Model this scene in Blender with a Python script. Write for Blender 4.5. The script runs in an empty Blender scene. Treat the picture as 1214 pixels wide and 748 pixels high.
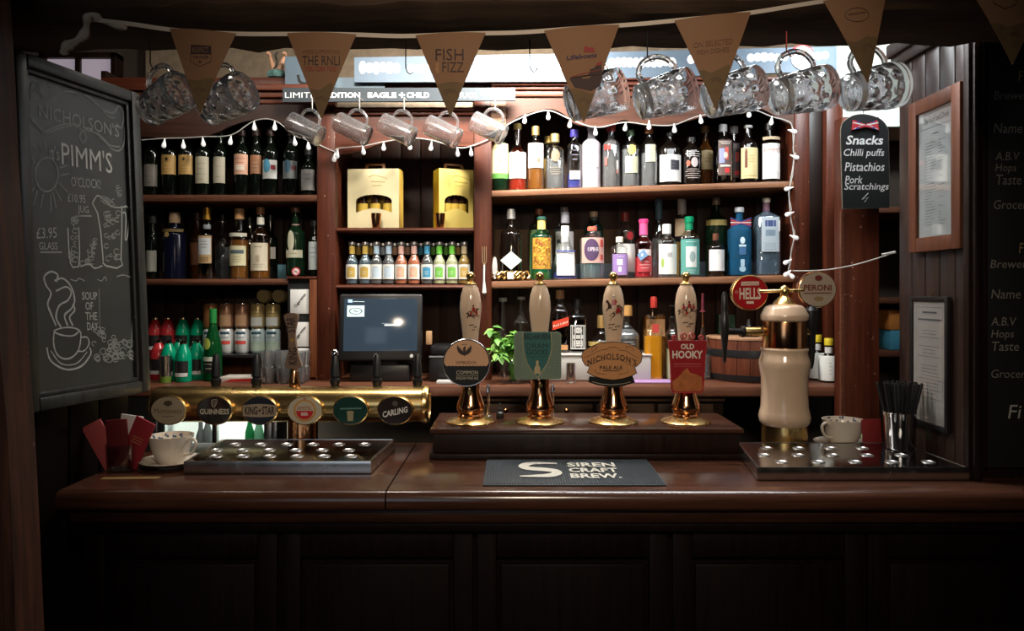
import bpy, bmesh, math, random
from math import pi, sin, cos, radians as RAD
random.seed(7)
SC = bpy.context.scene
COL = SC.collection
F = 900.0                                    # focal length in pixels of the 1214 px wide frame

# ------------------------------------------------------------------ camera
cam_d = bpy.data.cameras.new('camera'); cam = bpy.data.objects.new('camera', cam_d); COL.objects.link(cam)
cam.location = (0, 0, 1.6); cam.rotation_euler = (pi/2, 0, 0)
cam_d.sensor_width = 36; cam_d.lens = 36*F/1214; cam_d.shift_y = -29/1214; cam_d.clip_start = .05
SC.camera = cam
# ------------------------------------------------------------------ world, lamps, exposure
wd = bpy.data.worlds.new('world'); SC.world = wd; wd.use_nodes = True
wd.node_tree.nodes['Background'].inputs[0].default_value = (.55, .65, .8, 1)
wd.node_tree.nodes['Background'].inputs[1].default_value = .02
def area(name, loc, target, sx, sy, power, col, spread=180):
    l = bpy.data.lights.new(name, 'AREA'); l.shape = 'RECTANGLE'; l.size = sx; l.size_y = sy
    l.energy = power; l.color = col; l.spread = RAD(spread)
    o = bpy.data.objects.new(name, l); COL.objects.link(o); o.location = loc
    from mathutils import Vector
    o.rotation_euler = (Vector(target)-Vector(loc)).to_track_quat('-Z', 'Y').to_euler()
    return o
area('bar_lamp_main', (.03, 2.70, 2.585), (.05, 3.2, 2.05), .24, .10, 25, (1, .93, .84))
area('plaster_fill_right', (1.28, 2.62, 2.60), (1.42, 3.2, 2.42), .20, .10, 7, (.90, .97, 1))  # added fill that brightens the plaster patch, no fitting there
area('mug_fill_light', (.72, 2.14, 2.50), (.72, 1.82, 2.23), 1.1, .04, 22, (.92, .97, 1), 100)  # added fill behind the mugs to whiten their glass, no real fitting
area('bar_lamp_left', (-.50, 2.42, 2.60), (-.55, 3.2, 1.9), .22, .10, 10, (1, .93, .82))
area('bar_lamp_far_left', (-1.25, 2.50, 2.60), (-1.3, 3.2, 1.5), .25, .10, 2.2, (1, .9, .78))
sp_ = bpy.data.lights.new('pub_room_fill', 'SPOT'); sp_.energy = 92; sp_.color = (1, .82, .62); sp_.spot_size = RAD(70); sp_.spot_blend = 1; sp_.shadow_soft_size = .18  # added front fill, its cone narrowed so the frame edges fall dark
spo = bpy.data.objects.new('pub_room_fill', sp_); COL.objects.link(spo); spo.location = (.1, -.1, 2.5)
from mathutils import Vector
spo.rotation_euler = (Vector((.12, 2.35, 1.30))-spo.location).to_track_quat('-Z', 'Y').to_euler()
area('pub_window_light', (-.9, -1.6, 1.9), (.2, 2.2, 1.4), 1.2, 1.2, 4.5, (.75, .87, 1))
SC.view_settings.view_transform = 'Standard'; SC.view_settings.look = 'None'
SC.view_settings.exposure = 0.22; SC.view_settings.gamma = 1; SC.view_settings.use_curve_mapping = False
cy = SC.cycles
cy.max_bounces = 12; cy.transmission_bounces = 10; cy.transparent_max_bounces = 20; cy.glossy_bounces = 5; cy.diffuse_bounces = 4
cy.caustics_reflective = False; cy.caustics_refractive = False; cy.sample_clamp_indirect = 3; cy.use_denoising = True

def W(px, py, D): return ((px-607)*D/F, D, 1.6+(345-py)*D/F)
def ZB(py, D): return 1.6+(345-py)*D/F
def XB(px, D): return (px-607)*D/F

# ------------------------------------------------------------------ materials
MATS = {}
def _new(name):
    m = bpy.data.materials.new(name); m.use_nodes = True
    nt = m.node_tree; b = nt.nodes['Principled BSDF']; return m, nt, b
def mat(name, col, rough=.5, metal=0, spec=.5, emit=None, es=0, coat=0, trans=0, ior=1.45, noise=0, bump=0, nscale=40):
    if name in MATS: return MATS[name]
    m, nt, b = _new(name)
    b.inputs['Base Color'].default_value = (*col, 1); b.inputs['Roughness'].default_value = rough
    b.inputs['Metallic'].default_value = metal; b.inputs['Specular IOR Level'].default_value = spec
    b.inputs['Coat Weight'].default_value = coat; b.inputs['Transmission Weight'].default_value = trans
    b.inputs['IOR'].default_value = ior
    if emit: b.inputs['Emission Color'].default_value = (*emit, 1); b.inputs['Emission Strength'].default_value = es
    if noise or bump:
        tc = nt.nodes.new('ShaderNodeTexCoord'); n = nt.nodes.new('ShaderNodeTexNoise')
        n.inputs['Scale'].default_value = nscale; n.inputs['Detail'].default_value = 4
        nt.links.new(tc.outputs['Object'], n.inputs['Vector'])
        if noise:
            mx = nt.nodes.new('ShaderNodeMix'); mx.data_type = 'RGBA'; mx.inputs[6].default_value = (*[c*(1-noise) for c in col], 1)
            mx.inputs[7].default_value = (*[min(1, c*(1+noise)) for c in col], 1)
            nt.links.new(n.outputs['Fac'], mx.inputs[0]); nt.links.new(mx.outputs[2], b.inputs['Base Color'])
            mr = nt.nodes.new('ShaderNodeMapRange'); mr.inputs[3].default_value = max(.03, rough-.08); mr.inputs[4].default_value = min(1, rough+.12)
            nt.links.new(n.outputs['Fac'], mr.inputs[0]); nt.links.new(mr.outputs[0], b.inputs['Roughness'])
        if bump:
            bp = nt.nodes.new('ShaderNodeBump'); bp.inputs['Strength'].default_value = bump; bp.inputs['Distance'].default_value = .002
            nt.links.new(n.outputs['Fac'], bp.inputs['Height']); nt.links.new(bp.outputs[0], b.inputs['Normal'])
    MATS[name] = m; return m
def wood(name, dark, light, axis='z', scale=9, rough=.35, wear=None, bump=.25, coat=0, spec=.3):
    if name in MATS: return MATS[name]
    m, nt, b = _new(name)
    tc = nt.nodes.new('ShaderNodeTexCoord'); mp = nt.nodes.new('ShaderNodeMapping')
    s = [scale*7]*3; s['xyz'.index(axis)] = scale*.35
    mp.inputs['Scale'].default_value = s
    oi = nt.nodes.new('ShaderNodeObjectInfo'); sc = nt.nodes.new('ShaderNodeVectorMath'); sc.operation = 'SCALE'
    cx = nt.nodes.new('ShaderNodeCombineXYZ')
    for k in range(3): nt.links.new(oi.outputs['Random'], cx.inputs[k])
    nt.links.new(cx.outputs[0], sc.inputs[0]); sc.inputs['Scale'].default_value = 9
    ad = nt.nodes.new('ShaderNodeVectorMath'); nt.links.new(tc.outputs['Object'], ad.inputs[0]); nt.links.new(sc.outputs[0], ad.inputs[1])
    nt.links.new(ad.outputs[0], mp.inputs['Vector'])
    n = nt.nodes.new('ShaderNodeTexNoise'); n.inputs['Scale'].default_value = 1; n.inputs['Detail'].default_value = 6; n.inputs['Roughness'].default_value = .65
    nt.links.new(mp.outputs[0], n.inputs['Vector'])
    cr = nt.nodes.new('ShaderNodeValToRGB'); cr.color_ramp.elements[0].position = .3; cr.color_ramp.elements[1].position = .72
    cr.color_ramp.elements[0].color = (*dark, 1); cr.color_ramp.elements[1].color = (*light, 1)
    nt.links.new(n.outputs['Fac'], cr.inputs[0])
    last = cr.outputs[0]
    if wear:
        n2 = nt.nodes.new('ShaderNodeTexNoise'); n2.inputs['Scale'].default_value = 55; n2.inputs['Detail'].default_value = 3
        nt.links.new(ad.outputs[0], n2.inputs['Vector'])
        c2 = nt.nodes.new('ShaderNodeValToRGB'); c2.color_ramp.elements[0].position = .70; c2.color_ramp.elements[1].position = .76
        nt.links.new(n2.outputs['Fac'], c2.inputs[0])
        mx = nt.nodes.new('ShaderNodeMix'); mx.data_type = 'RGBA'; mx.inputs[7].default_value = (*wear, 1)
        nt.links.new(c2.outputs[0], mx.inputs[0]); nt.links.new(last, mx.inputs[6]); last = mx.outputs[2]
    b.inputs['Specular IOR Level'].default_value = spec
    nt.links.new(last, b.inputs['Base Color'])
    mr = nt.nodes.new('ShaderNodeMapRange'); mr.inputs[3].default_value = max(.05, rough-.1); mr.inputs[4].default_value = rough+.15
    nt.links.new(n.outputs['Fac'], mr.inputs[0]); nt.links.new(mr.outputs[0], b.inputs['Roughness'])
    b.inputs['Coat Weight'].default_value = coat; b.inputs['Coat Roughness'].default_value = .15
    bp = nt.nodes.new('ShaderNodeBump'); bp.inputs['Strength'].default_value = bump; bp.inputs['Distance'].default_value = .002
    nt.links.new(n.outputs['Fac'], bp.inputs['Height']); nt.links.new(bp.outputs[0], b.inputs['Normal'])
    MATS[name] = m; return m
def thin_glass(name, tint, gl=.9):
    if name in MATS: return MATS[name]
    m = bpy.data.materials.new(name); m.use_nodes = True; nt = m.node_tree; nt.nodes.clear()
    out = nt.nodes.new('ShaderNodeOutputMaterial'); mx = nt.nodes.new('ShaderNodeMixShader')
    tr = nt.nodes.new('ShaderNodeBsdfTransparent'); tr.inputs[0].default_value = (*tint, 1)
    g = nt.nodes.new('ShaderNodeBsdfGlossy'); g.inputs['Roughness'].default_value = .04; g.inputs[0].default_value = (1, 1, 1, 1)
    lw = nt.nodes.new('ShaderNodeLayerWeight'); lw.inputs['Blend'].default_value = .35
    mu = nt.nodes.new('ShaderNodeMath'); mu.operation = 'MULTIPLY_ADD'; mu.inputs[1].default_value = .55*gl; mu.inputs[2].default_value = .06
    nt.links.new(lw.outputs['Facing'], mu.inputs[0]); nt.links.new(mu.outputs[0], mx.inputs[0])
    nt.links.new(tr.outputs[0], mx.inputs[1]); nt.links.new(g.outputs[0], mx.inputs[2]); nt.links.new(mx.outputs[0], out.inputs[0])
    MATS[name] = m; return m
def refr(name, col, ior=1.33, rough=.02): return mat(name, col, rough, trans=1, ior=ior)

M_dark = wood('dark_wood', (.006, .0028, .0018), (.020, .008, .0045), rough=.4)
M_darkx = wood('dark_wood_x', (.014, .006, .004), (.045, .017, .009), axis='x', rough=.3)
M_red = wood('red_wood', (.040, .0085, .004), (.115, .028, .012), rough=.4, wear=(.42, .27, .18))
M_redx = wood('red_wood_x', (.045, .010, .005), (.125, .033, .015), axis='x', rough=.4)
M_plank = wood('plank_wood', (.014, .0055, .003), (.050, .018, .009), rough=.55)
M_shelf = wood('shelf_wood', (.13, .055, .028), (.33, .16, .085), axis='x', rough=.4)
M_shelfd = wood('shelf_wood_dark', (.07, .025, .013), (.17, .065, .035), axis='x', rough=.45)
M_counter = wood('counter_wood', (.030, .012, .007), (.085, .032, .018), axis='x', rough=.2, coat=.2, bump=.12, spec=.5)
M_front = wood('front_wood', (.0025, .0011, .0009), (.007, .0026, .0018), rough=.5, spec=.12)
M_beam = wood('beam_wood', (.018, .011, .007), (.085, .050, .030), axis='x', scale=5, rough=.85, bump=1)
M_post = wood('old_post', (.02, .008, .005), (.13, .045, .022), rough=.6, wear=(.16, .07, .035), bump=.6)
M_black = mat('black_plastic', (.012, .012, .013), .35)
M_blackm = mat('black_matte', (.006, .006, .006), .8)
M_brass = mat('brass', (.80, .55, .22), .24, metal=1, noise=.12, nscale=9)
M_copper = mat('copper_brass', (.72, .36, .17), .14, metal=1, noise=.1, nscale=9)
M_steel = mat('steel', (.62, .62, .62), .22, metal=1, noise=.06, nscale=25)
M_chrome = mat('chrome', (.85, .85, .85), .08, metal=1)
M_cream = mat('cream_ceramic', (.66, .49, .35), .14, coat=.4)
M_white = mat('white_paint', (.8, .8, .78), .5)
M_paper = mat('white_paper', (.74, .74, .72), .75)
M_chalk = mat('chalk', (.62, .63, .60), .95)
M_chalkdim = mat('chalk_dim', (.28, .30, .28), .95)
M_slate = mat('slate_board', (.034, .038, .035), .42, noise=.35, nscale=9)
M_ink = mat('black_ink', (.01, .01, .01), .6)
M_grey = mat('grey_print', (.25, .25, .26), .7)
M_red_p = mat('red_print', (.45, .02, .02), .5)
M_cord = mat('white_cord', (.42, .42, .40), .5)
def lamplit(name, k):  # clear glass with white diffuse mixed in, imitating lamplight caught by it
    m = bpy.data.materials.new(name); m.use_nodes = True; nt = m.node_tree; nt.nodes.clear()
    out = nt.nodes.new('ShaderNodeOutputMaterial'); g = nt.nodes.new('ShaderNodeBsdfGlass'); g.inputs['IOR'].default_value = 1.42; g.inputs['Roughness'].default_value = 0; g.inputs[0].default_value = (1, 1, 1, 1)
    tr = nt.nodes.new('ShaderNodeBsdfTranslucent'); tr.inputs[0].default_value = (.92, .96, 1, 1); df = nt.nodes.new('ShaderNodeBsdfDiffuse'); df.inputs[0].default_value = (.8, .84, .88, 1)
    m1 = nt.nodes.new('ShaderNodeMixShader'); m1.inputs[0].default_value = .35; nt.links.new(tr.outputs[0], m1.inputs[1]); nt.links.new(df.outputs[0], m1.inputs[2])
    gl = nt.nodes.new('ShaderNodeBsdfGlossy'); gl.inputs['Roughness'].default_value = .22
    m3 = nt.nodes.new('ShaderNodeMixShader'); m3.inputs[0].default_value = .45; nt.links.new(m1.outputs[0], m3.inputs[1]); nt.links.new(gl.outputs[0], m3.inputs[2])
    m2 = nt.nodes.new('ShaderNodeMixShader'); m2.inputs[0].default_value = k; nt.links.new(g.outputs[0], m2.inputs[1]); nt.links.new(m3.outputs[0], m2.inputs[2]); nt.links.new(m2.outputs[0], out.inputs[0]); return m
M_glass = lamplit('lamplit_glass', .20)
M_thin = thin_glass('bottle_glass_clear', (.95, .97, .97))

# ------------------------------------------------------------------ mesh builder
def sm(mesh, ang=35):
    mesh.polygons.foreach_set('use_smooth', [True]*len(mesh.polygons))
    mesh.set_sharp_from_angle(angle=RAD(ang)); mesh.update()
class MB:
    def __init__(s): s.v = []; s.f = []
    def add(s, vs, fs):
        n = len(s.v); s.v += [tuple(v) for v in vs]; s.f += [tuple(i+n for i in f) for f in fs]; return s
    def box(s, x0, x1, y0, y1, z0, z1, b=0):
        if b <= 0:
            v = [(x, y, z) for x in (x0, x1) for y in (y0, y1) for z in (z0, z1)]
            return s.add(v, [(0, 1, 3, 2), (4, 6, 7, 5), (0, 4, 5, 1), (2, 3, 7, 6), (0, 2, 6, 4), (1, 5, 7, 3)])
        bm = bmesh.new(); bmesh.ops.create_cube(bm, size=1)
        for v in bm.verts:
            v.co = ((x0+x1)/2+v.co.x*(x1-x0), (y0+y1)/2+v.co.y*(y1-y0), (z0+z1)/2+v.co.z*(z1-z0))
        bmesh.ops.bevel(bm, geom=bm.edges[:], offset=b, segments=2, profile=.5, affect='EDGES')
        bm.verts.index_update(); s.add([v.co[:] for v in bm.verts], [[v.index for v in f.verts] for f in bm.faces]); bm.free(); return s
    def loft(s, rings, cap0=True, cap1=True, closed=True):
        n = len(rings[0]); b = len(s.v)
        for r in rings: s.v += [tuple(p) for p in r]
        m = n if closed else n-1
        for k in range(len(rings)-1):
            for i in range(m):
                j = (i+1) % n; s.f.append((b+k*n+i, b+k*n+j, b+(k+1)*n+j, b+(k+1)*n+i))
        if cap0: s.f.append(tuple(b+i for i in reversed(range(n))))
        if cap1: s.f.append(tuple(b+(len(rings)-1)*n+i for i in range(n)))
        return s
    def lathe(s, prof, seg=20, c=(0, 0, 0), sq=2, axis='z', cap0=True, cap1=True, dimple=None):
        rings = []
        for p in prof:
            r, z = p[0], p[1]; n = p[2] if len(p) > 2 else sq
            ring = []
            for i in range(seg):
                t = 2*pi*(i+.5)/seg; k = 1
                if n != 2: k = 1/((abs(cos(t))**n+abs(sin(t))**n)**(1/n))
                rr = max(r, 1e-5)*k
                if dimple: rr += dimple(t, z)
                a, bb = rr*cos(t), rr*sin(t)
                q = (a, bb, z) if axis == 'z' else ((z, a, bb) if axis == 'x' else (a, z, bb) if axis == 'y' else None)
                ring.append((q[0]+c[0], q[1]+c[1], q[2]+c[2]))
            rings.append(ring)
        if axis == 'y': rings = [list(reversed(r)) for r in rings]
        return s.loft(rings, cap0, cap1)
    def tube(s, pts, r, seg=8, cap=True):
        from mathutils import Vector
        P = [Vector(p) for p in pts]; rings = []; N = None
        for i, p in enumerate(P):
            d = (P[min(i+1, len(P)-1)]-P[max(i-1, 0)])
            if d.length < 1e-9: d = Vector((0, 0, 1))
            d.normalize()
            if N is None:
                N = d.orthogonal().normalized()
            else:
                N = (N-d*N.dot(d)); N = N.normalized() if N.length > 1e-6 else d.orthogonal().normalized()
            B = d.cross(N); rr = r[i] if isinstance(r, (list, tuple)) else r
            rings.append([tuple(p+(N*cos(2*pi*k/seg)+B*sin(2*pi*k/seg))*rr) for k in range(seg)])
        return s.loft(rings, cap, cap)
    def prism(s, pts, y0, y1):               # outline in x,z (any winding), extruded in y; y0 = front
        a = sum(pts[i][0]*pts[(i+1) % len(pts)][1]-pts[(i+1) % len(pts)][0]*pts[i][1] for i in range(len(pts)))
        if a < 0: pts = pts[::-1]
        n = len(pts); v = [(p[0], y0, p[1]) for p in pts]+[(p[0], y1, p[1]) for p in pts]
        f = [tuple(range(n)), tuple(reversed(range(n, 2*n)))]+[(i, i+n, (i+1) % n+n, (i+1) % n) for i in range(n)]
        return s.add(v, f)
    def flat(s, pts, y=0):                   # single face in x,z facing -y
        a = sum(pts[i][0]*pts[(i+1) % len(pts)][1]-pts[(i+1) % len(pts)][0]*pts[i][1] for i in range(len(pts)))
        if a < 0: pts = pts[::-1]
        return s.add([(p[0], y, p[1]) for p in pts], [tuple(range(len(pts)))])
    def stroke(s, pts, w, y=0):              # ribbon line in x,z
        L = []; R = []
        for i, p in enumerate(pts):
            a = pts[max(i-1, 0)]; b = pts[min(i+1, len(pts)-1)]
            dx, dz = b[0]-a[0], b[1]-a[1]; l = math.hypot(dx, dz) or 1; ww = w*(.8+.4*random.random())/2
            L.append((p[0]-dz/l*ww, y, p[1]+dx/l*ww)); R.append((p[0]+dz/l*ww, y, p[1]-dx/l*ww))
        n = len(pts); return s.add(L+R, [(i, n+i, n+i+1, i+1) for i in range(n-1)])
    def text(s, t, x0, x1, z0, z1, y=0, bold=0, shear=0, rot=0, warp=None, keep=False, sp=1):
        if 'M' in t: bold = 0
        key = (t, bold, shear, sp)
        if key not in TXT:
            c = bpy.data.curves.new('lettering', 'FONT'); c.body = t; c.resolution_u = 2; c.offset = bold; c.shear = shear; c.fill_mode = 'FRONT'; c.space_character = sp
            o = bpy.data.objects.new('lettering', c); COL.objects.link(o); dg = bpy.context.evaluated_depsgraph_get()
            me = bpy.data.meshes.new_from_object(o.evaluated_get(dg))
            TXT[key] = ([v.co[:] for v in me.vertices], [tuple(p.vertices) for p in me.polygons])
            bpy.data.objects.remove(o); bpy.data.curves.remove(c); bpy.data.meshes.remove(me)
        vs, fs = TXT[key]
        if not vs: return s
        a0 = min(v[0] for v in vs); a1 = max(v[0] for v in vs); b0 = min(v[1] for v in vs); b1 = max(v[1] for v in vs)
        w, h = x1-x0, z1-z0
        if rot == 90: w, h = h, w
        sx, sz = w/(a1-a0), h/(b1-b0)
        if keep: sx = sz = min(sx, sz)
        out = []
        for v in vs:
            x = (v[0]-(a0+a1)/2)*sx; z = (v[1]-(b0+b1)/2)*sz
            if rot == 90: x, z = -z, x
            elif rot: a = RAD(rot); x, z = x*cos(a)-z*sin(a), x*sin(a)+z*cos(a)
            x += (x0+x1)/2; z += (z0+z1)/2
            out.append(warp(x, z) if warp else (x, y, z))
        return s.add(out, fs)
    def tr(s, f): s.v = [tuple(f(*v)) for v in s.v]; return s
    def build(s, name, m, parent=None, smooth=True, loc=None, rot=None, label=None, ang=35):
        me = bpy.data.meshes.new(name); me.from_pydata(s.v, [], s.f); me.validate()
        if isinstance(m, (list, tuple)):
            for k in m: me.materials.append(k)
        else: me.materials.append(m)
        if smooth: sm(me, ang)
        o = bpy.data.objects.new(name, me); COL.objects.link(o)
        if loc: o.location = loc
        if rot: o.rotation_euler = rot
        if parent: o.parent = parent
        if label: o['label'] = label
        return o
TXT = {}
def fixn(o):                                 # outward normals
    bm = bmesh.new(); bm.from_mesh(o.data); bmesh.ops.recalc_face_normals(bm, faces=bm.faces[:]); bm.to_mesh(o.data); bm.free(); return o
def thing(name, label, cat, loc=(0, 0, 0), rz=0, group=None, rot=None):
    o = bpy.data.objects.new(name, None); COL.objects.link(o); o.location = loc
    o.rotation_euler = rot or (0, 0, rz); o.empty_display_size = .05
    o['label'] = label; o['category'] = cat
    if group: o['group'] = group
    return o
def tag(o, label, cat, group=None):
    o['label'] = label; o['category'] = cat
    if group: o['group'] = group
    return o
def struct(name, mb, m, **k):
    o = mb.build(name, m, **k); o['kind'] = 'structure'; return o
def copy_part(o, parent, loc, rot=None):
    c = o.copy(); COL.objects.link(c); c.parent = parent; c.location = loc
    if rot: c.rotation_euler = rot
    return c
def circle(cx, cz, rx, rz=None, n=28, a0=0, a1=360):
    rz = rz or rx; k = n if a1-a0 >= 360 else n+1
    return [(cx+rx*cos(RAD(a0+(a1-a0)*i/n)), cz+rz*sin(RAD(a0+(a1-a0)*i/n))) for i in range(k)]
def spline(pts, n=6):
    out = []
    for i in range(len(pts)-1):
        p0 = pts[max(i-1, 0)]; p1 = pts[i]; p2 = pts[i+1]; p3 = pts[min(i+2, len(pts)-1)]
        for k in range(n):
            t = k/n
            out.append(tuple(.5*((2*b)+(-a+c)*t+(2*a-5*b+4*c-d)*t*t+(-a+3*b-3*c+d)*t**3) for a, b, c, d in zip(p0, p1, p2, p3)))
    out.append(tuple(pts[-1])); return out
# ================================================================== THE SETTING
struct('floor', MB().box(-2.4, 2.9, -2.2, 3.7, -.05, 0), wood('floor_boards', (.02, .012, .008), (.06, .035, .02), axis='y', rough=.5))
struct('ceiling', MB().box(-2.4, 2.9, -2.2, 3.7, 2.8, 2.85), mat('ceiling_paint', (.05, .035, .025), .9, noise=.3, nscale=4))
struct('wall_back', MB().box(-2.4, 2.9, 3.5, 3.6, 0, 2.8), mat('plaster_dark', (.06, .045, .035), .9, noise=.3, nscale=6, bump=.4))
struct('wall_front', MB().box(-2.4, 2.9, -2.3, -2.2, 0, 2.8), mat('pub_wall', (.10, .05, .03), .8, noise=.2, nscale=6))
struct('wall_west', MB().box(-2.45, -2.35, -2.2, 3.6, 0, 2.8), MATS['plaster_dark'])
struct('wall_east', MB().box(2.85, 2.95, -2.2, 3.6, 0, 2.8), MATS['plaster_dark'])
# beam above the bar: a rough log, slightly climbing to the right
random.seed(3)
mb = MB(); rings = []
for i in range(60):
    x = -1.6+i*.068; k = (x+1.6)/4
    zb = 2.205+.035*k; dz = [random.uniform(-.007, .007) for _ in range(6)]
    rings.append([(x, 1.72, zb+.012+dz[0]), (x, 1.80, zb-.004+dz[1]), (x, 1.87, zb+dz[2]), (x, 1.94, zb+.002+dz[3]), (x, 1.965, zb+.03+dz[4]),
                  (x, 1.97, zb+.20), (x, 1.95, 2.80), (x, 1.72, 2.80), (x, 1.705, zb+.10), (x, 1.70, zb+.03+dz[5])])
beam = struct('wall_beam', mb.loft(rings), M_beam); fixn(beam)
# left partition, splayed, of vertical boards
Lp0, Lp1 = (-1.318, 1.62), (-1.163, 2.30)
lang = math.atan2(Lp1[0]-Lp0[0], Lp1[1]-Lp0[1]); llen = math.hypot(Lp1[0]-Lp0[0], Lp1[1]-Lp0[1])
wl = struct('wall_left', MB().box(-.05, 0, 0, llen, 0, 2.16), M_front, loc=(Lp0[0], Lp0[1], 0), rot=(0, 0, -lang))
pm = MB().box(0, .012, .002, .106, 0, 2.155, .003)
first = None
for k in range(6):
    if first is None: first = pm.build('board', M_front, wl); first.location = (0, .02, 0)
    else: copy_part(first, wl, (0, .02+k*.11, 0))
# leaning old post on the near left
mb = MB(); rings = []
for i in range(16):
    z = 2.79*i/15; x1 = -.985-.072*(z-.9)/1.3 if z > 0 else -.94; j = random.uniform(-.004, .004)
    rings.append([(x1-.22, 1.50, z), (x1-.012+j, 1.50, z), (x1+j, 1.512, z), (x1+j*.6, 1.60, z), (x1-.22, 1.60, z)])
struct('wall_left_post', mb.loft(rings), M_post)
# right partition: tongue-and-groove boards facing the bar opening, cornice on top
wr = struct('wall_right', MB().box(1.242, 1.29, 2.031, 2.42, 0, 2.36), M_dark)
pm = MB().box(1.228, 1.242, .0015, .0745, 0, 2.345, .004); first = None
Mrp = wood('right_boards', (.016, .010, .009), (.050, .026, .019), rough=.33)
for k in range(5):
    if first is None: first = pm.build('board', Mrp, wr); first.location = (0, 2.03+k*.076, 0)
    else: copy_part(first, wr, (0, 2.03+k*.076, 0))
MB().box(1.205, 1.30, 2.0, 2.45, 2.345, 2.39, .006).build('cornice', M_dark, wr)
MB().box(1.215, 1.30, 2.01, 2.44, 2.31, 2.35, .004).build('moulding', M_dark, wr)
mb = MB().box(1.205, 1.246, 2.004, 2.030, 1.1005, 2.80, .004); mb.box(1.214, 1.236, 1.992, 2.006, 1.1005, 2.80, .006)
struct('trim_1', mb, M_dark)
struct('wall_right_front', MB().box(1.29, 2.85, 2.031, 2.10, 1.1, 2.8), M_dark)
# small internal window above the chalkboard, far left
wn = struct('window_1', MB().box(-2.12, -1.81, 3.455, 3.47, 2.42, 2.66), mat('window_pale', (.3, .27, .3), .3, emit=(.62, .52, .62), es=.30))
for a, b2, c, d in ((-2.14, -1.79, 2.40, 2.425), (-2.14, -1.79, 2.655, 2.68), (-2.14, -2.115, 2.4, 2.68), (-1.815, -1.79, 2.4, 2.68)):
    MB().box(a, b2, 3.43, 3.50, c, d, .003).build('frame', M_dark, wn)
for x in (-1.97,): MB().box(x-.012, x+.012, 3.44, 3.47, 2.42, 2.66, .002).build('glazing_bar', M_dark, wn)

# ================================================================== BAR COUNTER
bc = thing('bar_counter', 'long dark polished wooden bar counter with panelled front across the foreground', 'counter', (0, 1.9, 0))
def slab(x0, x1, n):
    rings = []                               # nosed front edge profile in y,z
    prof = [(0, 1.050), (-.008, 1.056), (-.012, 1.066), (-.010, 1.084), (-.002, 1.095), (.010, 1.0995), (.60, 1.1), (.60, 1.05)]
    mb = MB(); mb.loft([[(x, y, z) for y, z in prof] for x in (x0+.002, x0+.004, x1-.004, x1-.002)])
    return fixn(mb.build(n, M_counter, bc))
slab(-1.14, -.315, 'counter_slab'); slab(-.315, 2.84, 'counter_slab')
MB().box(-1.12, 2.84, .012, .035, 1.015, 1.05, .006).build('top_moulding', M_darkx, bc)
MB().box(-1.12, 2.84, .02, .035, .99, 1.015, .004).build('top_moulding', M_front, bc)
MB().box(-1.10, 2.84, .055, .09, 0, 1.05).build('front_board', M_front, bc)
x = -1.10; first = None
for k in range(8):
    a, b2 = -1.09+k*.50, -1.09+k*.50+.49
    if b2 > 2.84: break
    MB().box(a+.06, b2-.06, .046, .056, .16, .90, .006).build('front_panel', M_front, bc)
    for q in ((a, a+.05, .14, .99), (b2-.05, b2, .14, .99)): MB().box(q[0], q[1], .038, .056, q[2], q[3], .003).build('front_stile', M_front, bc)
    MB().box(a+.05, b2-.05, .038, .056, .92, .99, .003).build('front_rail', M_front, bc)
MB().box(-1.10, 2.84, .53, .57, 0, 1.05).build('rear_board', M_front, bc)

# ================================================================== BACK BAR UNIT
D0 = 3.10
bb = thing('back_bar_shelving', 'tall red brown wooden shelving unit with open bays of bottles behind the bar', 'shelving', (0, D0, 0))
def bx(px0, px1, py0, py1, d=D0): return XB(px0, d), XB(px1, d), ZB(py1, d), ZB(py0, d)
def pbox(name, px0, px1, py0, py1, y0, y1, m, b=.004):
    x0, x1, z0, z1 = bx(px0, px1, py0, py1); return MB().box(x0, x1, y0, y1, z0, z1, b).build(name, m, bb)
ZW = 1.238                                   # top of the back worktop
def post(px0, px1, top, d0=-.02, m=M_red, z0=ZW):
    x0, x1, _, _ = bx(px0, px1, 300, top); z1 = ZB(top, D0)
    return MB().box(x0, x1, d0, .30, z0, z1, .006).build('post', m, bb)
post(377, 399, 105); post(562, 583, 105); post(940, 958, 100)
post(958, 976, 96, .01, M_dark); post(976, 996, 96, -.03)
xx0, xx1, _, _ = bx(160, 996, 0, 0)
MB().box(-1.66, xx1, .31, .325, ZW, 2.52).build('back_panel', M_dark, bb)
# back boards, tongue and groove
pm = MB().box(.0015, .0865, .295, .31, ZW+.002, 2.36, .004); first = None; k = 0; x = -1.64
while x < 1.12:
    if first is None: first = pm.build('back_board', M_plank, bb); first.location = (x, 0, 0)
    else: copy_part(first, bb, (x, 0, 0))
    x += .088
MB().box(-1.68, -1.655, .0, .325, ZW, 2.5, .003).build('side_panel', M_dark, bb)
# shelves: (px0,px1, lip top py left, right, thickness)
def shelf(px0, px1, yl, yr, th, m, depth=.30, rnd=.008, nose=0):
    x0, x1 = XB(px0, D0), XB(px1, D0); zl, zr = ZB(yl, D0), ZB(yr, D0)
    prof = [(nose, -th), (nose-.006, -th+.004), (nose-.009, -th*.5), (nose-.006, -.004), (nose, 0), (depth, 0), (depth, -th)]
    mb = MB(); mb.loft([[(xx, y, zz+z) for y, z in prof] for xx, zz in ((x0, zl), (x1, zr))])
    return fixn(mb.build('shelf', m, bb))
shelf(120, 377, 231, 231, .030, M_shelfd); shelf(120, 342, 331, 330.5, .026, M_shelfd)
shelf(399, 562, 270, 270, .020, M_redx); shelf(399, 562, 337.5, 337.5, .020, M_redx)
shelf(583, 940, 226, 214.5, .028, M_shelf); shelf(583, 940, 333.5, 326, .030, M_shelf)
def zc1(px): return ZB(226+(214.5-226)*(px-583)/357, D0)
def zc2(px): return ZB(333.5+(326-333.5)*(px-583)/357, D0)
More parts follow.
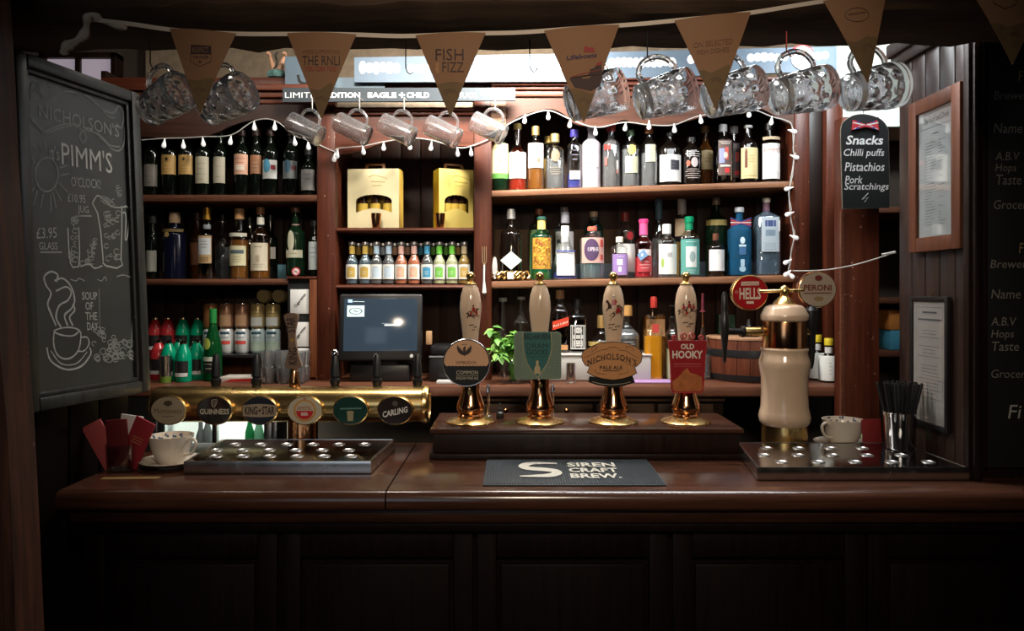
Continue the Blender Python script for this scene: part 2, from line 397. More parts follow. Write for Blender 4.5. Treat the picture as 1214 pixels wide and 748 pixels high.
# valances with scalloped lower edges
def valance(px0, px1, top, low, y0, y1, m):
    L = spline(low, 5); pts = [(XB(p[0], D0), ZB(p[1], D0)) for p in L]+[(XB(px1, D0), ZB(top, D0)), (XB(px0, D0), ZB(top, D0))]
    return MB().prism(pts, y0, y1).build('valance', m, bb, ang=25)
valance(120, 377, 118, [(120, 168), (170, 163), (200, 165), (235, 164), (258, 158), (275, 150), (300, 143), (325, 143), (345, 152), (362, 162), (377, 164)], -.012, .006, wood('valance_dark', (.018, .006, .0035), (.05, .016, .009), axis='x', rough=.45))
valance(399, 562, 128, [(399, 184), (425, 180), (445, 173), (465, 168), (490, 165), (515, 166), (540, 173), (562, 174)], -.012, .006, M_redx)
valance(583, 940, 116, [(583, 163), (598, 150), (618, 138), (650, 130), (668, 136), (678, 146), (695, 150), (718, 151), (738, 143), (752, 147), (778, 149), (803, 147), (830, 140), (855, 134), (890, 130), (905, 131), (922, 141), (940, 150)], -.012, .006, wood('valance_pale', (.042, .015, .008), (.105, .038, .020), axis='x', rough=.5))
# cornices
def cornice(px0, px1, rows, m):
    for (a, b2, o) in rows: pbox('cornice', px0, px1, a, b2, -.012-o, .05, m, .003)
cornice(120, 399, [(104, 111, .045), (111, 118, .025), (118, 124, .008)], M_redx)
cornice(399, 562, [(130, 134, .03), (134, 138, .015)], M_redx)
cornice(583, 975, [(96, 100, .055), (100, 105, .04), (105, 109, .025), (109, 116, .012)], M_redx)
pbox('top_board', 562, 600, 118, 158, -.018, .01, wood('lit_head_board', (.20, .10, .06), (.38, .22, .14), axis='x', rough=.5))  # paler copy of the wood, painting in the lamp's hot spot
MB().box(XB(584, D0), XB(745, D0), .285, .294, zc2(600), ZB(272, 3.39), .002).build('lower_back_panel', wood('tan_panel', (.10, .055, .03), (.20, .12, .07), rough=.5), bb)
pbox('top_board', 120, 975, 92, 104, -.004, .3, M_redx)
pbox('header_board', 399, 562, 121, 131, .0, .02, mat('old_plaster', (.30, .24, .17), .9, noise=.5, nscale=60))
# worktop under the shelves
wt = thing('back_worktop', 'worn dark red wooden worktop running along the back bar', 'worktop', (0, 2.9, 0))
mb = MB(); prof = [(0, -.045), (-.01, -.038), (-.012, -.02), (-.006, -.004), (.004, 0), (.55, 0), (.55, -.045)]
mb.loft([[(x, y, ZW+z) for y, z in prof] for x in (-1.66, 1.27)]); fixn(mb.build('worktop', M_shelfd, wt))
# drawer cabinet
dc = thing('drawer_cabinet', 'brown wooden drawer cabinet under the back bar worktop with small round knobs', 'cabinet', (0, 2.92, 0))
Mdr = wood('drawer_wood', (.05, .028, .016), (.13, .075, .045), axis='x', rough=.5)
MB().box(XB(555, 2.92), XB(860, 2.92), .03, .5, .02, 1.19).build('body', M_dark, dc)
MB().box(XB(555, 2.92), XB(860, 2.92), .0, .03, ZB(476, 2.92), ZB(468, 2.92), .003).build('rail', Mdr, dc)
for a, b2 in ((563, 636), (640, 703), (707, 776), (780, 846)):
    d = MB().box(XB(a, 2.92), XB(b2, 2.92), .0, .03, ZB(501, 2.92), ZB(479, 2.92), .004).build('drawer', Mdr, dc)
    MB().lathe([(.004, 0), (.006, -.006), (.010, -.012), (.009, -.018), (0.001, -.021)], 12, ((XB(a, 2.92)+XB(b2, 2.92))/2, .0, ZB(486, 2.92)), axis='y').build('knob', M_copper, d)
    MB().box(XB(a, 2.92), XB(b2, 2.92), .0, .03, .55, ZB(504, 2.92), .004).build('door', Mdr, dc)
# lit bottle cooler under the worktop, left
ck = thing('bottle_cooler', 'glass fronted bottle cooler glowing white under the left end of the back worktop', 'cooler', (0, 2.92, 0))
cx0, cx1 = -1.385, -.905
Mcw = mat('cooler_glow', (.82, .85, .80), .5, emit=(.93, 1, .88), es=1.3)  # emission on the back wall stands in for the cooler's inside lighting
MB().box(cx0, cx1, .42, .44, .3, 1.185).build('back_wall', Mcw, ck)
for x in (cx0, cx1-.02): MB().box(x, x+.02, .0, .44, .3, 1.185, .002).build('side_wall', M_steel, ck)
MB().box(cx0, cx1, .0, .44, .26, .30).build('base', M_black, ck)
MB().box(cx0+.02, cx1-.02, .03, .42, 1.165, 1.185).build('light_strip', Mcw, ck)
MB().box(cx0+.02, cx1-.02, .06, .42, .90, .905).build('shelf', M_steel, ck)
mb = MB()
dr = MB().box(cx0+.02, cx1-.02, .012, .017, .3, 1.165).build('door', M_thin, ck)
for q in ((cx0+.02, cx0+.05), (cx1-.05, cx1-.02), (-1.155, -1.135)): MB().box(q[0], q[1], .0, .024, .3, 1.165, .003).build('door_frame', M_steel, dr)
Mgb = mat('green_soda', (.02, .35, .10), .2)
for i, (x, h, c) in enumerate(((XB(296, 3.15), .20, Mgb), (XB(307, 3.15), .21, mat('pale_green', (.3, .7, .45), .3)), (XB(318, 3.15), .19, Mgb), (XB(238, 3.15), .17, M_grey), (XB(246, 3.15), .20, M_grey))):
    r = .019
    o = MB().lathe([(r, 0), (r, h*.55), (r*.5, h*.72), (r*.42, h*.95), (.001, h)], 14).build('chilled_bottle', c, loc=(x, 3.15, .905))
    tag(o, ('green soda bottle chilling in the lit cooler, leftmost of the three green ones', 'pale mint green bottle chilling in the lit cooler between two darker green ones', 'green soda bottle at the right end of the lit cooler',
            'short grey bottle in the lit cooler', 'taller grey bottle in the lit cooler')[i], 'bottle', 'bottles inside the lit cooler')

# signs above the shelves
Mbl = mat('blue_grey_paint', (.09, .13, .17), .55, noise=.15, nscale=12)
Mbl2 = mat('pale_blue_paint', (.10, .145, .20), .5, noise=.1, nscale=12)
Mws = mat('white_lettering', (.88, .9, .92), .5)
def sgn(name, px0, px1, y0l, y0r, y1l, y1r, D, m, label, th=.012):
    t = thing(name, label, 'sign', W((px0+px1)/2, (y1l+y1r)/2, D)); x = XB(px0, D)-t.location.x; x2 = XB(px1, D)-t.location.x; zz = t.location.z
    MB().prism([(x, ZB(y1l, D)-zz), (x2, ZB(y1r, D)-zz), (x2, ZB(y0r, D)-zz), (x, ZB(y0l, D)-zz)], 0, th).build('board', m, t); return t
t = sgn('painted_sign', 338, 398, 67, 67, 103.5, 103.5, 3.05, Mbl, 'blue grey painted board standing above the left bay behind the second bunting flag')
mb = MB(); mb.stroke(spline([(-.05, .05), (-.04, .02), (-.01, .015), (.02, .03)]), .012, -.001); mb.build('lettering', M_ink, t)
t = sgn('painted_sign', 398, 456, 92, 92, 104, 104, 3.06, mat('blue_grey_dark', (.12, .17, .21), .6), 'narrow dark blue grey board beneath the long pale sign')
t = sgn('painted_sign', 420, 706, 68, 63, 97.5, 96.5, 3.03, Mbl2, 'long pale blue painted sign board above the middle bay with white brushed lettering')
def blobs(pxs, D, t, zc):
    mb = MB()
    for a, b2, yc, hh in pxs:
        n = max(2, int((b2-a)/7)); zz = t.location.z
        for i in range(n):
            cx = a+(b2-a)*(i+.5)/n; r = hh*random.uniform(.85, 1.1)
            mb.flat(circle(XB(cx, D)-t.location.x, ZB(yc+random.uniform(-1, 1), D)-zz, 5.2*D/F*random.uniform(.8, 1.1), r*D/F, 10), -.0008-.00002*i)
    return mb.build('lettering', Mws, t)
blobs([(426, 474, 80, 7), (483, 508, 81, 6), (640, 700, 78, 6)], 3.03, t, 0)
t = sgn('painted_sign', 706, 992, 62, 55, 94, 84, 3.03, Mbl2, 'long pale blue painted sign board above the right bay with white lettering and round logo')
blobs([(722, 800, 74, 6), (815, 832, 71, 6), (886, 934, 68, 5.5), (966, 982, 66, 5)], 3.03, t, 0)
lx, lz = XB(951, 3.03)-t.location.x, ZB(69, 3.03)-t.location.z
MB().prism(circle(lx, lz, .046), -.006, 0).build('logo_disc', Mws, t)
mb = MB(); mb.stroke([(lx-.030, lz-.012), (lx-.012, lz+.018), (lx-.008, lz-.010), (lx+.012, lz+.018), (lx+.014, lz-.008), (lx+.032, lz+.010)], .007, -.0068); mb.build('logo_letter', M_grey, t)
mb = MB(); mb.stroke([(lx+.05*cos(a), lz+.05*sin(a)) for a in [RAD(30+12*i) for i in range(11)]], .008, -.001); mb.build('logo_ring', M_red_p, t)
t = sgn('chalk_sign', 335, 611, 104, 104, 121, 119, 3.00, mat('slate_strip', (.035, .045, .055), .7), 'long narrow slate strip chalked LIMITED EDITION EAGLE + CHILD above the small mugs')
mb = MB(); zz = t.location.z
for s_, a, b2 in (('LIMITED', 338, 383), ('EDITION', 388, 427), ('EAGLE', 436, 470), ('+', 473, 480), ('CHILD', 482, 509), ('MUGS', 540, 566)):
    mb.text(s_, XB(a, 3)-t.location.x, XB(b2, 3)-t.location.x, ZB(116, 3)-zz, ZB(109.5, 3)-zz, -.001, bold=.03)
mb.stroke([(XB(p, 3)-t.location.x, ZB(q, 3)-zz) for p, q in ((570, 113), (574, 109), (581, 109), (586, 114), (584, 116))], .006, -.001)
mb.build('lettering', mat('chalk_bright', (.85, .87, .88), .9), t)
# white plaster patch on the right
struct('wall_back_plaster', MB().box(XB(990, 3.2), XB(1150, 3.2), 3.2, 3.5, ZB(150, 3.2), 2.79), mat('white_plaster', (.80, .86, .78), .8, noise=.1, nscale=8))
struct('wall_back_stone', MB().box(-1.66, 1.35, 3.44, 3.5, 2.50, 2.79), mat('stone', (.16, .12, .08), .9, noise=.5, nscale=25, bump=.8))
# column with the snacks board
colm = struct('wall_column', MB().box(XB(998, 2.8), XB(1043, 2.8), 2.8, 2.87, 0, ZB(138, 2.8), .006), M_red)
MB().box(XB(998, 2.8)-.004, XB(998, 2.8)+.006, 2.795, 2.81, 0, ZB(250, 2.8)).build('edge_bead', M_shelfd, colm)
# recess shelves behind the right partition
rs = thing('recess_shelf', 'small dark wooden shelves in the recess at the far right behind the partition', 'shelf', (1.62, 3.2, 0))
for z in (ZB(416, 3.2), ZB(245, 3.2), ZB(350, 3.2)-.01): MB().box(-.13, .35, 0, .28, z-.025, z, .003).build('shelf', M_shelfd, rs)
MB().box(-.15, -.128, -.01, .28, 0, 2.2, .003).build('post', M_dark, rs)
for (nm, pya, pyb, c, lb) in (('storage_box', 362, 384, (.55, .20, .04), 'orange packet lying on the recess shelf behind the partition'), ('storage_box', 386, 409, (.08, .32, .42), 'blue packet lying below the orange one in the recess'),):
    pass
z0 = ZB(416, 3.2)
o = MB().box(-.05, .12, -.10, .10, 0, .085, .006).build('snack_packet', mat('blue_box', (.07, .30, .42), .5), loc=(1.66, 3.33, z0)); tag(o, 'blue packet lying on the lower recess shelf behind the right partition', 'packet')
o = MB().box(-.05, .12, -.10, .10, 0, .085, .006).build('snack_packet', mat('orange_box', (.55, .20, .04), .5), loc=(1.655, 3.33, z0+.086)); tag(o, 'orange packet stacked on the blue packet in the right recess', 'packet')

# fluorescent fittings fixed under the ceiling between the beam and the shelves
def fitting(x0, x1, y, z, es, col, label, nt=1):
    t = thing('fluorescent_light', label, 'light', ((x0+x1)/2, y, z)); w = (x1-x0)/2
    MB().box(-w, w, -.035, .035, .022, .060, .004).build('housing', mat('housing_white', (.6, .6, .58), .5), t)
    MB().box(-.01, .01, -.01, .01, .060, 2.8-z).build('drop_rod', M_steel, t)
    for f in (-1, 1): MB().box(f*w-.012, f*w+.012, -.016, .016, -.016, .024, .002).build('lamp_holder', MATS['housing_white'], t)
    MB().box(-w, w, -.115, .115, .018, .024).build('reflector', MATS['housing_white'], t)
    MB().box(-w+.013, w-.013, -.105, .105, -.012, .012, .006).build('diffuser', mat('tube_%d' % int(x0*100), (.9, .9, .9), .4, emit=col, es=es), t)
fitting(.20, 1.14, 2.46, 2.52, 13, (.93, .97, 1), 'long fluorescent ceiling light above the right half of the bar')
fitting(-1.02, -.62, 2.46, 2.52, 2.2, (1, .95, .86), 'short dimmer fluorescent ceiling light above the left half of the bar')
# ================================================================== ITEMS ON THE COUNTER
CT = 1.1
def plate_on(mbf): pass
# pump plinth
pl = thing('pump_plinth', 'long low dark wooden plinth carrying the four hand pumps', 'plinth', (.215, 2.39, CT))
MB().box(-.460, .475, -.145, .145, .0, .018, .004).build('base_moulding', M_dark, pl)
MB().box(-.450, .462, -.135, .14, .018, .078, .004).build('body', M_dark, pl)
MB().box(-.458, .472, -.145, .15, .078, .0925, .004).build('top', M_counter, pl)
PZ = CT+.0925
# drip trays
def tray(name, quad, label, holes, hx):
    t = thing(name, label, 'drip tray', ((quad[0][0]+quad[1][0])/2, quad[0][1], CT))
    ox, oy = t.location.x, t.location.y
    q = [(x-ox, y-oy) for x, y in quad]
    def rg(s, z):
        cx = sum(p[0] for p in q)/4; cyy = sum(p[1] for p in q)/4
        return [(cx+(p[0]-cx)*s, cyy+(p[1]-cyy)*s, z) for p in q]
    mb = MB(); mb.loft([rg(.985, 0), rg(1, .004), rg(1, .033), rg(.992, .036), rg(.975, .036), rg(.97, .032)], True, False)
    fixn(mb.build('pan', M_steel, t))
    # grille with round holes
    mb = MB(); pts = rg(.968, .0325)
    Mg = mat('tray_top', (.30, .30, .31), .10, metal=1, noise=.15, nscale=14)
    mb.add(pts, [(0, 1, 2, 3)]); mb.add([(p[0], p[1], .0345) for p in pts], [(0, 1, 2, 3)]); g = mb.build('grille', Mg, t)
    hm = MB().lathe([(.0185, .0344), (.0175, .0362), (.0145, .0368), (.0120, .0348)], 14, cap0=False, cap1=False).build('hole_rim', mat('rim_steel', (.8, .8, .8), .30, metal=1), t)
    hd = MB().lathe([(.0125, .0346), (.0125, .0350)], 14).build('hole', mat('hole_glint', (.55, .55, .55), .35, metal=1), t)  # bright steel disc fills each hole, standing in for a white glint
    k = 0
    for r, (v, n, off) in enumerate(holes):
        for i in range(n):
            u = (i+off)/hx
            xa = q[0][0]+(q[1][0]-q[0][0])*u; xb = q[3][0]+(q[2][0]-q[3][0])*u; ya = q[0][1]; yb = q[3][1]
            p = (xa+(xb-xa)*v, ya+(yb-ya)*v, 0)
            if k == 0: hm.location = p; hd.location = p
            else: copy_part(hm, t, p); copy_part(hd, t, p)
            k += 1
tray('drip_tray', [(-.895, 2.07), (-.385, 2.07), (-.367, 2.38), (-.91, 2.38)], 'rectangular steel drip tray with round holes under the brass beer font', ((.22, 6, .85), (.48, 6, .5), (.75, 6, .85)), 6.8)
tray('drip_tray', [(.645, 2.0), (1.205, 2.0), (1.195, 2.33), (.69, 2.33)], 'rectangular steel drip tray with round holes beside the ceramic beer font', ((.20, 5, .8), (.46, 5, .5), (.75, 5, .8)), 5.5)

# hand pumps ------------------------------------------------------------
def px_s(r): return r/380.0
def hand_pump(x, label):
    t = thing('hand_pump', label, 'beer pump', (x, 2.366, PZ), group='hand pumps on the plinth')
    if not PUMP:
        PUMP['flange'] = MB().lathe([(.075, 0), (.077, .003), (.072, .007), (.055, .011), (.046, .016), (.040, .018)], 36)
        PUMP['brass_body'] = MB().lathe([(.040, .016), (.042, .022), (.037, .028), (.042, .034), (.045, .044), (.043, .056), (.036, .074), (.030, .095), (.028, .115), (.030, .13), (.027, .15), (.020, .165), (.018, .18), (.018, .21)], 32)
        PUMP['handle'] = MB().lathe([(.017, .20), (.021, .205), (.0225, .24), (.026, .28), (.031, .32), (.034, .35), (.0335, .37), (.030, .395), (.024, .415), (.018, .425), (.017, .428)], 32)
        PUMP['finial'] = MB().lathe([(.019, .427), (.020, .430), (.014, .434), (.008, .440), (.010, .444), (.0135, .450), (.014, .457), (.011, .463), (.006, .467), (.001, .468)], 20)
    for k, m in (('flange', M_brass), ('brass_body', M_copper), ('handle', M_cream), ('finial', M_brass)):
        if k not in PM: PM[k] = PUMP[k].build(k, m, t)
        else: copy_part(PM[k], t, (0, 0, 0))
    return t
PUMP = {}; PM = {}
PX = [-.129, .087, .316, .542]
p1 = hand_pump(PX[0], 'cream handled brass beer pump with the round peach and black COMMON clip')
p2 = hand_pump(PX[1], 'plain cream handled brass beer pump with the square green BELHAVEN clip')
p3 = hand_pump(PX[2], 'cream handled brass beer pump with the orange oval NICHOLSON\'S clip')
p4 = hand_pump(PX[3], 'cream handled brass beer pump with the red OLD HOOKY clip')
# hunting scene prints on handles
def hradius(z):
    P = [(.205, .021), (.24, .0225), (.28, .026), (.32, .031), (.35, .034), (.37, .0335), (.395, .030), (.415, .024)]
    for (a, ra), (b2, rb) in zip(P, P[1:]):
        if a <= z <= b2: return ra+(rb-ra)*(z-a)/(b2-a)
    return .03
def hw(x, z, e=.0006):
    r = hradius(z)+e; a = x/r; return (r*sin(a), -r*cos(a), z)
Mhb = mat('print_brown', (.05, .02, .015), .3); Mhr = mat('print_red', (.33, .03, .03), .3); Mhg = mat('print_tan', (.35, .22, .13), .3)
def horse(mb, cx, cz, s, flip=1):            # small running horse silhouette
    o = [(-1.0, .15), (-.75, .35), (-.2, .30), (.35, .38), (.62, .80), (.80, .95), (1.05, .72), (1.0, .60), (.80, .62), (.66, .25), (.72, -.05), (1.0, -.35), (.92, -.45), (.55, -.12), (.35, -.10),
         (-.1, -.12), (-.45, -.08), (-.80, -.50), (-1.05, -.75), (-1.12, -.62), (-.85, -.25), (-.78, .0), (-1.15, -.15), (-1.2, .05)]
    mb.flat([(cx+flip*a*s, cz+b2*s) for a, b2 in o])
def hunt(t, specs):
    mb = MB(); mr = MB(); mt = MB()
    for kind, cx, cz, s, f in specs:
        if kind == 'h': horse(mb, cx, cz, s, f)
        if kind == 't': horse(mt, cx, cz, s, f)
        if kind in 'ht':                     # rider
            mr.flat([(cx-.25*s, cz+.3*s), (cx+.2*s, cz+.3*s), (cx+.45*s, cz+.75*s), (cx+.1*s, cz+1.1*s), (cx-.15*s, cz+1.05*s)]); mb.flat(circle(cx+.03*s, cz+1.27*s, .16*s, n=8))
        if kind == 'd': mb.flat([(cx-s, cz), (cx-.4*s, cz+.25*s), (cx+.6*s, cz+.2*s), (cx+1.0*s, cz+.45*s), (cx+s, cz+.1*s), (cx+.6*s, cz-.1*s), (cx+.7*s, cz-.4*s), (cx+.4*s, cz-.1*s), (cx-.5*s, cz-.1*s), (cx-.7*s, cz-.4*s)])
    for q, m, n in ((mt, Mhg, 'hunt_print_tan'), (mb, Mhb, 'hunt_print_dark'), (mr, Mhr, 'hunt_print_red')):
        if q.v: q.tr(lambda x, y, z: hw(x, z, .0005 if m is Mhg else .0008 if m is Mhb else .0011)); q.build(n, m, t, smooth=False)
hunt(p1, [('h', .010, .338, .019, 1), ('t', .020, .330, .015, -1), ('h', .002, .330, .012, -1), ('d', .004, .302, .008, 1), ('d', .018, .296, .007, 1), ('d', .010, .288, .006, -1)])
hunt(p3, [('h', -.004, .356, .026, -1), ('t', .008, .332, .022, 1), ('h', .012, .338, .018, 1), ('d', -.010, .304, .010, 1), ('d', .010, .298, .010, -1), ('d', .0, .288, .008, 1), ('d', -.014, .293, .007, -1)])
hunt(p4, [('h', -.015, .345, .017, 1), ('t', .002, .350, .019, 1), ('h', .018, .346, .016, -1), ('t', -.006, .330, .015, -1), ('d', -.008, .310, .009, 1), ('d', .010, .306, .009, 1), ('d', .002, .298, .008, -1)])
# clips: parts in local coords of the pump. plane y=-.064 ; S=391 px/m there
YC = -.066; SCL = 900/2.3
def cl(cpx, px, py): return ((px-cpx)/SCL+0, (ZB(py, 2.3)-PZ))
def clip_mount(t, z): MB().tube([(0, -.02, z), (0, YC+.006, z)], .006, 8).build('clip_bracket', M_brass, t)
def P(c, pts): return [cl(c, *p) for p in pts]
# 1 COMMON  (pump px 558, at D2.3 pump axis appears ~ 607-.129*391=556.5)
c = 607+PX[0]*SCL
clip_mount(p1, .10)
cc = cl(c, 553, 430); R_ = .0725
b = MB().prism(circle(cc[0], cc[1], R_, n=40), YC, YC+.006).build('pump_clip', mat('clip_black', (.014, .014, .012), .3), p1)
up = circle(cc[0], cc[1]+0, .068, n=32, a0=0, a1=180); sc_ = []
n = 26
for i in range(n+1):
    x = -.068+.136*i/n; sc_.append((cc[0]+x, cc[1]-.0105+(.002 if i % 2 else -.0005)))
mb = MB().flat(up+sc_[1:-1]+[], YC-.0006); mb.build('upper_field', mat('peach', (.62, .36, .20), .35), b, smooth=False)
mb = MB()
def tx(mb, c, s, x0, y0, x1, y1, y, **k):
    a = cl(c, x0, y1); b2 = cl(c, x1, y0); mb.text(s, a[0], b2[0], a[1], b2[1], y, **k)
# phoenix: two raised wings, body and head
cxp, czp = cl(c, 550.5, 417)
wing = [(0, -.012), (.010, -.008), (.019, -.001), (.0225, .010), (.022, .022), (.019, .014), (.0165, .019), (.0145, .010), (.011, .013), (.009, .004), (.006, .006), (.004, .0), (.003, .010), (.0, .0165)]
for f in (1, -1): mb.flat([(cxp+f*a, czp+b2) for a, b2 in wing], YC-.0012)
mb.flat([(cxp-.004, czp+.010), (cxp+.001, czp+.018), (cxp+.004, czp+.015), (cxp+.003, czp-.002), (cxp, czp-.016), (cxp-.003, czp-.002)], YC-.0013)
tx(mb, c, 'WIMBLEDON', 540.5, 428.0, 564.5, 431.6, YC-.0012, bold=.02); mb.stroke([(cxp+.012*cos(RAD(q)), czp+.013+.010*sin(RAD(q))) for q in range(50, 131, 16)], .0018, YC-.0012)
mb.build('emblem', mat('clip_ink', (.03, .014, .01), .4), b, smooth=False)
mb = MB(); tx(mb, c, 'COMMON', 541, 439.3, 566.5, 443.8, YC-.0008); mb.stroke(P(c, [(541, 445.5), (567.5, 445.3)]), .0009, YC-.0008)
tx(mb, c, 'ENGLISH PALE ALE', 541, 446.6, 567, 449.8, YC-.0008); mb.build('lettering', mat('clip_cream', (.55, .50, .38), .5), b, smooth=False)
mb = MB(); mb.tube([(x, YC-.0005, z) for x, z in circle(cc[0], cc[1], .071, n=40)+[(cc[0]+.071, cc[1])]], .0016, 6); mb.build('rim', M_steel, b)
# 2 BELHAVEN
c = 607+PX[1]*SCL; clip_mount(p2, .12)
def rrect(a, b2, r, n=5):
    (x0, z0), (x1, z1) = a, b2; o = []
    for cx, cz, s in ((x1-r, z1-r, 0), (x0+r, z1-r, 90), (x0+r, z0+r, 180), (x1-r, z0+r, 270)):
        o += [(cx+r*cos(RAD(s+90*i/n)), cz+r*sin(RAD(s+90*i/n))) for i in range(n+1)]
    return o
b = MB().prism(rrect(cl(c, 609.5, 449.5), cl(c, 665.5, 393.5), .010), YC, YC+.006).build('pump_clip', mat('sage', (.145, .20, .145), .4, noise=.15, nscale=90), p2)
mb = MB(); zz = cl(c, 0, 396)[1]
k = 0
py = 397.
while py < 447:                              # fine engraved lines on the sage field
    for a, b2 in ((651+max(0, (py-425))*-.0, 664), (611, 618)): mb.stroke(P(c, [(a, py), (b2, py)]), .0006, YC-.0005)
    py += 2.2
mb.build('fine_lines', mat('sage_dark', (.07, .11, .08), .5), b, smooth=False)
sh = [(620, 393.7), (653, 393.7), (654, 408), (653, 418), (648, 432), (637.5, 447.5), (627, 434), (622, 420), (620, 406)]
shs = [sh[0], sh[1]]+spline(sh[1:6], 4)[1:]+spline(sh[5:], 4)[1:]
MB().flat(P(c, shs), YC-.0008).build('shield', mat('teal', (.025, .12, .11), .35), b, smooth=False)
mb = MB(); mb.tube([(x, YC-.001, z) for x, z in P(c, shs[1:]+[shs[0]])], .0013, 6); mb.build('shield_rim', mat('gold_line', (.50, .40, .22), .35, metal=.3), b)
mb = MB(); tx(mb, c, 'BELHAVEN', 621, 395.5, 652, 402.5, YC-.0013, bold=.035); tx(mb, c, 'DRAM', 624, 407, 649.5, 413, YC-.0013, bold=.01); tx(mb, c, 'GOOD', 624.5, 414.3, 649, 420.4, YC-.0013, bold=.01)
mb.stroke(P(c, [(625, 423), (649, 423)]), .0012, YC-.0013); mb.build('lettering', mat('teal_ink', (.005, .022, .022), .4), b, smooth=False)
MB().flat(P(c, [(633.5, 443), (640.5, 443), (640.5, 436), (638.5, 433), (638.5, 427.5), (635.5, 427.5), (635.5, 433), (633.5, 436)]), YC-.0013).build('bottle_emblem', MATS['gold_line'], b, smooth=False)
# 3 NICHOLSON'S
c = 607+PX[2]*SCL; clip_mount(p3, .12)
o = [(727, 405), (743, 406.5), (755, 411.5), (760, 416), (761.5, 422), (760, 429), (755, 434), (752.5, 435.5), (755, 442), (748, 446), (738, 449), (727, 450.5), (715, 449), (704, 446), (696, 441.5), (699, 435.3),
     (694, 433), (690.5, 427.5), (689.5, 421), (692, 415.5), (699, 411.5), (711, 406.6)]
Mno = mat('clip_orange', (.52, .24, .09), .4, noise=.1, nscale=30)
b = MB().prism(P(c, o), YC, YC+.005).build('pump_clip', Mno, p3)
mb = MB(); mb.tube([(x, YC-.0005, z) for x, z in P(c, o+[o[0]])], .0013, 6); mb.build('rim', MATS['clip_ink'], b)
rb = MB().prism(P(c, [(699, 446), (697.5, 453), (708, 456.5), (724, 459), (740, 457.5), (753, 453.5), (750, 445.5), (738, 449), (716, 449)]), YC+.001, YC+.0045).build('ribbon', MATS['clip_black'], b)
MB().flat([(0, 0)]*3).v
mb = MB()
def arch(txt, cpx, cpy, w, h, rise, y, mb):
    x0, z0 = cl(c, cpx-w/2, cpy+h/2); x1, z1 = cl(c, cpx+w/2, cpy-h/2); xm = (x0+x1)/2; rr = rise/SCL
    mb.text(txt, x0, x1, z0, z1, y, bold=.02, warp=lambda x, z: (x, y, z-rr*((x-xm)/((x1-x0)/2))**2), sp=1.2)
arch("NICHOLSON'S", 725.5, 422.5, 58, 7.5, 8, YC-.0009, mb)
tx(mb, c, 'PALE ALE', 711, 433.5, 738, 437.8, YC-.0009, bold=.02)
mb.stroke(P(c, [(715, 439.5), (734.5, 439.5)]), .0022, YC-.0009)
def sp_(pts, w=.0012, y=YC-.0009): mb.stroke(spline(P(c, pts), 4), w, y)
sp_([(693, 424), (700, 421), (712, 415), (718, 414.5), (722, 412), (727, 411.3), (732, 412.2), (735, 415), (742, 416), (752, 422), (757, 424)])
sp_([(697, 433), (705, 430), (716, 426), (722, 425.3), (725, 427), (728, 425.3), (735, 426.5), (745, 431.5), (754, 435)])
sp_([(701, 414), (704, 410.5), (708, 411.5), (706, 414), (701, 417.5)]); sp_([(752, 416), (748, 411), (742, 411), (744, 414)])
sp_([(705, 438.5), (708, 442), (718, 444)]); sp_([(745, 438.5), (742, 442), (733, 444)])
mb.build('lettering', MATS['clip_ink'], b, smooth=False)
mb = MB(); mb.stroke(P(c, [(702, 452.5), (712, 455), (724, 456.3), (738, 455), (748, 452.7)]), .0012, YC+.0003); mb.build('ribbon_print', MATS['clip_cream'], rb, smooth=False)
# 4 OLD HOOKY
c = 607+PX[3]*SCL; clip_mount(p4, .12)
o = [(792, 404), (838, 404), (836.5, 420), (834, 462), (832, 465.5), (798, 465.5), (796, 462), (794, 420)]
b = MB().prism(P(c, o), YC, YC+.005).build('pump_clip', mat('hooky_red', (.30, .012, .016), .35, noise=.2, nscale=20), p4)
for (a, z, r) in ((800, 400.5, 3.6), (811, 398.5, 4.4), (820, 398.5, 4.4), (831, 400.5, 3.6)):
    mb = MB(); n = 22; mb.tube([(cl(c, a, z)[0]+r/SCL*(1-i/n*.75)*cos(RAD(260-(25*i))*(1 if a < 815 else -1)+(pi if a > 815 else 0)), YC+.002, cl(c, a, z)[1]+r/SCL*(1-i/n*.75)*sin(RAD(260-25*i)*(1 if a < 815 else -1)+(pi if a > 815 else 0))) for i in range(n)], .0022, 6); mb.build('scroll', mat('scroll_red', (.42, .05, .05), .35), b)
mb = MB(); mb.tube([(x, YC, z) for x, z in P(c, o+[o[0]])], .0014, 6); mb.build('rim', MATS['scroll_red'], b)
mb = MB(); tx(mb, c, 'OLD', 807, 407.5, 823, 414, YC-.0009, bold=.03); tx(mb, c, 'HOOKY', 797, 415.5, 833, 425, YC-.0009, bold=.03)
mb.build('lettering', mat('hooky_white', (.75, .68, .62), .5), b, smooth=False)
mb = MB(); mb.stroke(P(c, [(799, 431.5), (831, 431.5)]), .0022, YC-.0009); mb.stroke(P(c, [(799, 434.3), (831, 434.3)]), .0012, YC-.0009); mb.build('small_print', mat('hooky_pink', (.52, .12, .10), .5), b, smooth=False)
mb = MB(); mb.flat(P(c, [(797, 452), (804, 447), (810, 440), (815, 436), (818, 442), (826, 444), (832, 447), (833, 461), (830, 464), (800, 464), (797.5, 461)]), YC-.0008)
mb.build('copper_artwork', mat('hooky_copper', (.42, .13, .04), .4, noise=.5, nscale=70), b, smooth=False)
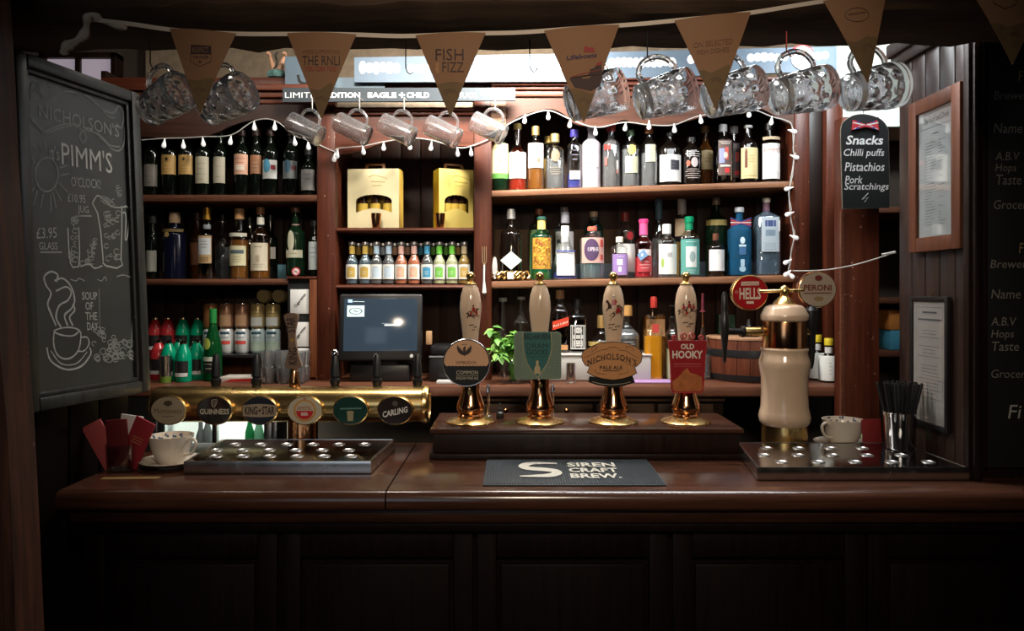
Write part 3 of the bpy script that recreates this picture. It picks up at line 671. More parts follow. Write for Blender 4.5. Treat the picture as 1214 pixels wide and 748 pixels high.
# swan-neck spouts behind the first two pumps
for i, (px, lab) in enumerate(((579, 'thin steel water tap standing between the COMMON and BELHAVEN pumps'), (655, 'thin steel water tap standing just right of the BELHAVEN pump'))):
    t = thing('tap_spout', lab, 'tap', (XB(px, 2.45), 2.45, PZ))
    MB().tube([(0, 0, 0), (0, 0, .085), (0, -.004, .098), (0, -.016, .104), (0, -.026, .098), (0, -.028, .085)], .0055, 10).build('pipe', M_chrome, t)
    MB().lathe([(.012, 0), (.012, .005), (.007, .008)], 14).build('collar', M_chrome, t)
t = thing('dropper_bottle', 'tiny black dropper bottle on the plinth between the first two pumps', 'bottle', (XB(593, 2.43), 2.43, PZ))
MB().lathe([(.012, 0), (.013, .003), (.013, .018), (.006, .024)], 14).build('body', M_black, t); MB().lathe([(.007, .024), (.007, .030), (.004, .034), (.003, .046), (.001, .048)], 10).build('dropper', M_black, t)

# brass font bar with six badges -----------------------------------------
fy = 2.44; fz = ZB(479, fy)
ft = thing('brass_beer_font', 'long horizontal polished brass beer font with six round badges', 'beer font', (XB(347, fy), fy, CT))
fx0, fx1 = XB(183, fy)-ft.location.x, XB(509, fy)-ft.location.x; fz -= CT; fr = .057
mb = MB(); mb.lathe([(.001, fx0-.001), (fr*.75, fx0), (fr*.96, fx0+.012), (fr, fx0+.028), (fr, fx1-.018)], 40, (0, 0, fz), axis='x', cap0=False); mb.build('barrel', M_brass, ft)
mb = MB(); mb.lathe([(fr+.001, fx1-.02), (fr+.004, fx1-.017), (fr+.004, fx1-.006), (fr+.001, fx1), (fr*.82, fx1), (fr*.80, fx1-.003), (.001, fx1-.003)], 40, (0, 0, fz), axis='x', cap0=False); fixn(mb.build('end_cap', M_brass, ft))
MB().lathe([(.052, 0), (.054, .004), (.050, .010), (.048, .012), (.048, fz-.05)], 32, (.032, 0, 0)).build('pedestal', M_copper, ft)
MB().lathe([(.044, 0), (.044, fz-.04)], 20, (-.25, .045, 0)).build('rear_pedestal', M_black, ft) if False else None
badges = [(199.5, 'Mortimers', (.42, .36, .26)), (254.5, 'GUINNESS', (.012, .011, .010)), (308, 'KING STAR', (.02, .025, .04)), (361.5, 'AMSTEL', (.55, .50, .38)), (415.5, 'green', (.01, .045, .035)), (468.5, 'CARLING', (.02, .012, .010))]
yb = 2.44-fr-.012; Sb = F/yb
for i, (px, nm, c0) in enumerate(badges):
    x = XB(px, yb)-ft.location.x; z = ZB(486.5, yb)-CT; rx = 20.5/Sb; rz = 16.5/Sb; y = yb-fy
    bdg = MB().lathe([(.024, .035), (.024, .012)], 16, (x, y, z), axis='y').build('badge_boss', M_brass, ft)
    mb = MB(); n = 32
    mb.loft([[(x+rx*s*cos(-2*pi*k/n), y+q, z+rz*s*sin(-2*pi*k/n)) for k in range(n)] for s, q in ((1.06, .012), (1.08, .006), (1.06, .001), (.99, -.001))], True, True)
    rim = fixn(mb.build('badge', M_brass, ft))
    MB().flat(circle(x, z, rx*.98, rz*.98, 32), y-.0016).build('badge_face', mat('badge_%d' % i, c0, .25, coat=.5), rim, smooth=False)
    yy = y-.0024; mb = MB()
    q = lambda a, b2, c_, d: (x+a*rx, x+b2*rx, z+c_*rz, z+d*rz)
    if i == 0:
        a = q(-.78, .78, -.22, .15); mb.text('Mortimers', *a, y=yy); mb.stroke([(x-.35*rx, z-.42*rz), (x+.35*rx, z-.42*rz)], .0018, yy)
        mb.flat(circle(x, z+.52*rz, .26*rx, .2*rz, 12), yy); mb.stroke([(x, z+.2*rz), (x, z+.5*rz)], .002, yy); m_ = mat('mort_ink', (.10, .08, .05), .5)
    elif i == 1:
        mb.text('GUINNESS', *q(-.85, .85, -.28, .12), y=yy, bold=.02); m_ = mat('guin_ink', (.62, .55, .42), .4)
        mb.stroke(spline([(x-.15*rx, z+.75*rz), (x-.14*rx, z+.4*rz), (x+.0*rx, z+.25*rz), (x+.16*rx, z+.75*rz), (x-.15*rx, z+.75*rz)], 4), .0014, yy)
        for f in (-.06, .02, .08): mb.stroke([(x+f*rx, z+.72*rz), (x+f*rx, z+.35*rz)], .0007, yy)
    elif i == 2:
        ar = [(x-.97*rx, z-.38*rz), (x-.97*rx+.0, z+.36*rz), (x-.5*rx, z+.44*rz), (x, z+.47*rz), (x+.5*rx, z+.44*rz), (x+.97*rx, z+.36*rz), (x+.97*rx, z-.38*rz), (x+.5*rx, z-.46*rz), (x, z-.48*rz), (x-.5*rx, z-.46*rz)]
        MB().flat(ar, yy).build('badge_band', mat('ks_tan', (.36, .29, .21), .4), rim, smooth=False); yy -= .0006
        mb.text('KING', *q(-.85, -.12, -.3, .3), y=yy, bold=.03); mb.text('STAR', *q(.14, .87, -.3, .3), y=yy, bold=.03)
        st = [(x+.01*rx+(.11 if k % 2 == 0 else .05)*rx*sin(k*pi/5), z+(.13 if k % 2 == 0 else .06)*rz*cos(k*pi/5)) for k in range(10)]; mb.flat(st, yy); m_ = MATS['clip_ink']
    elif i == 3:
        MB().prism(circle(x, z, .70*rz*1.15, n=28), yy, yy+.0006).build('badge_ring', mat('am_gold', (.55, .28, .08), .4), rim, smooth=False)
        MB().prism(circle(x, z, .60*rz*1.1, n=28), yy-.0005, yy).build('badge_center', MATS['badge_3'], rim, smooth=False)
        MB().flat(circle(x, z-.02*rz, .56*rz*1.1, n=20, a0=180, a1=360), yy-.0009).build('badge_half', mat('am_red', (.55, .02, .02), .4), rim, smooth=False)
        yy -= .0016; mb.text('AMSTEL', *q(-.42, .42, .05, .3), y=yy, bold=.02); mb.stroke([(x-.08*rx, z+.86*rz), (x+.08*rx, z+.86*rz)], .003, yy); m_ = MATS['badge_3'] if False else mat('am_ink', (.35, .03, .02), .5)
        w_ = MB(); w_.text('BIER', *q(-.2, .2, -.36, -.14), y=yy, bold=.02); w_.build('lettering', M_white, rim, smooth=False)
    elif i == 4:
        mb.stroke([(x-.6*rx, z+.12*rz), (x+.65*rx, z+.16*rz)], .005, yy); m_ = mat('gr_ink', (.10, .22, .18), .4)
        w_ = MB(); w_.flat([(x-.16*rx, z-.75*rz), (x+.16*rx, z-.75*rz), (x+.18*rx, z-.15*rz), (x-.18*rx, z-.15*rz)], yy); w_.flat(circle(x, z-.12*rz, .22*rx, .1*rz, 12), yy-.0004); w_.build('emblem', mat('gr_gold', (.35, .30, .18), .4), rim, smooth=False)
    else:
        mb.text('CARLING', *q(-.72, .72, -.33, .12), y=yy, bold=.03); mb.tr(lambda X, Y, Z: (X, Y, Z+(X-x)*.22)); m_ = mat('car_ink', (.72, .72, .70), .4)
        w_ = MB(); w_.flat(circle(x, z+.5*rz, .16*rx, .2*rz, 10), yy); w_.build('emblem', mat('car_em', (.09, .07, .06), .4), rim, smooth=False)
    mb.build('badge_lettering', m_, rim, smooth=False)
# tap handles standing on the brass bar
for i, px in enumerate((256, 304, 397, 447, 495)):
    x = XB(px, 2.46)-ft.location.x
    mb = MB(); mb.lathe([(.013, fz+.050), (.0135, fz+.062), (.016, fz+.066), (.016, fz+.078), (.0115, fz+.081), (.0115, fz+.085), (.015, fz+.088), (.013, fz+.12), (.010, fz+.15), (.008, fz+.158), (.001, fz+.16)], 12, (x, .02, 0), sq=3)
    h = mb.build('tap_handle', M_black, ft)
    if i == 2: h2 = MB().lathe([(.012, fz+.155), (.013, fz+.162), (.008, fz+.172), (.001, fz+.176)], 14, (x, .02, 0)).build('handle_tip', M_chrome, h)
x = XB(349, 2.46)-ft.location.x
h = MB().lathe([(.014, fz+.048), (.018, fz+.056), (.016, fz+.07), (.014, fz+.10), (.009, fz+.112)], 18, (x, .02, 0)).build('tap_handle', M_copper, ft)
S_ = F/2.46; zz = lambda py: ZB(py, 2.46)-CT
ol = [(337, 374), (341, 371.5), (346, 371), (351, 371.5), (354, 374), (352, 385), (350.5, 396), (351.5, 408), (354, 420), (358, 432), (356, 435.5), (349, 437), (341, 436), (338.5, 433), (341.5, 420), (343, 408), (342.5, 398), (340, 386)]
pd = MB().prism([(XB(a, 2.46)-ft.location.x, zz(b2)) for a, b2 in spline(ol+[ol[0]], 3)[:-1]], .012, .026).build('king_star_paddle', mat('ks_brown', (.19, .12, .08), .5), h, label='tall tan waisted paddle handle lettered KING STAR')
# sub-parts limited to one level: lettering parented to the font beside the paddle
mb = MB(); X = lambda p: XB(p, 2.46)-ft.location.x
mb.text('KING', X(343), X(353), zz(432), zz(412), .0112, rot=90, bold=.02); mb.text('STAR', X(340), X(351), zz(394), zz(376), .0112, rot=90, bold=.02)
mb.build('handle_lettering', MATS['clip_ink'], h, smooth=False)
mb = MB(); cx_, cz_ = X(347), zz(403); mb.flat([(cx_+(.009 if k % 2 == 0 else .004)*sin(k*pi/5), cz_+(.009 if k % 2 == 0 else .004)*cos(k*pi/5)) for k in range(10)], .0110); mb.build('handle_star', mat('star_gold', (.42, .22, .06), .4), h, smooth=False)

# ceramic font ------------------------------------------------------------
cf = thing('ceramic_beer_font', 'tall cream ceramic and brass beer font column holding HELLS and PERONI badges', 'beer font', (XB(930, 2.45), 2.45, CT))
S2 = F/2.45; zf = lambda py: ZB(py, 2.45)-CT
MB().lathe([(.073, 0), (.074, .004), (.071, .008), (.071, zf(503))], 40).build('brass_base', M_brass, cf)
MB().lathe([(.071, zf(503)), (.079, zf(499)), (.081, zf(493)), (.078, zf(488)), (.074, zf(482)), (.072, zf(465)), (.073, zf(447)), (.078, zf(436)), (.080, zf(430)), (.078, zf(426)), (.073, zf(421)), (.072, zf(417)), (.075, zf(414)), (.073, zf(412))], 44).build('ceramic_body', M_cream, cf)
MB().lathe([(.068, zf(413)), (.069, zf(411)), (.069, zf(382)), (.067, zf(379))], 44).build('brass_band', M_copper, cf)
MB().lathe([(.067, zf(381)), (.073, zf(379)), (.075, zf(375)), (.073, zf(372)), (.068, zf(369)), (.065, zf(366)), (.058, zf(363)), (.045, zf(361))], 44).build('ceramic_cap', M_cream, cf)
MB().lathe([(.034, zf(362)), (.036, zf(360)), (.030, zf(357)), (.020, zf(353)), (.013, zf(350.5)), (.016, zf(347)), (.0165, zf(344)), (.012, zf(340)), (.005, zf(338)), (.001, zf(337.5))], 28).build('finial', M_brass, cf)
MB().tube([(XB(900, 2.45)-cf.location.x, 0, zf(345.5)), (XB(953, 2.45)-cf.location.x, 0, zf(344))], .0055, 10).build('cross_rod', M_brass, cf)
for i, (px, py, rx, rz, m) in enumerate(((889, 347, 22, 21, mat('hells_red', (.40, .012, .016), .3, coat=.4)), (969, 343, 23, 21.5, mat('peroni_cream', (.42, .35, .27), .3, coat=.4)))):
    x = XB(px, 2.45)-cf.location.x; z = zf(py); rx /= S2; rz /= S2; n = 36
    mb = MB(); mb.loft([[(x+rx*s*cos(-2*pi*k/n), q, z+rz*s*sin(-2*pi*k/n)) for k in range(n)] for s, q in ((.9, .02), (1.0, .016), (1.02, .006), (.99, .0), (.93, -.002))])
    rim = fixn(mb.build('badge', M_brass if i == 0 else M_copper, cf, label='red round HELLS badge' if i == 0 else 'cream round PERONI badge'))
    MB().flat(circle(x, z, rx*.94, rz*.94, n), -.0026).build('badge_face', m, rim, smooth=False)
    mb = MB()
    if i == 0:
        mb.text('HELLS', x-.58*rx, x+.58*rx, z-.38*rz, z+.28*rz, -.0032, bold=.03)
        mb.flat([(x-.48*rx, z+.40*rz), (x+.48*rx, z+.42*rz), (x+.48*rx, z+.64*rz), (x-.48*rx, z+.62*rz)], -.003); mb.flat([(x-.2*rx, z-.62*rz), (x+.2*rx, z-.62*rz), (x+.2*rx, z-.48*rz), (x-.2*rx, z-.48*rz)], -.003)
        for f in (-1, 1): mb.stroke(circle(x+f*.74*rx, z+.04*rz, .07*rx, n=8)+[(x+f*.74*rx+.07*rx, z+.04*rz)], .001, -.003)
        mb.build('lettering', mat('hells_white', (.72, .62, .52), .5), rim, smooth=False)
        w_ = MB(); w_.text('CAMDEN', x-.42*rx, x+.42*rx, z+.44*rz, z+.58*rz, -.0034, bold=.03); w_.build('lettering', MATS['hells_red'], rim, smooth=False)
    else:
        mb.text('PERONI', x-.72*rx, x+.72*rx, z-.08*rz, z+.26*rz, -.0032, bold=.03); mb.stroke([(x-.7*rx, z-.22*rz), (x+.72*rx, z-.2*rz)], .0035, -.0031)
        mb.flat(circle(x+.05*rx, z+.62*rz, .2*rx, .16*rz, 12), -.0031); mb.build('lettering', mat('peroni_ink', (.16, .03, .02), .4), rim, smooth=False)
        w_ = MB(); w_.flat(circle(x+.05*rx, z-.52*rz, .26*rx, .14*rz, 14), -.0031); w_.build('crest', mat('peroni_crest', (.30, .20, .10), .4), rim, smooth=False)
# left tap arm and black lever; right tap
zt = zf(393)
MB().lathe([(.014, -.132), (.015, -.128), (.015, -.062)], 20, (0, 0, zt), axis='x').build('tap_arm', M_brass, cf)
a_ = MB().lathe([(.018, -.140), (.019, -.134), (.018, -.128)], 20, (0, 0, zt), axis='x').build('arm_collar', M_black, cf)
MB().tube([(-.140, 0, zt), (-.160, 0, zt+.001), (-.185, 0, zt+.002), (-.197, 0, zt)], .0095, 12).build('tap_barrel', M_black, cf)
xl = XB(859, 2.45)-cf.location.x
MB().lathe([(.003, zf(430)), (.005, zf(427)), (.008, zf(412)), (.012, zf(398)), (.014, zf(388)), (.014, zf(377)), (.010, zf(374)), (.011, zf(366)), (.009, zf(350)), (.004, zf(346))], 14, (xl, 0, 0), sq=2.6).build('tap_lever', M_black, cf)
MB().lathe([(.015, .062), (.015, .082)], 20, (0, 0, zt+.002), axis='x').build('tap_arm', M_brass, cf)
xl = XB(962, 2.45)-cf.location.x
MB().lathe([(.003, zf(437)), (.008, zf(430)), (.011, zf(415)), (.013, zf(398)), (.020, zf(388)), (.023, zf(376)), (.022, zf(368)), (.010, zf(363))], 16, (xl, 0, 0), sq=2.4).build('tap_lever', M_black, cf)

# bar mat ------------------------------------------------------------------
bm_ = thing('bar_mat', 'dark ribbed rubber bar mat with white SIREN CRAFT BREW lettering', 'bar mat', (.161, 1.945, CT+.0002))
Mrub = mat('rubber', (.045, .055, .065), .5)
MB().box(-.236, .236, 0, .288, 0, .004, .0015).build('mat_base', Mrub, bm_)
rbm = MB().box(-.0013, .0013, .006, .282, .004, .0068)
first = None
for k in range(66):
    x = -.229+k*.00704
    if first is None: first = rbm.build('rib', Mrub, bm_, smooth=False); first.location = (x, 0, 0)
    else: copy_part(first, bm_, (x, 0, 0))
def onmat(mb): return mb.tr(lambda x, y, z: (x, z, .0075))
mb = MB(); ml = mat('mat_white', (.66, .64, .56), .6)
for s_, z0 in (('SIREN', .185), ('CRAFT', .120), ('BREW.', .055)): mb.text(s_, -.005, .130, z0, z0+.05, 0, bold=.03)
onmat(mb).tr(lambda x, y, z: (x, y, z)).build('lettering', ml, bm_, smooth=False)
mb = MB(); pts = [(-.032, .225), (-.10, .228), (-.128, .20), (-.118, .168), (-.07, .150), (-.045, .135), (-.040, .108), (-.060, .085), (-.10, .078), (-.140, .075)]
L = spline(pts, 5); Lw = []; Rw = []
for i, p in enumerate(L):
    a = L[max(i-1, 0)]; b2 = L[min(i+1, len(L)-1)]; dx, dz = b2[0]-a[0], b2[1]-a[1]; l = math.hypot(dx, dz); w = .020*min(1, .35+i/12)*min(1, .25+(len(L)-1-i)/14)
    Lw.append((p[0]-dz/l*w*.7, 0, p[1]+dx/l*w)); Rw.append((p[0]+dz/l*w*.7, 0, p[1]-dx/l*w))
n = len(L); mb.add(Lw+Rw, [(i, n+i, n+i+1, i+1) for i in range(n-1)])
onmat(mb).build('swan_letter', ml, bm_, smooth=False)

# cups -----------------------------------------------------------------------
def cup(X, Y, Z, ang, s, label_c, label_s, rim_col):
    sc = thing('saucer', label_s, 'saucer', (X, Y, Z))
    MB().lathe([(.001, .004), (.030*s, .003), (.034*s, 0), (.038*s, 0), (.042*s, .005), (.070*s, .014), (.088*s, .021), (.089*s, .023), (.086*s, .023), (.066*s, .017), (.040*s, .009), (.001, .009)], 44, cap0=False, cap1=False).build('dish', M_china, sc)
    t = thing('tea_cup', label_c, 'cup', (X, Y, Z+.009*1.05), ang)
    prof = [(.001, .002), (.026, .002), (.028, 0), (.031, 0), (.033, .004), (.045, .022), (.056, .048), (.063, .082), (.0635, .084), (.061, .084), (.053, .050), (.041, .022), (.024, .012), (.001, .010)]
    MB().lathe([(r*s, z*s) for r, z in prof], 44, cap0=False, cap1=False).build('bowl', M_china, t)
    pts = spline([(.056*s, 0, .070*s), (.075*s, 0, .078*s), (.090*s, 0, .070*s), (.088*s, 0, .052*s), (.072*s, 0, .034*s), (.050*s, 0, .030*s)], 5)
    MB().tube(pts, [.0045*s]*len(pts), 10).build('handle', M_china, t)
    mb = MB()                                # floral sprigs inside the rim
    for k in range(18):
        a = k*2*pi/18+.1; zz_ = .070+.006*sin(k*3); r = .0583
        for j in range(3):
            a2 = a+random.uniform(-.09, .09); z2 = (zz_+random.uniform(-.006, .006))*s; rr = (.0603-(.084-z2/s)*.235)*s-.0008
            q = circle(0, 0, .0035, n=6); mb.add([(rr*cos(a2+p[0]/rr), rr*sin(a2+p[0]/rr), z2+p[1]) for p in q], [tuple(range(6))])
    mb.build('floral_print', mat('floral', rim_col, .4), t, smooth=False)
    return t
M_china = mat('china', (.74, .66, .56), .15, coat=.3)
cup(XB(203, 2.16), 2.16, CT, RAD(-20), .97, 'cream floral tea cup beside the red napkins', 'cream saucer under the tea cup beside the napkins', (.06, .12, .22))
cup(XB(995, 2.41)+.012, 2.41, CT, RAD(205), 1.0, 'cream floral tea cup beside the ceramic font', 'cream saucer under the tea cup beside the ceramic font', (.10, .12, .20))
t = thing('tea_spoon', 'small steel tea spoon resting on the saucer next to the ceramic font', 'spoon', (XB(1015, 2.36), 2.36, CT+.026))
MB().tube([(0, 0, 0), (.05, .012, .003), (.085, .02, .006)], [.003, .0018, .003], 8).build('handle', M_chrome, t)

# napkin holder and napkins
hx, hy = XB(146, 2.13), 2.13
t = thing('napkin_glass', 'small clear glass holder standing on the counter below the chalkboard', 'glass', (hx, hy, CT))
fixn(MB().lathe([(.001, .002), (.032, .002), (.034, .0), (.036, .002), (.040, .075), (.038, .075), (.033, .008), (.001, .008)], 24, sq=3.5, cap0=False, cap1=False).build('glass_body', thin_glass('napkin_glass', (.86, .88, .88)), t))
def napkin(dx, dy, w, h, tilt, yaw, m, label, lean=0, z0=.012):
    t = thing('napkin', label, 'napkin', (hx+dx, hy+dy, CT+z0), rot=(RAD(lean), RAD(tilt), RAD(yaw)), group='napkins in the glass holder')
    o = MB().box(-w/2, w/2, -.003, .003, 0, h, .0015).build('folded_sheet', m, t)
    MB().box(-w/2+.002, w/2-.002, .0035, .006, .0, h-.004, .001).build('inner_fold', m, t); return t
Mn1 = mat('napkin_red', (.30, .018, .03), .7); Mn2 = mat('napkin_pink', (.52, .10, .11), .75); Mn3 = mat('napkin_maroon', (.14, .01, .016), .7)
napkin(-.020, -.008, .056, .135, -28, 5, Mn2, 'pinkish red folded napkin leaning furthest out of the glass, beside the chalkboard')
napkin(-.004, -.012, .060, .130, -4, 0, Mn3, 'dark maroon folded napkin upright in the front of the glass')
napkin(.004, .006, .062, .140, 8, 0, M_paper, 'white folded paper napkin between the red ones')
n4 = napkin(.014, -.004, .062, .140, 24, -8, Mn1, 'bright red folded napkin with gold print leaning toward the tea cup')
mb = MB()
for i in range(3): mb.stroke([(-.018, .085-i*.008), (.016, .087-i*.008)], .0022, -.0036)
mb.build('gold_print', mat('gold_print', (.45, .22, .10), .5), n4, smooth=False)
o = MB().box(-.075, .075, -.012, .012, 0, .0005).build('tape_strip', mat('old_tape', (.22, .13, .04), .6), loc=(XB(153, 2.02), 2.03, CT), rot=(0, 0, RAD(3))); tag(o, 'strip of yellowed adhesive tape stuck on the counter below the napkins', 'tape')

# tumbler with straws
t = thing('steel_tumbler', 'polished steel tumbler standing on the steel tray holding black straws', 'tumbler', (XB(1067, 2.24), 2.24, CT+.0365))
fixn(MB().lathe([(.001, .001), (.036, .001), (.038, 0), (.040, .003), (.046, .105), (.0475, .108), (.045, .108), (.038, .006), (.001, .006)], 40, cap0=False, cap1=False).build('body', M_chrome, t))
random.seed(11); sm_ = None; tx_, ty_, tz_ = t.location
for k in range(44):
    a = random.uniform(0, 2*pi); r = .026*math.sqrt(random.random()); ln = random.uniform(.175, .20); til = random.uniform(.05, .24)
    if sm_ is None: sm_ = MB().tube([(0, 0, 0), (0, 0, .19)], .0034, 6)
    if k == 0: o = sm_.build('drinking_straw', M_blackm); first = o
    else: o = first.copy(); COL.objects.link(o)
    o.location = (tx_+r*cos(a)*.8, ty_+r*sin(a)*.8, tz_+.007); d = random.uniform(0, 2*pi)
    rmax = .036; o.rotation_euler = (-sin(a)*min(til, .24)*(1 if r > .005 else .4), cos(a)*min(til, .24)*(1 if r > .005 else .4), 0)
    tag(o, 'black drinking straw standing in the steel tumbler', 'straw', 'black straws in the steel tumbler')
t = MB().box(-.035, .035, -.002, .002, 0, .105, .001).build('menu_card', mat('card_red', (.22, .02, .02), .5), loc=(XB(1042, 2.30), 2.335, CT+.0005), rot=(RAD(-6), 0, RAD(15))); tag(t, 'small dark red menu card standing behind the steel tumbler', 'menu card')
t = MB().box(-.03, .03, -.02, .02, 0, .045, .012).build('tea_sachet', mat('sachet_green', (.45, .62, .30), .6, noise=.4, nscale=60), loc=(XB(1031, 2.49), 2.48, CT)); tag(t, 'small pale green sachet beside the saucer behind the steel tray', 'sachet')
# ================================================================== BOTTLES ON THE BACK BAR
DF, DB = 3.165, 3.275                        # front and back row
ZA1 = ZB(231, D0); ZA2 = ZB(331, D0); ZB1 = ZB(270, D0); ZB2 = ZB(337.5, D0)
def prof_bottle(H, R, sh=.60, nk=.76, rn=.014, sq=2, lip=True, r2=None, base=None):
    r2 = r2 or R; base = base or R
    P_ = [(base*.90, 0, sq), (base, .005, sq), (r2, H*sh, sq)]
    for i in range(1, 6):
        t = i/6; k = (1+cos(pi*t))/2; P_.append((rn+(r2-rn)*k, H*(sh+(nk-sh)*t), sq+(2-sq)*t))
    P_ += [(rn, H*nk, 2), (rn*.95, H*.955, 2)]
    if lip: P_ += [(rn*1.12, H*.957, 2), (rn*1.12, H*.985, 2)]
    P_ += [(rn*.9, H*.99, 2)]
    return P_
def patch(mb, R, z0, z1, ha, sq=2, e=.0007, off=0, seg=10, R2=None):
    pts0 = []; pts1 = []
    for i in range(seg+1):
        t = RAD(-90+off-ha+2*ha*i/seg); k = 1 if sq == 2 else 1/((abs(cos(t))**sq+abs(sin(t))**sq)**(1/sq))
        r = R*k+e; r_ = (R2 or R)*k+e; pts0.append((r*cos(t), r*sin(t), z0)); pts1.append((r_*cos(t), r_*sin(t), z1))
    n = seg+1; return mb.add(pts0+pts1, [(i, i+1, n+i+1, n+i) for i in range(seg)])
def lw(R, sq, e=.0013):
    def f(x, z):
        if sq == 2: a = x/R; return ((R+e)*sin(a), -(R+e)*cos(a), z)
        a = math.atan2(x, R); t = -pi/2+a; k = 1/((abs(cos(t))**sq+abs(sin(t))**sq)**(1/sq)); return ((R*k+e)*cos(t), (R*k+e)*sin(t), z)
    return f
GL = {}
def glass_m(key):
    D_ = dict(clear=lambda: M_thin, green=lambda: mat('green_glass', (.02, .07, .03), .06, trans=.75, ior=1.3), wine=lambda: mat('wine_glass', (.004, .006, .004), .08),
              dark=lambda: mat('dark_glass', (.006, .004, .003), .05, coat=.3), blue=lambda: mat('blue_glass', (.06, .36, .75), .04, trans=.85, ior=1.2), teal=lambda: thin_glass('teal_glass', (.35, .80, .75)),
              amber=lambda: mat('amber_glass', (.20, .07, .015), .05, trans=.6, ior=1.3), pink=lambda: thin_glass('pink_glass', (.95, .45, .50)), frost=lambda: mat('frosted_glass', (.70, .66, .72), .45, trans=.35),
              navy=lambda: mat('navy_glass', (.004, .005, .016), .15), ltgreen=lambda: thin_glass('pale_green_glass', (.70, .90, .75)), ltblue=lambda: thin_glass('pale_blue_glass', (.70, .84, .95)), dgreen=lambda: mat('tonic_green', (.006, .08, .02), .08, trans=.4, ior=1.2))
    if key not in GL: GL[key] = D_[key]()
    return GL[key]
LIQ = dict(water=((.97, .98, 1), 1.12), gin=((.92, .97, 1), 1.12), whisky=((.80, .30, .06), 1.2), gold=((.85, .52, .14), 1.2), red=((.70, .06, .03), 1.2), orange=((.95, .40, .02), 1.1), pinkq=((.9, .25, .25), 1.15),
           pale=((.90, .92, .55), 1.15), blueq=((.15, .18, .75), 1.15), purple=((.30, .16, .60), 1.15), peach=((.90, .30, .16), 1.15), dark=((.10, .03, .01), 1.2), bluegrey=((.35, .50, .62), 1.2))
def liq_m(k): c, i = LIQ[k]; return mat('liquid_'+k, c, .0, trans=dict(orange=.25, peach=.45, pale=.40, gold=.65, whisky=.75, red=.65, pinkq=.55, bluegrey=.7, gin=.86, water=.88, blueq=.7).get(k, 1), ior=i)
def cols(mb, f2, x0, x1, lo, hi, n=8):
    b = len(mb.v)
    for i in range(n+1):
        x = x0+(x1-x0)*i/n; mb.v += [tuple(f2(x, lo(x))), tuple(f2(x, hi(x)))]
    mb.f += [(b+2*i, b+2*i+2, b+2*i+3, b+2*i+1) for i in range(n)]
    return mb
def disc(mb, f2, cx, cz, rx, rz, n=12):
    import math as m_
    b = len(mb.v)
    for i in range(n+1):
        a = pi-pi*i/n; x = cx+rx*cos(a); h = rz*sin(a)+1e-5; mb.v += [tuple(f2(x, cz-h)), tuple(f2(x, cz+h))]
    mb.f += [(b+2*i, b+2*i+2, b+2*i+3, b+2*i+1) for i in range(n)]
    return mb
_mk = {}
def C(c, r=.5, me=0):
    k = (c, r, me)
    if k not in _mk: _mk[k] = mat('tint_%d' % len(_mk), c, r, metal=me)
    return _mk[k]
NOTE = {}
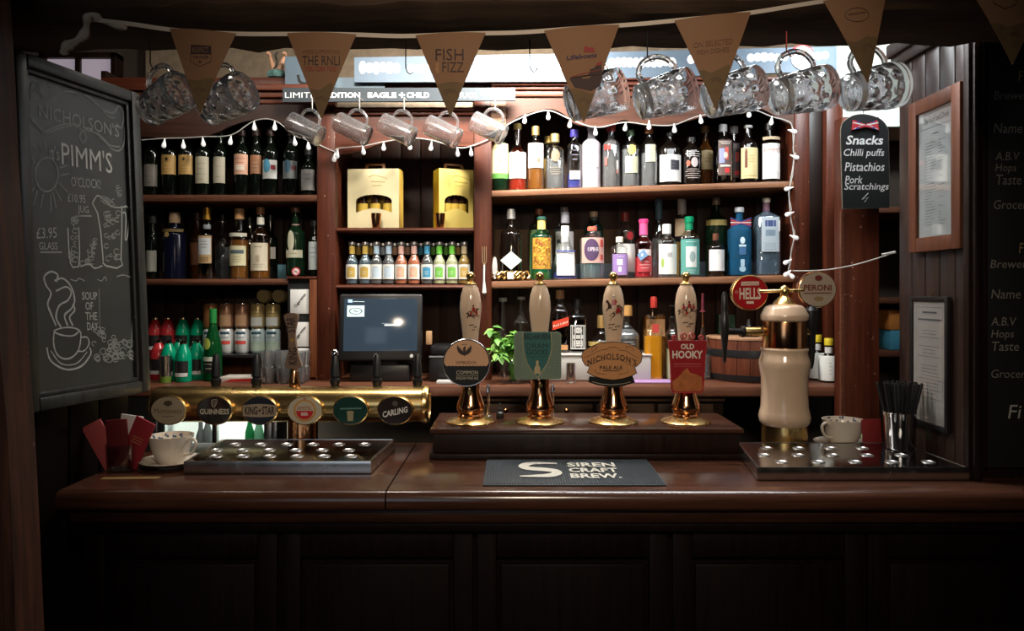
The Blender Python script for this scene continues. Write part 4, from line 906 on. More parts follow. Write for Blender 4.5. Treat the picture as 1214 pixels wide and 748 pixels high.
def bottle(px, D, z, H, w, label, glass='clear', liq=None, fill=.6, sh=.60, nk=.76, rn=.014, sq=2, base=None, r2=None, cap=((.02, .02, .02), .10), capr=1.25, capm=0, lab=None, lab2=None, neck=None, txt=None, txts=(), group=None, name='liquor_bottle', cat='bottle', X=None, rz=0, shift=None):
    R = w/2*D/F
    t = thing(name, label, cat, (XB(px, D) if X is None else X, D, z+.0005), rz, group)
    prof = prof_bottle(H, R, sh, nk, rn, sq, r2=r2, base=base)
    MB().lathe(prof, 20 if sq == 2 else 28, sq=sq).build('glass_body', glass_m(glass), t)
    if liq:
        zf_ = H*fill; ins = [(max(p[0]-.0028, .002), max(p[1], .006), p[2]) for p in prof if p[1] < zf_]
        last = prof[min(len(ins), len(prof)-1)]; a = ins[-1]; k = (zf_-a[1])/max(1e-5, last[1]-a[1])
        ins.append((a[0]+(last[0]-.0028-a[0])*k, zf_, a[2])); ins.append((.0005, zf_, 2))
        MB().lathe(ins, 20 if sq == 2 else 28, sq=sq).build('liquid', liq_m(liq), t)
    if cap:
        r = rn*capr; h = cap[1]*H
        MB().lathe([(r, H-h), (r*1.02, H-h*.5), (r, H-.002), (r*.85, H)], 16).build('cap', C(cap[0], .35, capm), t)
    if neck: # ((color),a,b) around neck
        c, a, b2 = neck; MB().lathe([(rn*1.10, H*a), (rn*1.06, H*b2)], 16, cap0=False, cap1=False).build('neck_label', C(c), t)
    L = None
    for k, l_ in enumerate((lab, lab2)):
        if not l_: continue
        c, a, b2 = l_[:3]; ha = l_[3] if len(l_) > 3 else (62 if sq == 2 else 42); off = l_[4] if len(l_) > 4 else 0
        Rl = R if not r2 else R+(r2-R)*0; Rt = (r2 or R)
        f = lambda zz: (base or R)+(Rt-(base or R))*min(1, zz/sh)
        mb = MB(); patch(mb, f(a), H*a, H*b2, ha, sq, e=.0008+.0004*k, off=off, R2=f(b2)); o = mb.build('label', C(c), t, label=None); L = L or o
    for s_, c, a, b2, wd, *rest in txts:
        mb = MB(); f2 = lw(R, sq, .0018)
        if s_ == '=':
            n = rest[0] if rest else 3
            for i in range(n):
                zz = H*(a+(b2-a)*(i+.5)/n); ww = R*wd*(1 if i % 2 else .75)
                cols(mb, f2, -ww, ww, lambda x: zz-.0009, lambda x: zz+.0009, 5)
        elif s_ == 'o':
            disc(mb, f2, rest[0]*R if rest else 0, H*(a+b2)/2, R*wd, H*(b2-a)/2)
        elif s_ == 'q':                       # diamond
            z_ = H*(a+b2)/2; hh = H*(b2-a)/2; mb.add([f2(0, z_-hh), f2(R*wd, z_), f2(0, z_+hh), f2(-R*wd, z_)], [(0, 1, 2, 3)]); mb.tr(lambda x, y, zz: (x, y-.006*(1 if abs(x) > .001 else 0), zz))
        elif s_ == 'b':                       # block
            o_ = rest[0]*R if rest else 0; cols(mb, f2, o_-R*wd, o_+R*wd, lambda x: H*a, lambda x: H*b2, 6)
        else: mb.text(s_, -R*wd, R*wd, H*a, H*b2, 0, bold=.01, warp=f2)
        mb.build('label_print', C(c), L or t, smooth=False)
    return t
HH = lambda top, base, D: (base-top)*D/F
WH = (.80, .80, .76); CRM = (.70, .62, .44); TAN = (.50, .31, .10); BK = (.012, .012, .012)
# ---- bay A, upper shelf: wine -------------------------------------------------
gA1 = 'wine bottles on the upper left shelf'
def wine(px, w, top, la, lb, c, label, txts=(), **k):
    H = .290; z = ZA1; zt = lambda p: (ZB(p, DF)-z)/H
    return bottle(px, DF, z, H, w, label, 'wine', cap=((.03, .012, .01), .13), sh=.62, nk=.78, rn=.0135, lab=(c, zt(lb), zt(la), 66), txts=txts, group=gA1, name='wine_bottle', **k)
z_ = lambda p: (ZB(p, DF)-ZA1)/.290
wine(180, 17, 0, 196, 222, (.16, .15, .13), 'dim grey labelled wine bottle half hidden behind the chalkboard edge, upper left shelf', [('=', (.08, .08, .07), .15, .4, .5, 3)])
wine(201.5, 18.5, 0, 185, 208, TAN, 'wine bottle with tan label and black curl, nearer the chalkboard of the tan pair', [('o', (.05, .03, .02), .50, .55, .16), ('=', (.25, .14, .05), .32, .45, .5, 3)])
wine(221.5, 18, 0, 185, 208, TAN, 'wine bottle with tan label and black curl, the one farther from the chalkboard', [('o', (.05, .03, .02), .50, .55, .16), ('=', (.25, .14, .05), .32, .45, .5, 3)])
wine(241, 17, 0, 187, 218.5, (.44, .41, .31), 'green wine bottle with a tall cream label beside the tan labelled pair', [('=', (.22, .2, .14), .2, .5, .6, 4)])
wine(261, 15, 0, 187, 218, (.40, .37, .29), 'slimmer wine bottle with a tall plain cream label on the upper left shelf', [('=', (.2, .18, .14), .2, .5, .5, 2)])
wine(287, 17.5, 0, 184, 208, (.62, .35, .24), 'wine bottle with orange and white script label', [('=', (.30, .04, .03), .33, .56, .7, 4), ('b', (.66, .55, .45), .36, .44, .6)])
wine(304, 14, 0, 185, 207, (.35, .16, .08), 'wine bottle with dark orange label right of the orange and white one', [('=', (.55, .45, .35), .35, .5, .6, 3)])
wine(321, 18, 0, 191, 213, (.66, .68, .66), 'wine bottle with white label and bright blue disc', [('o', (.10, .38, .58), .33, .53, .48, -.25), ('b', (.35, .03, .05), .38, .44, .3, .6)])
wine(345, 18, 0, 192, 213, (.20, .22, .22), 'wine bottle with dim grey blue disc label', [('o', (.06, .14, .20), .33, .52, .45, -.2), ('b', (.16, .03, .04), .37, .43, .3, .6)])
bottle(366, DF, ZA1, .20, 17, 'short dark bottle with pale grey label next to the post, upper left shelf', 'wine', cap=(BK, .14), lab=((.38, .38, .37), .12, .55, 66), txts=[('=', (.1, .1, .1), .3, .5, .6, 2)], group=gA1, name='wine_bottle')
# ---- bay A, lower shelf: whisky ------------------------------------------------
gA2 = 'spirits on the lower left shelf'
def sp(px, w, top, label, D=DF, z=ZA2, base_px=None, **k):
    H = ZB(top, D)-z; k.setdefault('group', gA2); return bottle(px, D, z, H, w, label, **k)
sp(181, 14, 256, 'dim bottle with pale label at the chalkboard end of the lower left shelf', glass='wine', lab=((.30, .30, .26), .12, .45, 60), cap=(BK, .12))
sp(207, 26, 252, 'wide dark navy bottle with tan stopper and gold shoulder crest', glass='navy', sh=.66, nk=.78, rn=.018, cap=((.30, .20, .12), .16), lab=((.16, .11, .04), .70, .745, 70), txts=[('o', (.42, .30, .10), .62, .70, .25, -.3)])
sp(234, 16, 252, 'dim bottle with brown label behind the gold capped whisky', D=DB, glass='amber', cap=((.10, .05, .03), .12), lab=((.20, .08, .04), .22, .55, 60))
zs_ = lambda p, top: (ZB(p, DF)-ZA2)/(ZB(top, DF)-ZA2)
sp(245.5, 20, 246, 'whisky bottle with gold cap and white and gold framed label', glass='clear', liq='dark', fill=.62, sh=.60, nk=.72, cap=((.62, .35, .06), .17), capm=.9, lab=((.55, .38, .20), .22, .60, 50), lab2=((.66, .70, .72), .34, .57, 44), txts=[('=', (.08, .08, .1), .42, .54, .45, 3), ('b', (.35, .22, .10), .24, .31, .5)], neck=((.30, .34, .36), .70, .76))
sp(264, 20, 255, 'clear faceted bottle with black pointed emblem behind the pale blue box', D=DB, glass='clear', liq='water', fill=.5, cap=(BK, .10), txts=[('q', BK, .3, .6, .7)])
sp(284, 22, 247.5, 'whisky bottle with cork top, white collar and pale cream label', glass='clear', liq='whisky', fill=.55, sh=.58, nk=.70, rn=.016, cap=((.50, .28, .12), .15), lab=((.68, .65, .42), .19, .47, 60), lab2=((.66, .66, .56), .60, .65, 66), txts=[('b', (.10, .14, .16), .36, .41, .75), ('=', (.35, .3, .15), .23, .33, .5, 3)])
sp(296, 18, 258, 'dim clear bottle standing behind the cork topped whisky', D=DB, glass='clear', liq='dark', fill=.5, cap=(BK, .10))
sp(309, 22.5, 246, 'whisky bottle with tall cream label and white neck seal', glass='clear', liq='whisky', fill=.50, sh=.60, nk=.74, cap=((.30, .14, .06), .10), lab=((.66, .60, .46), .12, .50, 62), neck=((.74, .72, .62), .76, .86), txts=[('=', (.2, .15, .1), .42, .47, .6, 1), ('b', (.45, .38, .28), .24, .33, .2), ('=', (.35, .28, .2), .16, .22, .6, 2)])
sp(320.5, 17, 255, 'dim bottle with small grey label behind the tall cream labelled whisky', D=DB, glass='wine', lab=((.40, .38, .34), .32, .50, 60), cap=(BK, .1))
ZCG = ZB(327.5, D0)
sp(350.5, 22, 246.5, 'dark green whisky bottle with cream oval label on the cigarette cabinet', z=ZCG, glass='green', liq=None, sh=.60, nk=.76, rn=.0145, cap=((.15, .07, .03), .07), neck=((.55, .30, .28), .66, .76), lab=((.60, .58, .44), .27, .38, 60), txts=[('o', (.58, .56, .42), .36, .66, .38, -.25), ('=', (.3, .25, .15), .30, .36, .6, 1)])
sp(373, 14, 262, 'dark bottle with white label half hidden by the post', z=ZCG, glass='wine', cap=(BK, .1), lab=((.55, .6, .6), .12, .62, 60), txts=[('=', (.1, .2, .3), .3, .55, .5, 3)])
o = MB().box(XB(258, 3.3)+.0, XB(338, 3.3), 0, .05, 0, .068, .004).build('blue_box', mat('lightblue', (.16, .38, .48), .6), loc=(0, 3.335, ZA2)); tag(o, 'pale blue long box lying behind the whisky bottles on the lower left shelf', 'box')
# ---- cigarette cabinet ----------------------------------------------------------
cg = thing('cigarette_cabinet', 'black cigarette cabinet in an orange brown frame with white cards, left of the post', 'cabinet', (XB(358, D0), D0, ZW))
cgx = lambda p: XB(p, D0-.01)-cg.location.x; cgz = lambda p: ZB(p, D0-.01)-ZW
MB().box(cgx(340), cgx(376), .0, .28, .001, ZCG-ZW-.001, .003).build('body', M_blackm, cg)
Mof = wood('orange_frame', (.12, .035, .015), (.30, .10, .04), rough=.4)
MB().box(cgx(367), cgx(376), -.012, .0, .001, ZCG-ZW-.012, .003).build('frame', Mof, cg); MB().box(cgx(340), cgx(377), -.014, -.0005, ZCG-ZW-.011, ZCG-ZW-.001, .002).build('frame', M_redx, cg)
MB().box(cgx(338), cgx(377), -.012, .0, .001, .014, .003).build('frame', Mof, cg)
for a, b2, s_, u in ((343, 372, 'Cigarettes', 0), (382, 411, 'Cigarettes', 1), (413, 443, 'Cigarettes', 2)):
    c_ = MB().box(cgx(343.5), cgx(365.5), -.004, -.0005, cgz(b2), cgz(a), .001).build('price_card', M_paper, cg)
    mb = MB(); cx_, cz_ = cgx(355.5), cgz((a+b2)/2-1); mb.text(s_, cx_-.048, cx_+.048, cz_-.008, cz_+.008, -.0046, bold=.02, rot=52, keep=True); mb.build('lettering', M_ink, c_, smooth=False)
sg = MB().flat(circle(cgx(351), cgz(322)+.0, .0155), -.0035)
st = thing('no_smoking_sticker', 'round red and white no smoking sticker on the whisky bottle front of the cigarette cabinet', 'sticker', (XB(351, 3.12), 3.118, ZCG+.001))
MB().prism(circle(0, .019, .018), -.001, .0).build('red_disc', mat('ns_red', (.50, .03, .05), .4), st, smooth=False); MB().prism(circle(0, .019, .013), -.0015, -.001).build('white_disc', M_white, st, smooth=False)
mb = MB(); mb.stroke([(-.011, .028), (.011, .009)], .003, -.0018); mb.build('red_bar', MATS['ns_red'], st, smooth=False); mb = MB(); mb.stroke([(-.008, .017), (.007, .019)], .003, -.0016); mb.build('cigarette_mark', M_ink, st, smooth=False)
MB().box(-.0015, .0015, 0, .004, -.0005, .003).build('tab', M_white, st)
# ---- cans -------------------------------------------------------------------------
cansh = thing('can_shelf', 'low black shelf unit holding the stacked drink cans', 'shelf', (XB(302, 3.12), 3.12, ZW))
zcan = ZB(419.5, 3.16); x0_, x1_ = XB(240, 3.12)-cansh.location.x, XB(339.5, 3.12)-cansh.location.x
MB().box(x0_, x1_, 0, .20, zcan-ZW-.012, zcan-ZW-.0005, .002).build('board', M_black, cansh)
for a in (x0_, x1_-.012): MB().box(a, a+.012, 0, .20, .0005, zcan-ZW-.012).build('side', M_blackm, cansh)
MB().box(x0_+.012, x1_-.012, .15, .165, .0005, zcan-ZW-.012).build('rear_board', M_red, cansh)
cw = .0305; ch = .104
def can(px, lvl, body, label, txt=None, tc=None, group='drink cans stacked on the black shelf', top=(.6, .6, .6), bot=None):
    D = 3.20; t = thing('drink_can', label, 'can', (XB(px, D), D, zcan+lvl*(ch+.0008)), group=group)
    MB().lathe([(cw*.80, 0), (cw*.86, .003), (cw, .010), (cw, ch-.012), (cw*.84, ch-.002)], 24).build('body', C(body, .3, .3), t)
    MB().lathe([(cw*.84, ch-.002), (cw*.86, ch), (cw*.80, ch), (cw*.78, ch-.004), (.001, ch-.004)], 24, cap0=False).build('lid', M_chrome, t)
    f2 = lw(cw, 2, .0009)
    if bot: mb = MB(); patch(mb, cw, .012, ch*.46, 88, e=.0004); mb.build('lower_band', C(bot, .35), t)
    if txt:
        for s_, c, a, b2, wd in txt:
            mb = MB()
            if s_ == '=':
                for i in range(2): zz = ch*(a+(b2-a)*(i+.5)/2); cols(mb, f2, -cw*wd, cw*wd, lambda x: zz-.001, lambda x: zz+.001)
            elif s_ == 'b': cols(mb, f2, -cw*wd, cw*wd, lambda x: ch*a, lambda x: ch*b2)
            else: mb.text(s_, -cw*wd, cw*wd, ch*a, ch*b2, 0, warp=f2, bold=.02)
            mb.build('can_print', C(c), t, smooth=False)
    return t
W2 = (.66, .68, .68); BL = (.50, .62, .64); DKB = (.03, .08, .14)
tp = [('b', DKB, .78, .88, .7), ('=', (.3, .35, .4), .62, .70, .6)]
for px, col, ex, lb in ((250, W2, [('b', (.5, .06, .05), .38, .52, .7)], 'white can with red word half hidden behind the green bottle, lower row'), (268.7, W2, [('b', (.52, .06, .05), .38, .52, .8)], 'white can with red lettering, nearest the green bottle in the lower row'),
                        (287.3, W2, [('b', (.52, .06, .05), .38, .52, .8)], 'white can with red lettering beside the pale blue cans in the lower row'), (305.8, BL, [('=', (.25, .45, .35), .35, .5, .7)], 'pale blue green can next to the white ones in the lower row'),
                        (323.8, BL, [('=', (.25, .45, .35), .35, .5, .7)], 'pale blue green can beside the glass stack side of the lower row'), (341.0, BL, [('=', (.25, .45, .35), .35, .5, .7)], None)):
    if lb: can(px, 0, col, lb, tp+ex, bot=None if col == W2 else (.42, .52, .44))
OR = (.36, .15, .06); GO = (.42, .32, .14)
for px, col, lb, ex in ((250, OR, 'dim copper can behind the green bottle, upper row', []), (268.7, (.30, .15, .09), 'copper can with tan lower half, upper row above the red lettered cans', [('b', (.42, .25, .14), .1, .55, .9)]),
                        (287.3, (.26, .13, .08), 'copper can beside the gold cans in the upper row', [('b', (.42, .25, .14), .1, .55, .9)]), (305.8, GO, 'gold and silver can in the upper row, nearer the copper cans', [('b', (.50, .52, .50), .1, .45, .9), ('=', (.15, .1, .04), .55, .8, .6)]),
                        (323.8, GO, 'gold and silver can in the upper row, nearer the cigarette cabinet', [('b', (.50, .52, .50), .1, .45, .9), ('=', (.15, .1, .04), .55, .8, .6)])):
    can(px, 1, col, lb, ex)
for px, lb in ((311.5, 'gold can lying on its side on top of the stack, nearer the chalkboard'), (329.5, 'gold can lying on its side on top of the stack, beside the cigarette cabinet')):
    t = can(px, 0, (.30, .22, .10), lb); t.location = (XB(px, 3.17), 3.17, zcan+2*(ch+.001)+cw+.0005); t.rotation_euler = (-pi/2, 0, 0)
o = thing('wooden_crate', 'dim brown wooden crate with faded lettering behind the cans', 'crate', (XB(265, 3.3), 3.33, zcan))
MB().box(-.135, .15, 0, .02, 0, ZB(346, 3.33)-zcan, .003).build('front', M_plank, o)
mb = MB(); mb.text("IT'S WELL", -.10, .12, ZB(356, 3.33)-zcan, ZB(350, 3.33)-zcan, -.001); mb.build('lettering', mat('faded', (.14, .09, .05), .8), o, smooth=False)
o.location.z = ZW+.0005 if False else zcan
# ---- plastic mixer bottles, red and green ------------------------------------------
def mixer(px, D, z, col, label, w=19, H=.162):
    R = w/2*D/F; t = thing('mixer_bottle', label, 'bottle', (XB(px, D), D, z+.0005), group='red and green mixer bottles beside the chalkboard')
    MB().lathe([(R*.9, 0), (R, .006), (R, H*.55), (R*.93, H*.66), (R*.74, H*.78), (R*.48, H*.88), (R*.40, H*.93)], 22).build('body', C(col, .22), t)
    MB().lathe([(R*.46, H*.93), (R*.48, H*.97), (R*.30, H*.985), (R*.15, H)], 14).build('cap', M_chrome, t)
    mb = MB(); patch(mb, R, H*.14, H*.52, 55); L = mb.build('label', C(BK), t)
    mb = MB(); patch(mb, R, H*.14, H*.23, 50, e=.0012); mb.build('label_band', C((.62, .64, .62)), t)
    mb = MB(); f2 = lw(R, 2, .0015)
    for i in range(3): mb.add([f2(x, H*(.27+.07*i)+dz) for x, dz in ((-R*.5, 0), (R*.5, .003), (R*.5, .0055), (-R*.5, .0025))], [(0, 1, 2, 3)])
    mb.build('label_print', C((.20, .21, .20)), L, smooth=False); return t
RD = (.42, .025, .03); GR = (.0, .30, .16)
zst = ZB(420, 3.26)
o = MB().box(-1.64, XB(246, 3.22), 0, .14, 0, zst-ZW-.0006, .003).build('riser_step', M_blackm, loc=(0, 3.19, ZW+.0003)); tag(o, 'low black step raising the back row of mixer bottles', 'riser')
for px, c, lb in ((184, RD, 'red mixer bottle, the one nearest the chalkboard in the raised back row'), (199, RD, 'red mixer bottle beside the green ones in the raised back row'), (217, GR, 'green mixer bottle next to the red pair in the raised back row'), (234.5, GR, 'green mixer bottle beside the crate in the raised back row')):
    mixer(px, 3.24, zst, c, lb, 17.5)
for px, D, c, lb in ((188, 3.12, RD, 'red mixer bottle at the chalkboard end of the front row'), (200, 3.08, GR, 'green mixer bottle behind the steel jigger in the front row'), (211, 3.145, GR, 'green mixer bottle half hidden in the middle of the front row'), (217.5, 3.03, GR, 'foremost green mixer bottle with its whole label showing'),
                     (233, 3.11, GR, 'green mixer bottle beside the tall green bottle in the front row')):
    mixer(px, D, ZW, c, lb, 19)
t = thing('jigger', 'brushed steel jigger with green base in front of the mixer bottles', 'jigger', (XB(196, 3.0), 3.0, ZW)); MB().lathe([(.021, .001), (.022, .025)], 20).build('base_ring', C((.12, .20, .03), .3), t); MB().lathe([(.0215, .025), (.0225, .105), (.020, .105), (.018, .03)], 20, cap1=False).build('cup', M_steel, t)
bottle(252.5, 3.06, ZW, ZB(366, 3.06)-ZW, 21, 'tall green bottle with round yellow label beside the mixer bottles', 'dgreen', sh=.42, nk=.86, rn=.0125, cap=((.02, .22, .05), .20), capr=1.15, lab=(BK, .12, .30, 70), lab2=((.55, .58, .50), .28, .34, 60), txts=[('o', (.45, .55, .10), .44, .60, .40, -.3), ('=', (.6, .6, .55), .15, .27, .7, 2)], name='tall_bottle')
o = thing('red_leaflet_box', 'flat red and white carton lying on the worktop under the cans', 'carton', (XB(282, 3.02), 3.0, ZW))
MB().box(-.065, .075, 0, .10, 0, .022, .002).build('carton', C((.60, .55, .50), .6), o); mb = MB(); mb.add([(-.05, -.0006, .003), (.072, -.0006, .003), (.072, -.0006, .017), (-.02, -.0006, .014)], [(0, 1, 2, 3)]); mb.build('red_print', M_red_p, o, smooth=False)
# stacked tumblers
gm = MB().lathe([(.022, 0), (.024, .003), (.0285, .050), (.029, .062), (.027, .062), (.0255, .045), (.021, .008), (.001, .007)], 18, cap0=True, cap1=False); g0 = None
Mtb = M_glass
for r in range(2):
    for c_ in range(3):
        for l_ in range(2):
            x = XB(311+c_*18.5, 2.97+r*.065); z = ZW+l_*.0628
            if g0 is None: g0 = fixn(gm.build('stacked_tumbler', Mtb)); o = g0
            else: o = g0.copy(); COL.objects.link(o)
            o.location = (XB(318, 2.97)+c_*.0595, 2.97+r*.0600, z); tag(o, '%s tumbler in the %s layer, %s row, %s' % ('clear glass', ('bottom', 'top')[l_], ('front', 'rear')[r], ('near the red carton', 'in the middle', 'below the cigarette cards')[c_]), 'glass', 'clear tumblers stacked behind the brass font')
# ---- bay B: gift boxes, tonics, till ---------------------------------------------------
def giftbox(px, D, w, h, d, rz, face, side, label, accent):
    t = thing('gift_box', label, 'gift box', (XB(px, D), D, ZB1+.0005), rz)
    hw_, z0 = w/2, 0; r = h*.62; wl_, wr_ = -w*.34, w*.36; zb_, zt_ = h*.27, h*.55
    win = [(wl_, zb_), (wl_, zt_-.02)]+[(wl_+(wr_-wl_)*(.5-.5*cos(pi*i/8)), zt_-.02+.025*sin(pi*i/8)) for i in range(1, 8)]+[(wr_, zt_-.02), (wr_, zb_)]
    scp = [(wr_-(wr_-wl_)*i/8, zb_+.018*sin(pi*i/8)) for i in range(1, 8)]
    hole = win+scp                            # window outline
    # front face as strips around the window
    mb = MB(); y0, y1 = 0, .003
    mb.box(-hw_, wl_, y0, y1, 0, h); mb.box(wr_, hw_, y0, y1, 0, h)
    top = [p for p in win[1:-1]]; mb.prism(top+[(wr_, h), (wl_, h)], y0, y1); mb.prism([(wl_, 0), (wr_, 0), (wr_, zb_)]+scp+[(wl_, zb_)], y0, y1)
    f = mb.build('front_panel', C(face, .45), t, smooth=False)
    mb = MB(); mb.box(-hw_, -hw_+.003, .003, d, 0, h); mb.box(hw_-.003, hw_, .003, d, 0, h); mb.box(-hw_, hw_, d-.003, d, 0, h); mb.box(-hw_+.003, hw_-.003, .003, d-.003, 0, .003)
    mb.add([(-hw_, 0, h), (hw_, 0, h), (hw_, d, h), (-hw_, d, h)], [(0, 1, 2, 3)]); mb.build('side_panels', C(side, .5), t, smooth=False)
    mb = MB(); q = [(-.045, h), (-.040, h+.026), (.040, h+.026), (.045, h)]; mb.prism(q[:1]+[q[1], (-.030, h+.026), (-.032, h)], d*.4, d*.45); mb.prism([q[3], q[2], (.030, h+.026), (.032, h)], d*.4, d*.45); mb.prism([(-.04, h+.019), (.04, h+.019), (.040, h+.027), (-.040, h+.027)], d*.4, d*.45)
    mb.build('carry_handle', C((.16, .075, .03), .6), t, smooth=False)
    for i in range(3):
        x = wl_+.022+i*(wr_-wl_-.044)/2; b_ = MB().lathe([(.021, .004), (.022, h*.42), (.012, h*.56), (.011, h*.7)], 14, (x, .032, 0)).build('beer_bottle', C((.03, .012, .006), .1), t)
        mb = MB(); patch(mb, .0222, h*.20, h*.43, 75); mb.tr(lambda X, Y, Z: (X+x, Y+.032, Z)); mb.build('bottle_label', C((.62, .42, .06), .5), b_)
    mb = MB(); mb.stroke(spline([(-.02, h*.86), (.0, h*.89), (.03, h*.87), (.06, h*.83)], 4), .003, -.0006); mb.stroke([(-.01, h*.79), (.05, h*.775)], .0035, -.0006); mb.stroke([(-.005, h*.72), (.035, h*.72)], .0025, -.0006); mb.build('box_print', C(accent, .5), f, smooth=False)
    return t
giftbox(442.5, 3.16, .217, .250, .085, RAD(-4), (.80, .70, .42), (.70, .45, .08), 'cream and yellow cardboard gift box of three beer bottles beside the left post', (.52, .40, .14))
giftbox(541, 3.17, .150, .250, .085, RAD(22), (.75, .60, .16), (.62, .40, .02), 'yellow cardboard gift box of beer bottles angled against the middle post', (.40, .28, .04))
for px, lb in ((445.5, 'copper shot jigger in front of the cream gift box'), (521.5, 'copper shot jigger in front of the angled yellow gift box')):
    o = fixn(MB().lathe([(.014, 0), (.015, .002), (.017, .012), (.021, .045), (.0215, .060), (.0195, .060), (.016, .015), (.001, .006)], 22, cap0=True, cap1=False).build('shot_jigger', M_copper, loc=(XB(px, 3.11), 3.118, ZB1+.0005))); tag(o, lb, 'jigger')
TON = [(417.5, 'gold', (.50, .34, .07), 'bluegrey', (.55, .38, .08)), (433, 'gold', (.50, .34, .07), 'bluegrey', (.55, .38, .08)), (446.5, 'pale blue', (.50, .62, .72), 'water', (.42, .56, .68)), (461, 'pale blue', (.50, .62, .72), 'water', (.42, .56, .68)),
       (475.7, 'peach', (.72, .42, .28), 'peach', (.70, .42, .36)), (491, 'peach', (.72, .42, .28), 'peach', (.70, .42, .36)), (506.5, 'bright blue', (.06, .28, .45), 'water', (.06, .30, .48)), (521, 'green', (.18, .52, .08), 'pale', (.16, .55, .06)),
       (536, 'green', (.18, .52, .08), 'pale', (.16, .55, .06)), (550.5, 'ochre', (.55, .36, .10), 'gold', (.45, .36, .22))]
seen = {}
posn = {417.5: 'nearest the left post', 433: 'second from the left post', 446.5: 'next to the gold labelled pair', 461: 'next to the peach labelled pair', 475.7: 'next to the pale blue pair', 491: 'next to the bright blue one', 521: 'next to the bright blue one', 536: 'next to the ochre one', 506.5: 'between peach and green', 550.5: 'beside the middle post'}
for px, cn, lc, lq, nc in TON:
    t = bottle(px, 3.15, ZB2, .178, 15, 'small tonic bottle with %s label, %s' % (cn, posn[px]), 'clear', liq=lq, fill=.70, sh=.50, nk=.74, rn=.0115, cap=((.72, .72, .72), .07), capm=.9, capr=1.35, lab=((.74, .74, .70), .13, .47, 60), lab2=(lc, .17, .40, 36), neck=(nc, .72, .90), txts=[('=', (.16, .16, .15), .38, .44, .45, 1), ('=', (.7, .7, .66), .22, .32, .3, 2)], group='tonic bottles on the middle shelf', name='tonic_bottle')
seen = 0
for px in (425, 440, 454, 468, 483, 499, 514, 529, 543):
    cn = ['gold', 'gold', 'pale blue', 'peach', 'peach', 'bright blue', 'green', 'green', 'ochre'][seen]; lc = dict((a[1], a[2]) for a in TON)[cn]
    bottle(px, 3.235, ZB2, .178, 15, 'rear row tonic bottle showing between the front ones at the %s' % ['till corner', 'gold and blue gap', 'pale blue pair', 'blue and peach gap', 'peach pair', 'peach and blue gap', 'blue and green gap', 'green pair', 'ochre one'][seen], 'clear', sh=.50, nk=.74, rn=.0115, cap=((.72, .72, .72), .07), capm=.9, capr=1.35, neck=(lc, .72, .90), lab=((.60, .60, .56), .13, .47, 60), group='tonic bottles on the middle shelf', name='tonic_bottle'); seen += 1
# till
tl = thing('till', 'black touch screen till with dark display in the middle bay', 'till', (XB(452, 3.0), 2.99, ZW))
tz = lambda p: ZB(p, 3.0)-ZW; tX = lambda p: XB(p, 3.0)-tl.location.x
MB().box(-.13, .11, .03, .16, .001, .07, .01).build('base', M_black, tl); MB().box(-.06, .06, .05, .09, .06, .22, .008).build('stand', M_black, tl)
scr = MB().box(-.170, .160, -.012, .022, 0, .268, .010).build('screen_housing', M_black, tl); scr.location = (0, .02, .085); scr.rotation_euler = (RAD(-9), 0, RAD(4))
Msc = mat('screen', (.008, .012, .018), .12, emit=(.07, .11, .15), es=.40)
sd = MB().box(-.150, .140, -.0135, -.012, .038, .248, .001).build('display', Msc, scr)
for a in (sd,): a.parent = scr
def onscr(mb, m, n): o = mb.build(n, m, scr, smooth=False); return o
onscr(MB().flat([(-.138, .135+.04), (-.070, .135+.04), (-.070, .180+.04), (-.138, .180+.04)], -.0142), mat('scr_tile', (.45, .6, .6), .3, emit=(.45, .62, .62), es=.8), 'logo_tile')
mb = MB()
for i in range(26):
    a = 2*pi*i/26; cx_, cz_ = -.104+.024*cos(a), .197+.012*sin(a); mb.flat([(cx_-.003, cz_-.001), (cx_, cz_+.003), (cx_+.003, cz_-.001)], -.0146)
mb.stroke([(-.114, .196), (-.108, .200), (-.101, .194), (-.094, .199)], .003, -.0146); onscr(mb, mat('scr_ink', (.02, .05, .05), .4), 'logo_wreath')
onscr(MB().flat([(-.135, .232), (-.118, .232), (-.118, .244), (-.135, .244)], -.0142), mat('scr_blue', (.3, .5, .8), .4, emit=(.4, .6, .9), es=.8), 'icon')
mb = MB(); mb.stroke([(.010, .141), (.072, .141)], .0045, -.0142); mb.stroke([(0, .148), (.08, .148)], .0006, -.0142); mb.stroke([(-.115, .236), (-.07, .235)], .0015, -.0142); onscr(mb, mat('scr_white', (.7, .8, .8), .4, emit=(.8, .9, .9), es=.7), 'screen_text')
onscr(MB().flat(circle(.118, .018, .007, n=14), -.0135), mat('till_logo', (.5, .5, .5), .3), 'maker_mark')
onscr(MB().flat(circle(-.02, .018, .010, n=14), -.0135), MATS['till_logo'], 'power_button')
pr = thing('receipt_printer', 'black receipt printer beside the till', 'printer', (XB(531, 3.05), 3.02, ZW))
MB().box(-.075, .085, 0, .20, .001, .105, .012).build('body', M_black, pr); MB().box(-.070, .080, .01, .15, .105, .145, .012).build('lid', M_black, pr); MB().box(-.072, .082, -.002, .003, .098, .103).build('slot', M_grey, pr)
o = MB().box(-.09, .035, 0, .06, .0, .012, .002).build('till_receipt_tray', C((.6, .6, .6), .4), loc=(XB(545, 2.96), 2.945, ZW+.0003)); tag(o, 'flat steel tray on the worktop in front of the receipt printer', 'tray')
o = MB().box(-.012, .012, 0, .02, 0, .055, .003).build('tan_card', C((.5, .30, .15), .6), loc=(XB(508.5, 3.1), 3.14, ZW+.1455)); o.location = (XB(508, 3.05), 3.06, ZW+.1455); tag(o, 'small tan wooden block standing on the receipt printer', 'block')
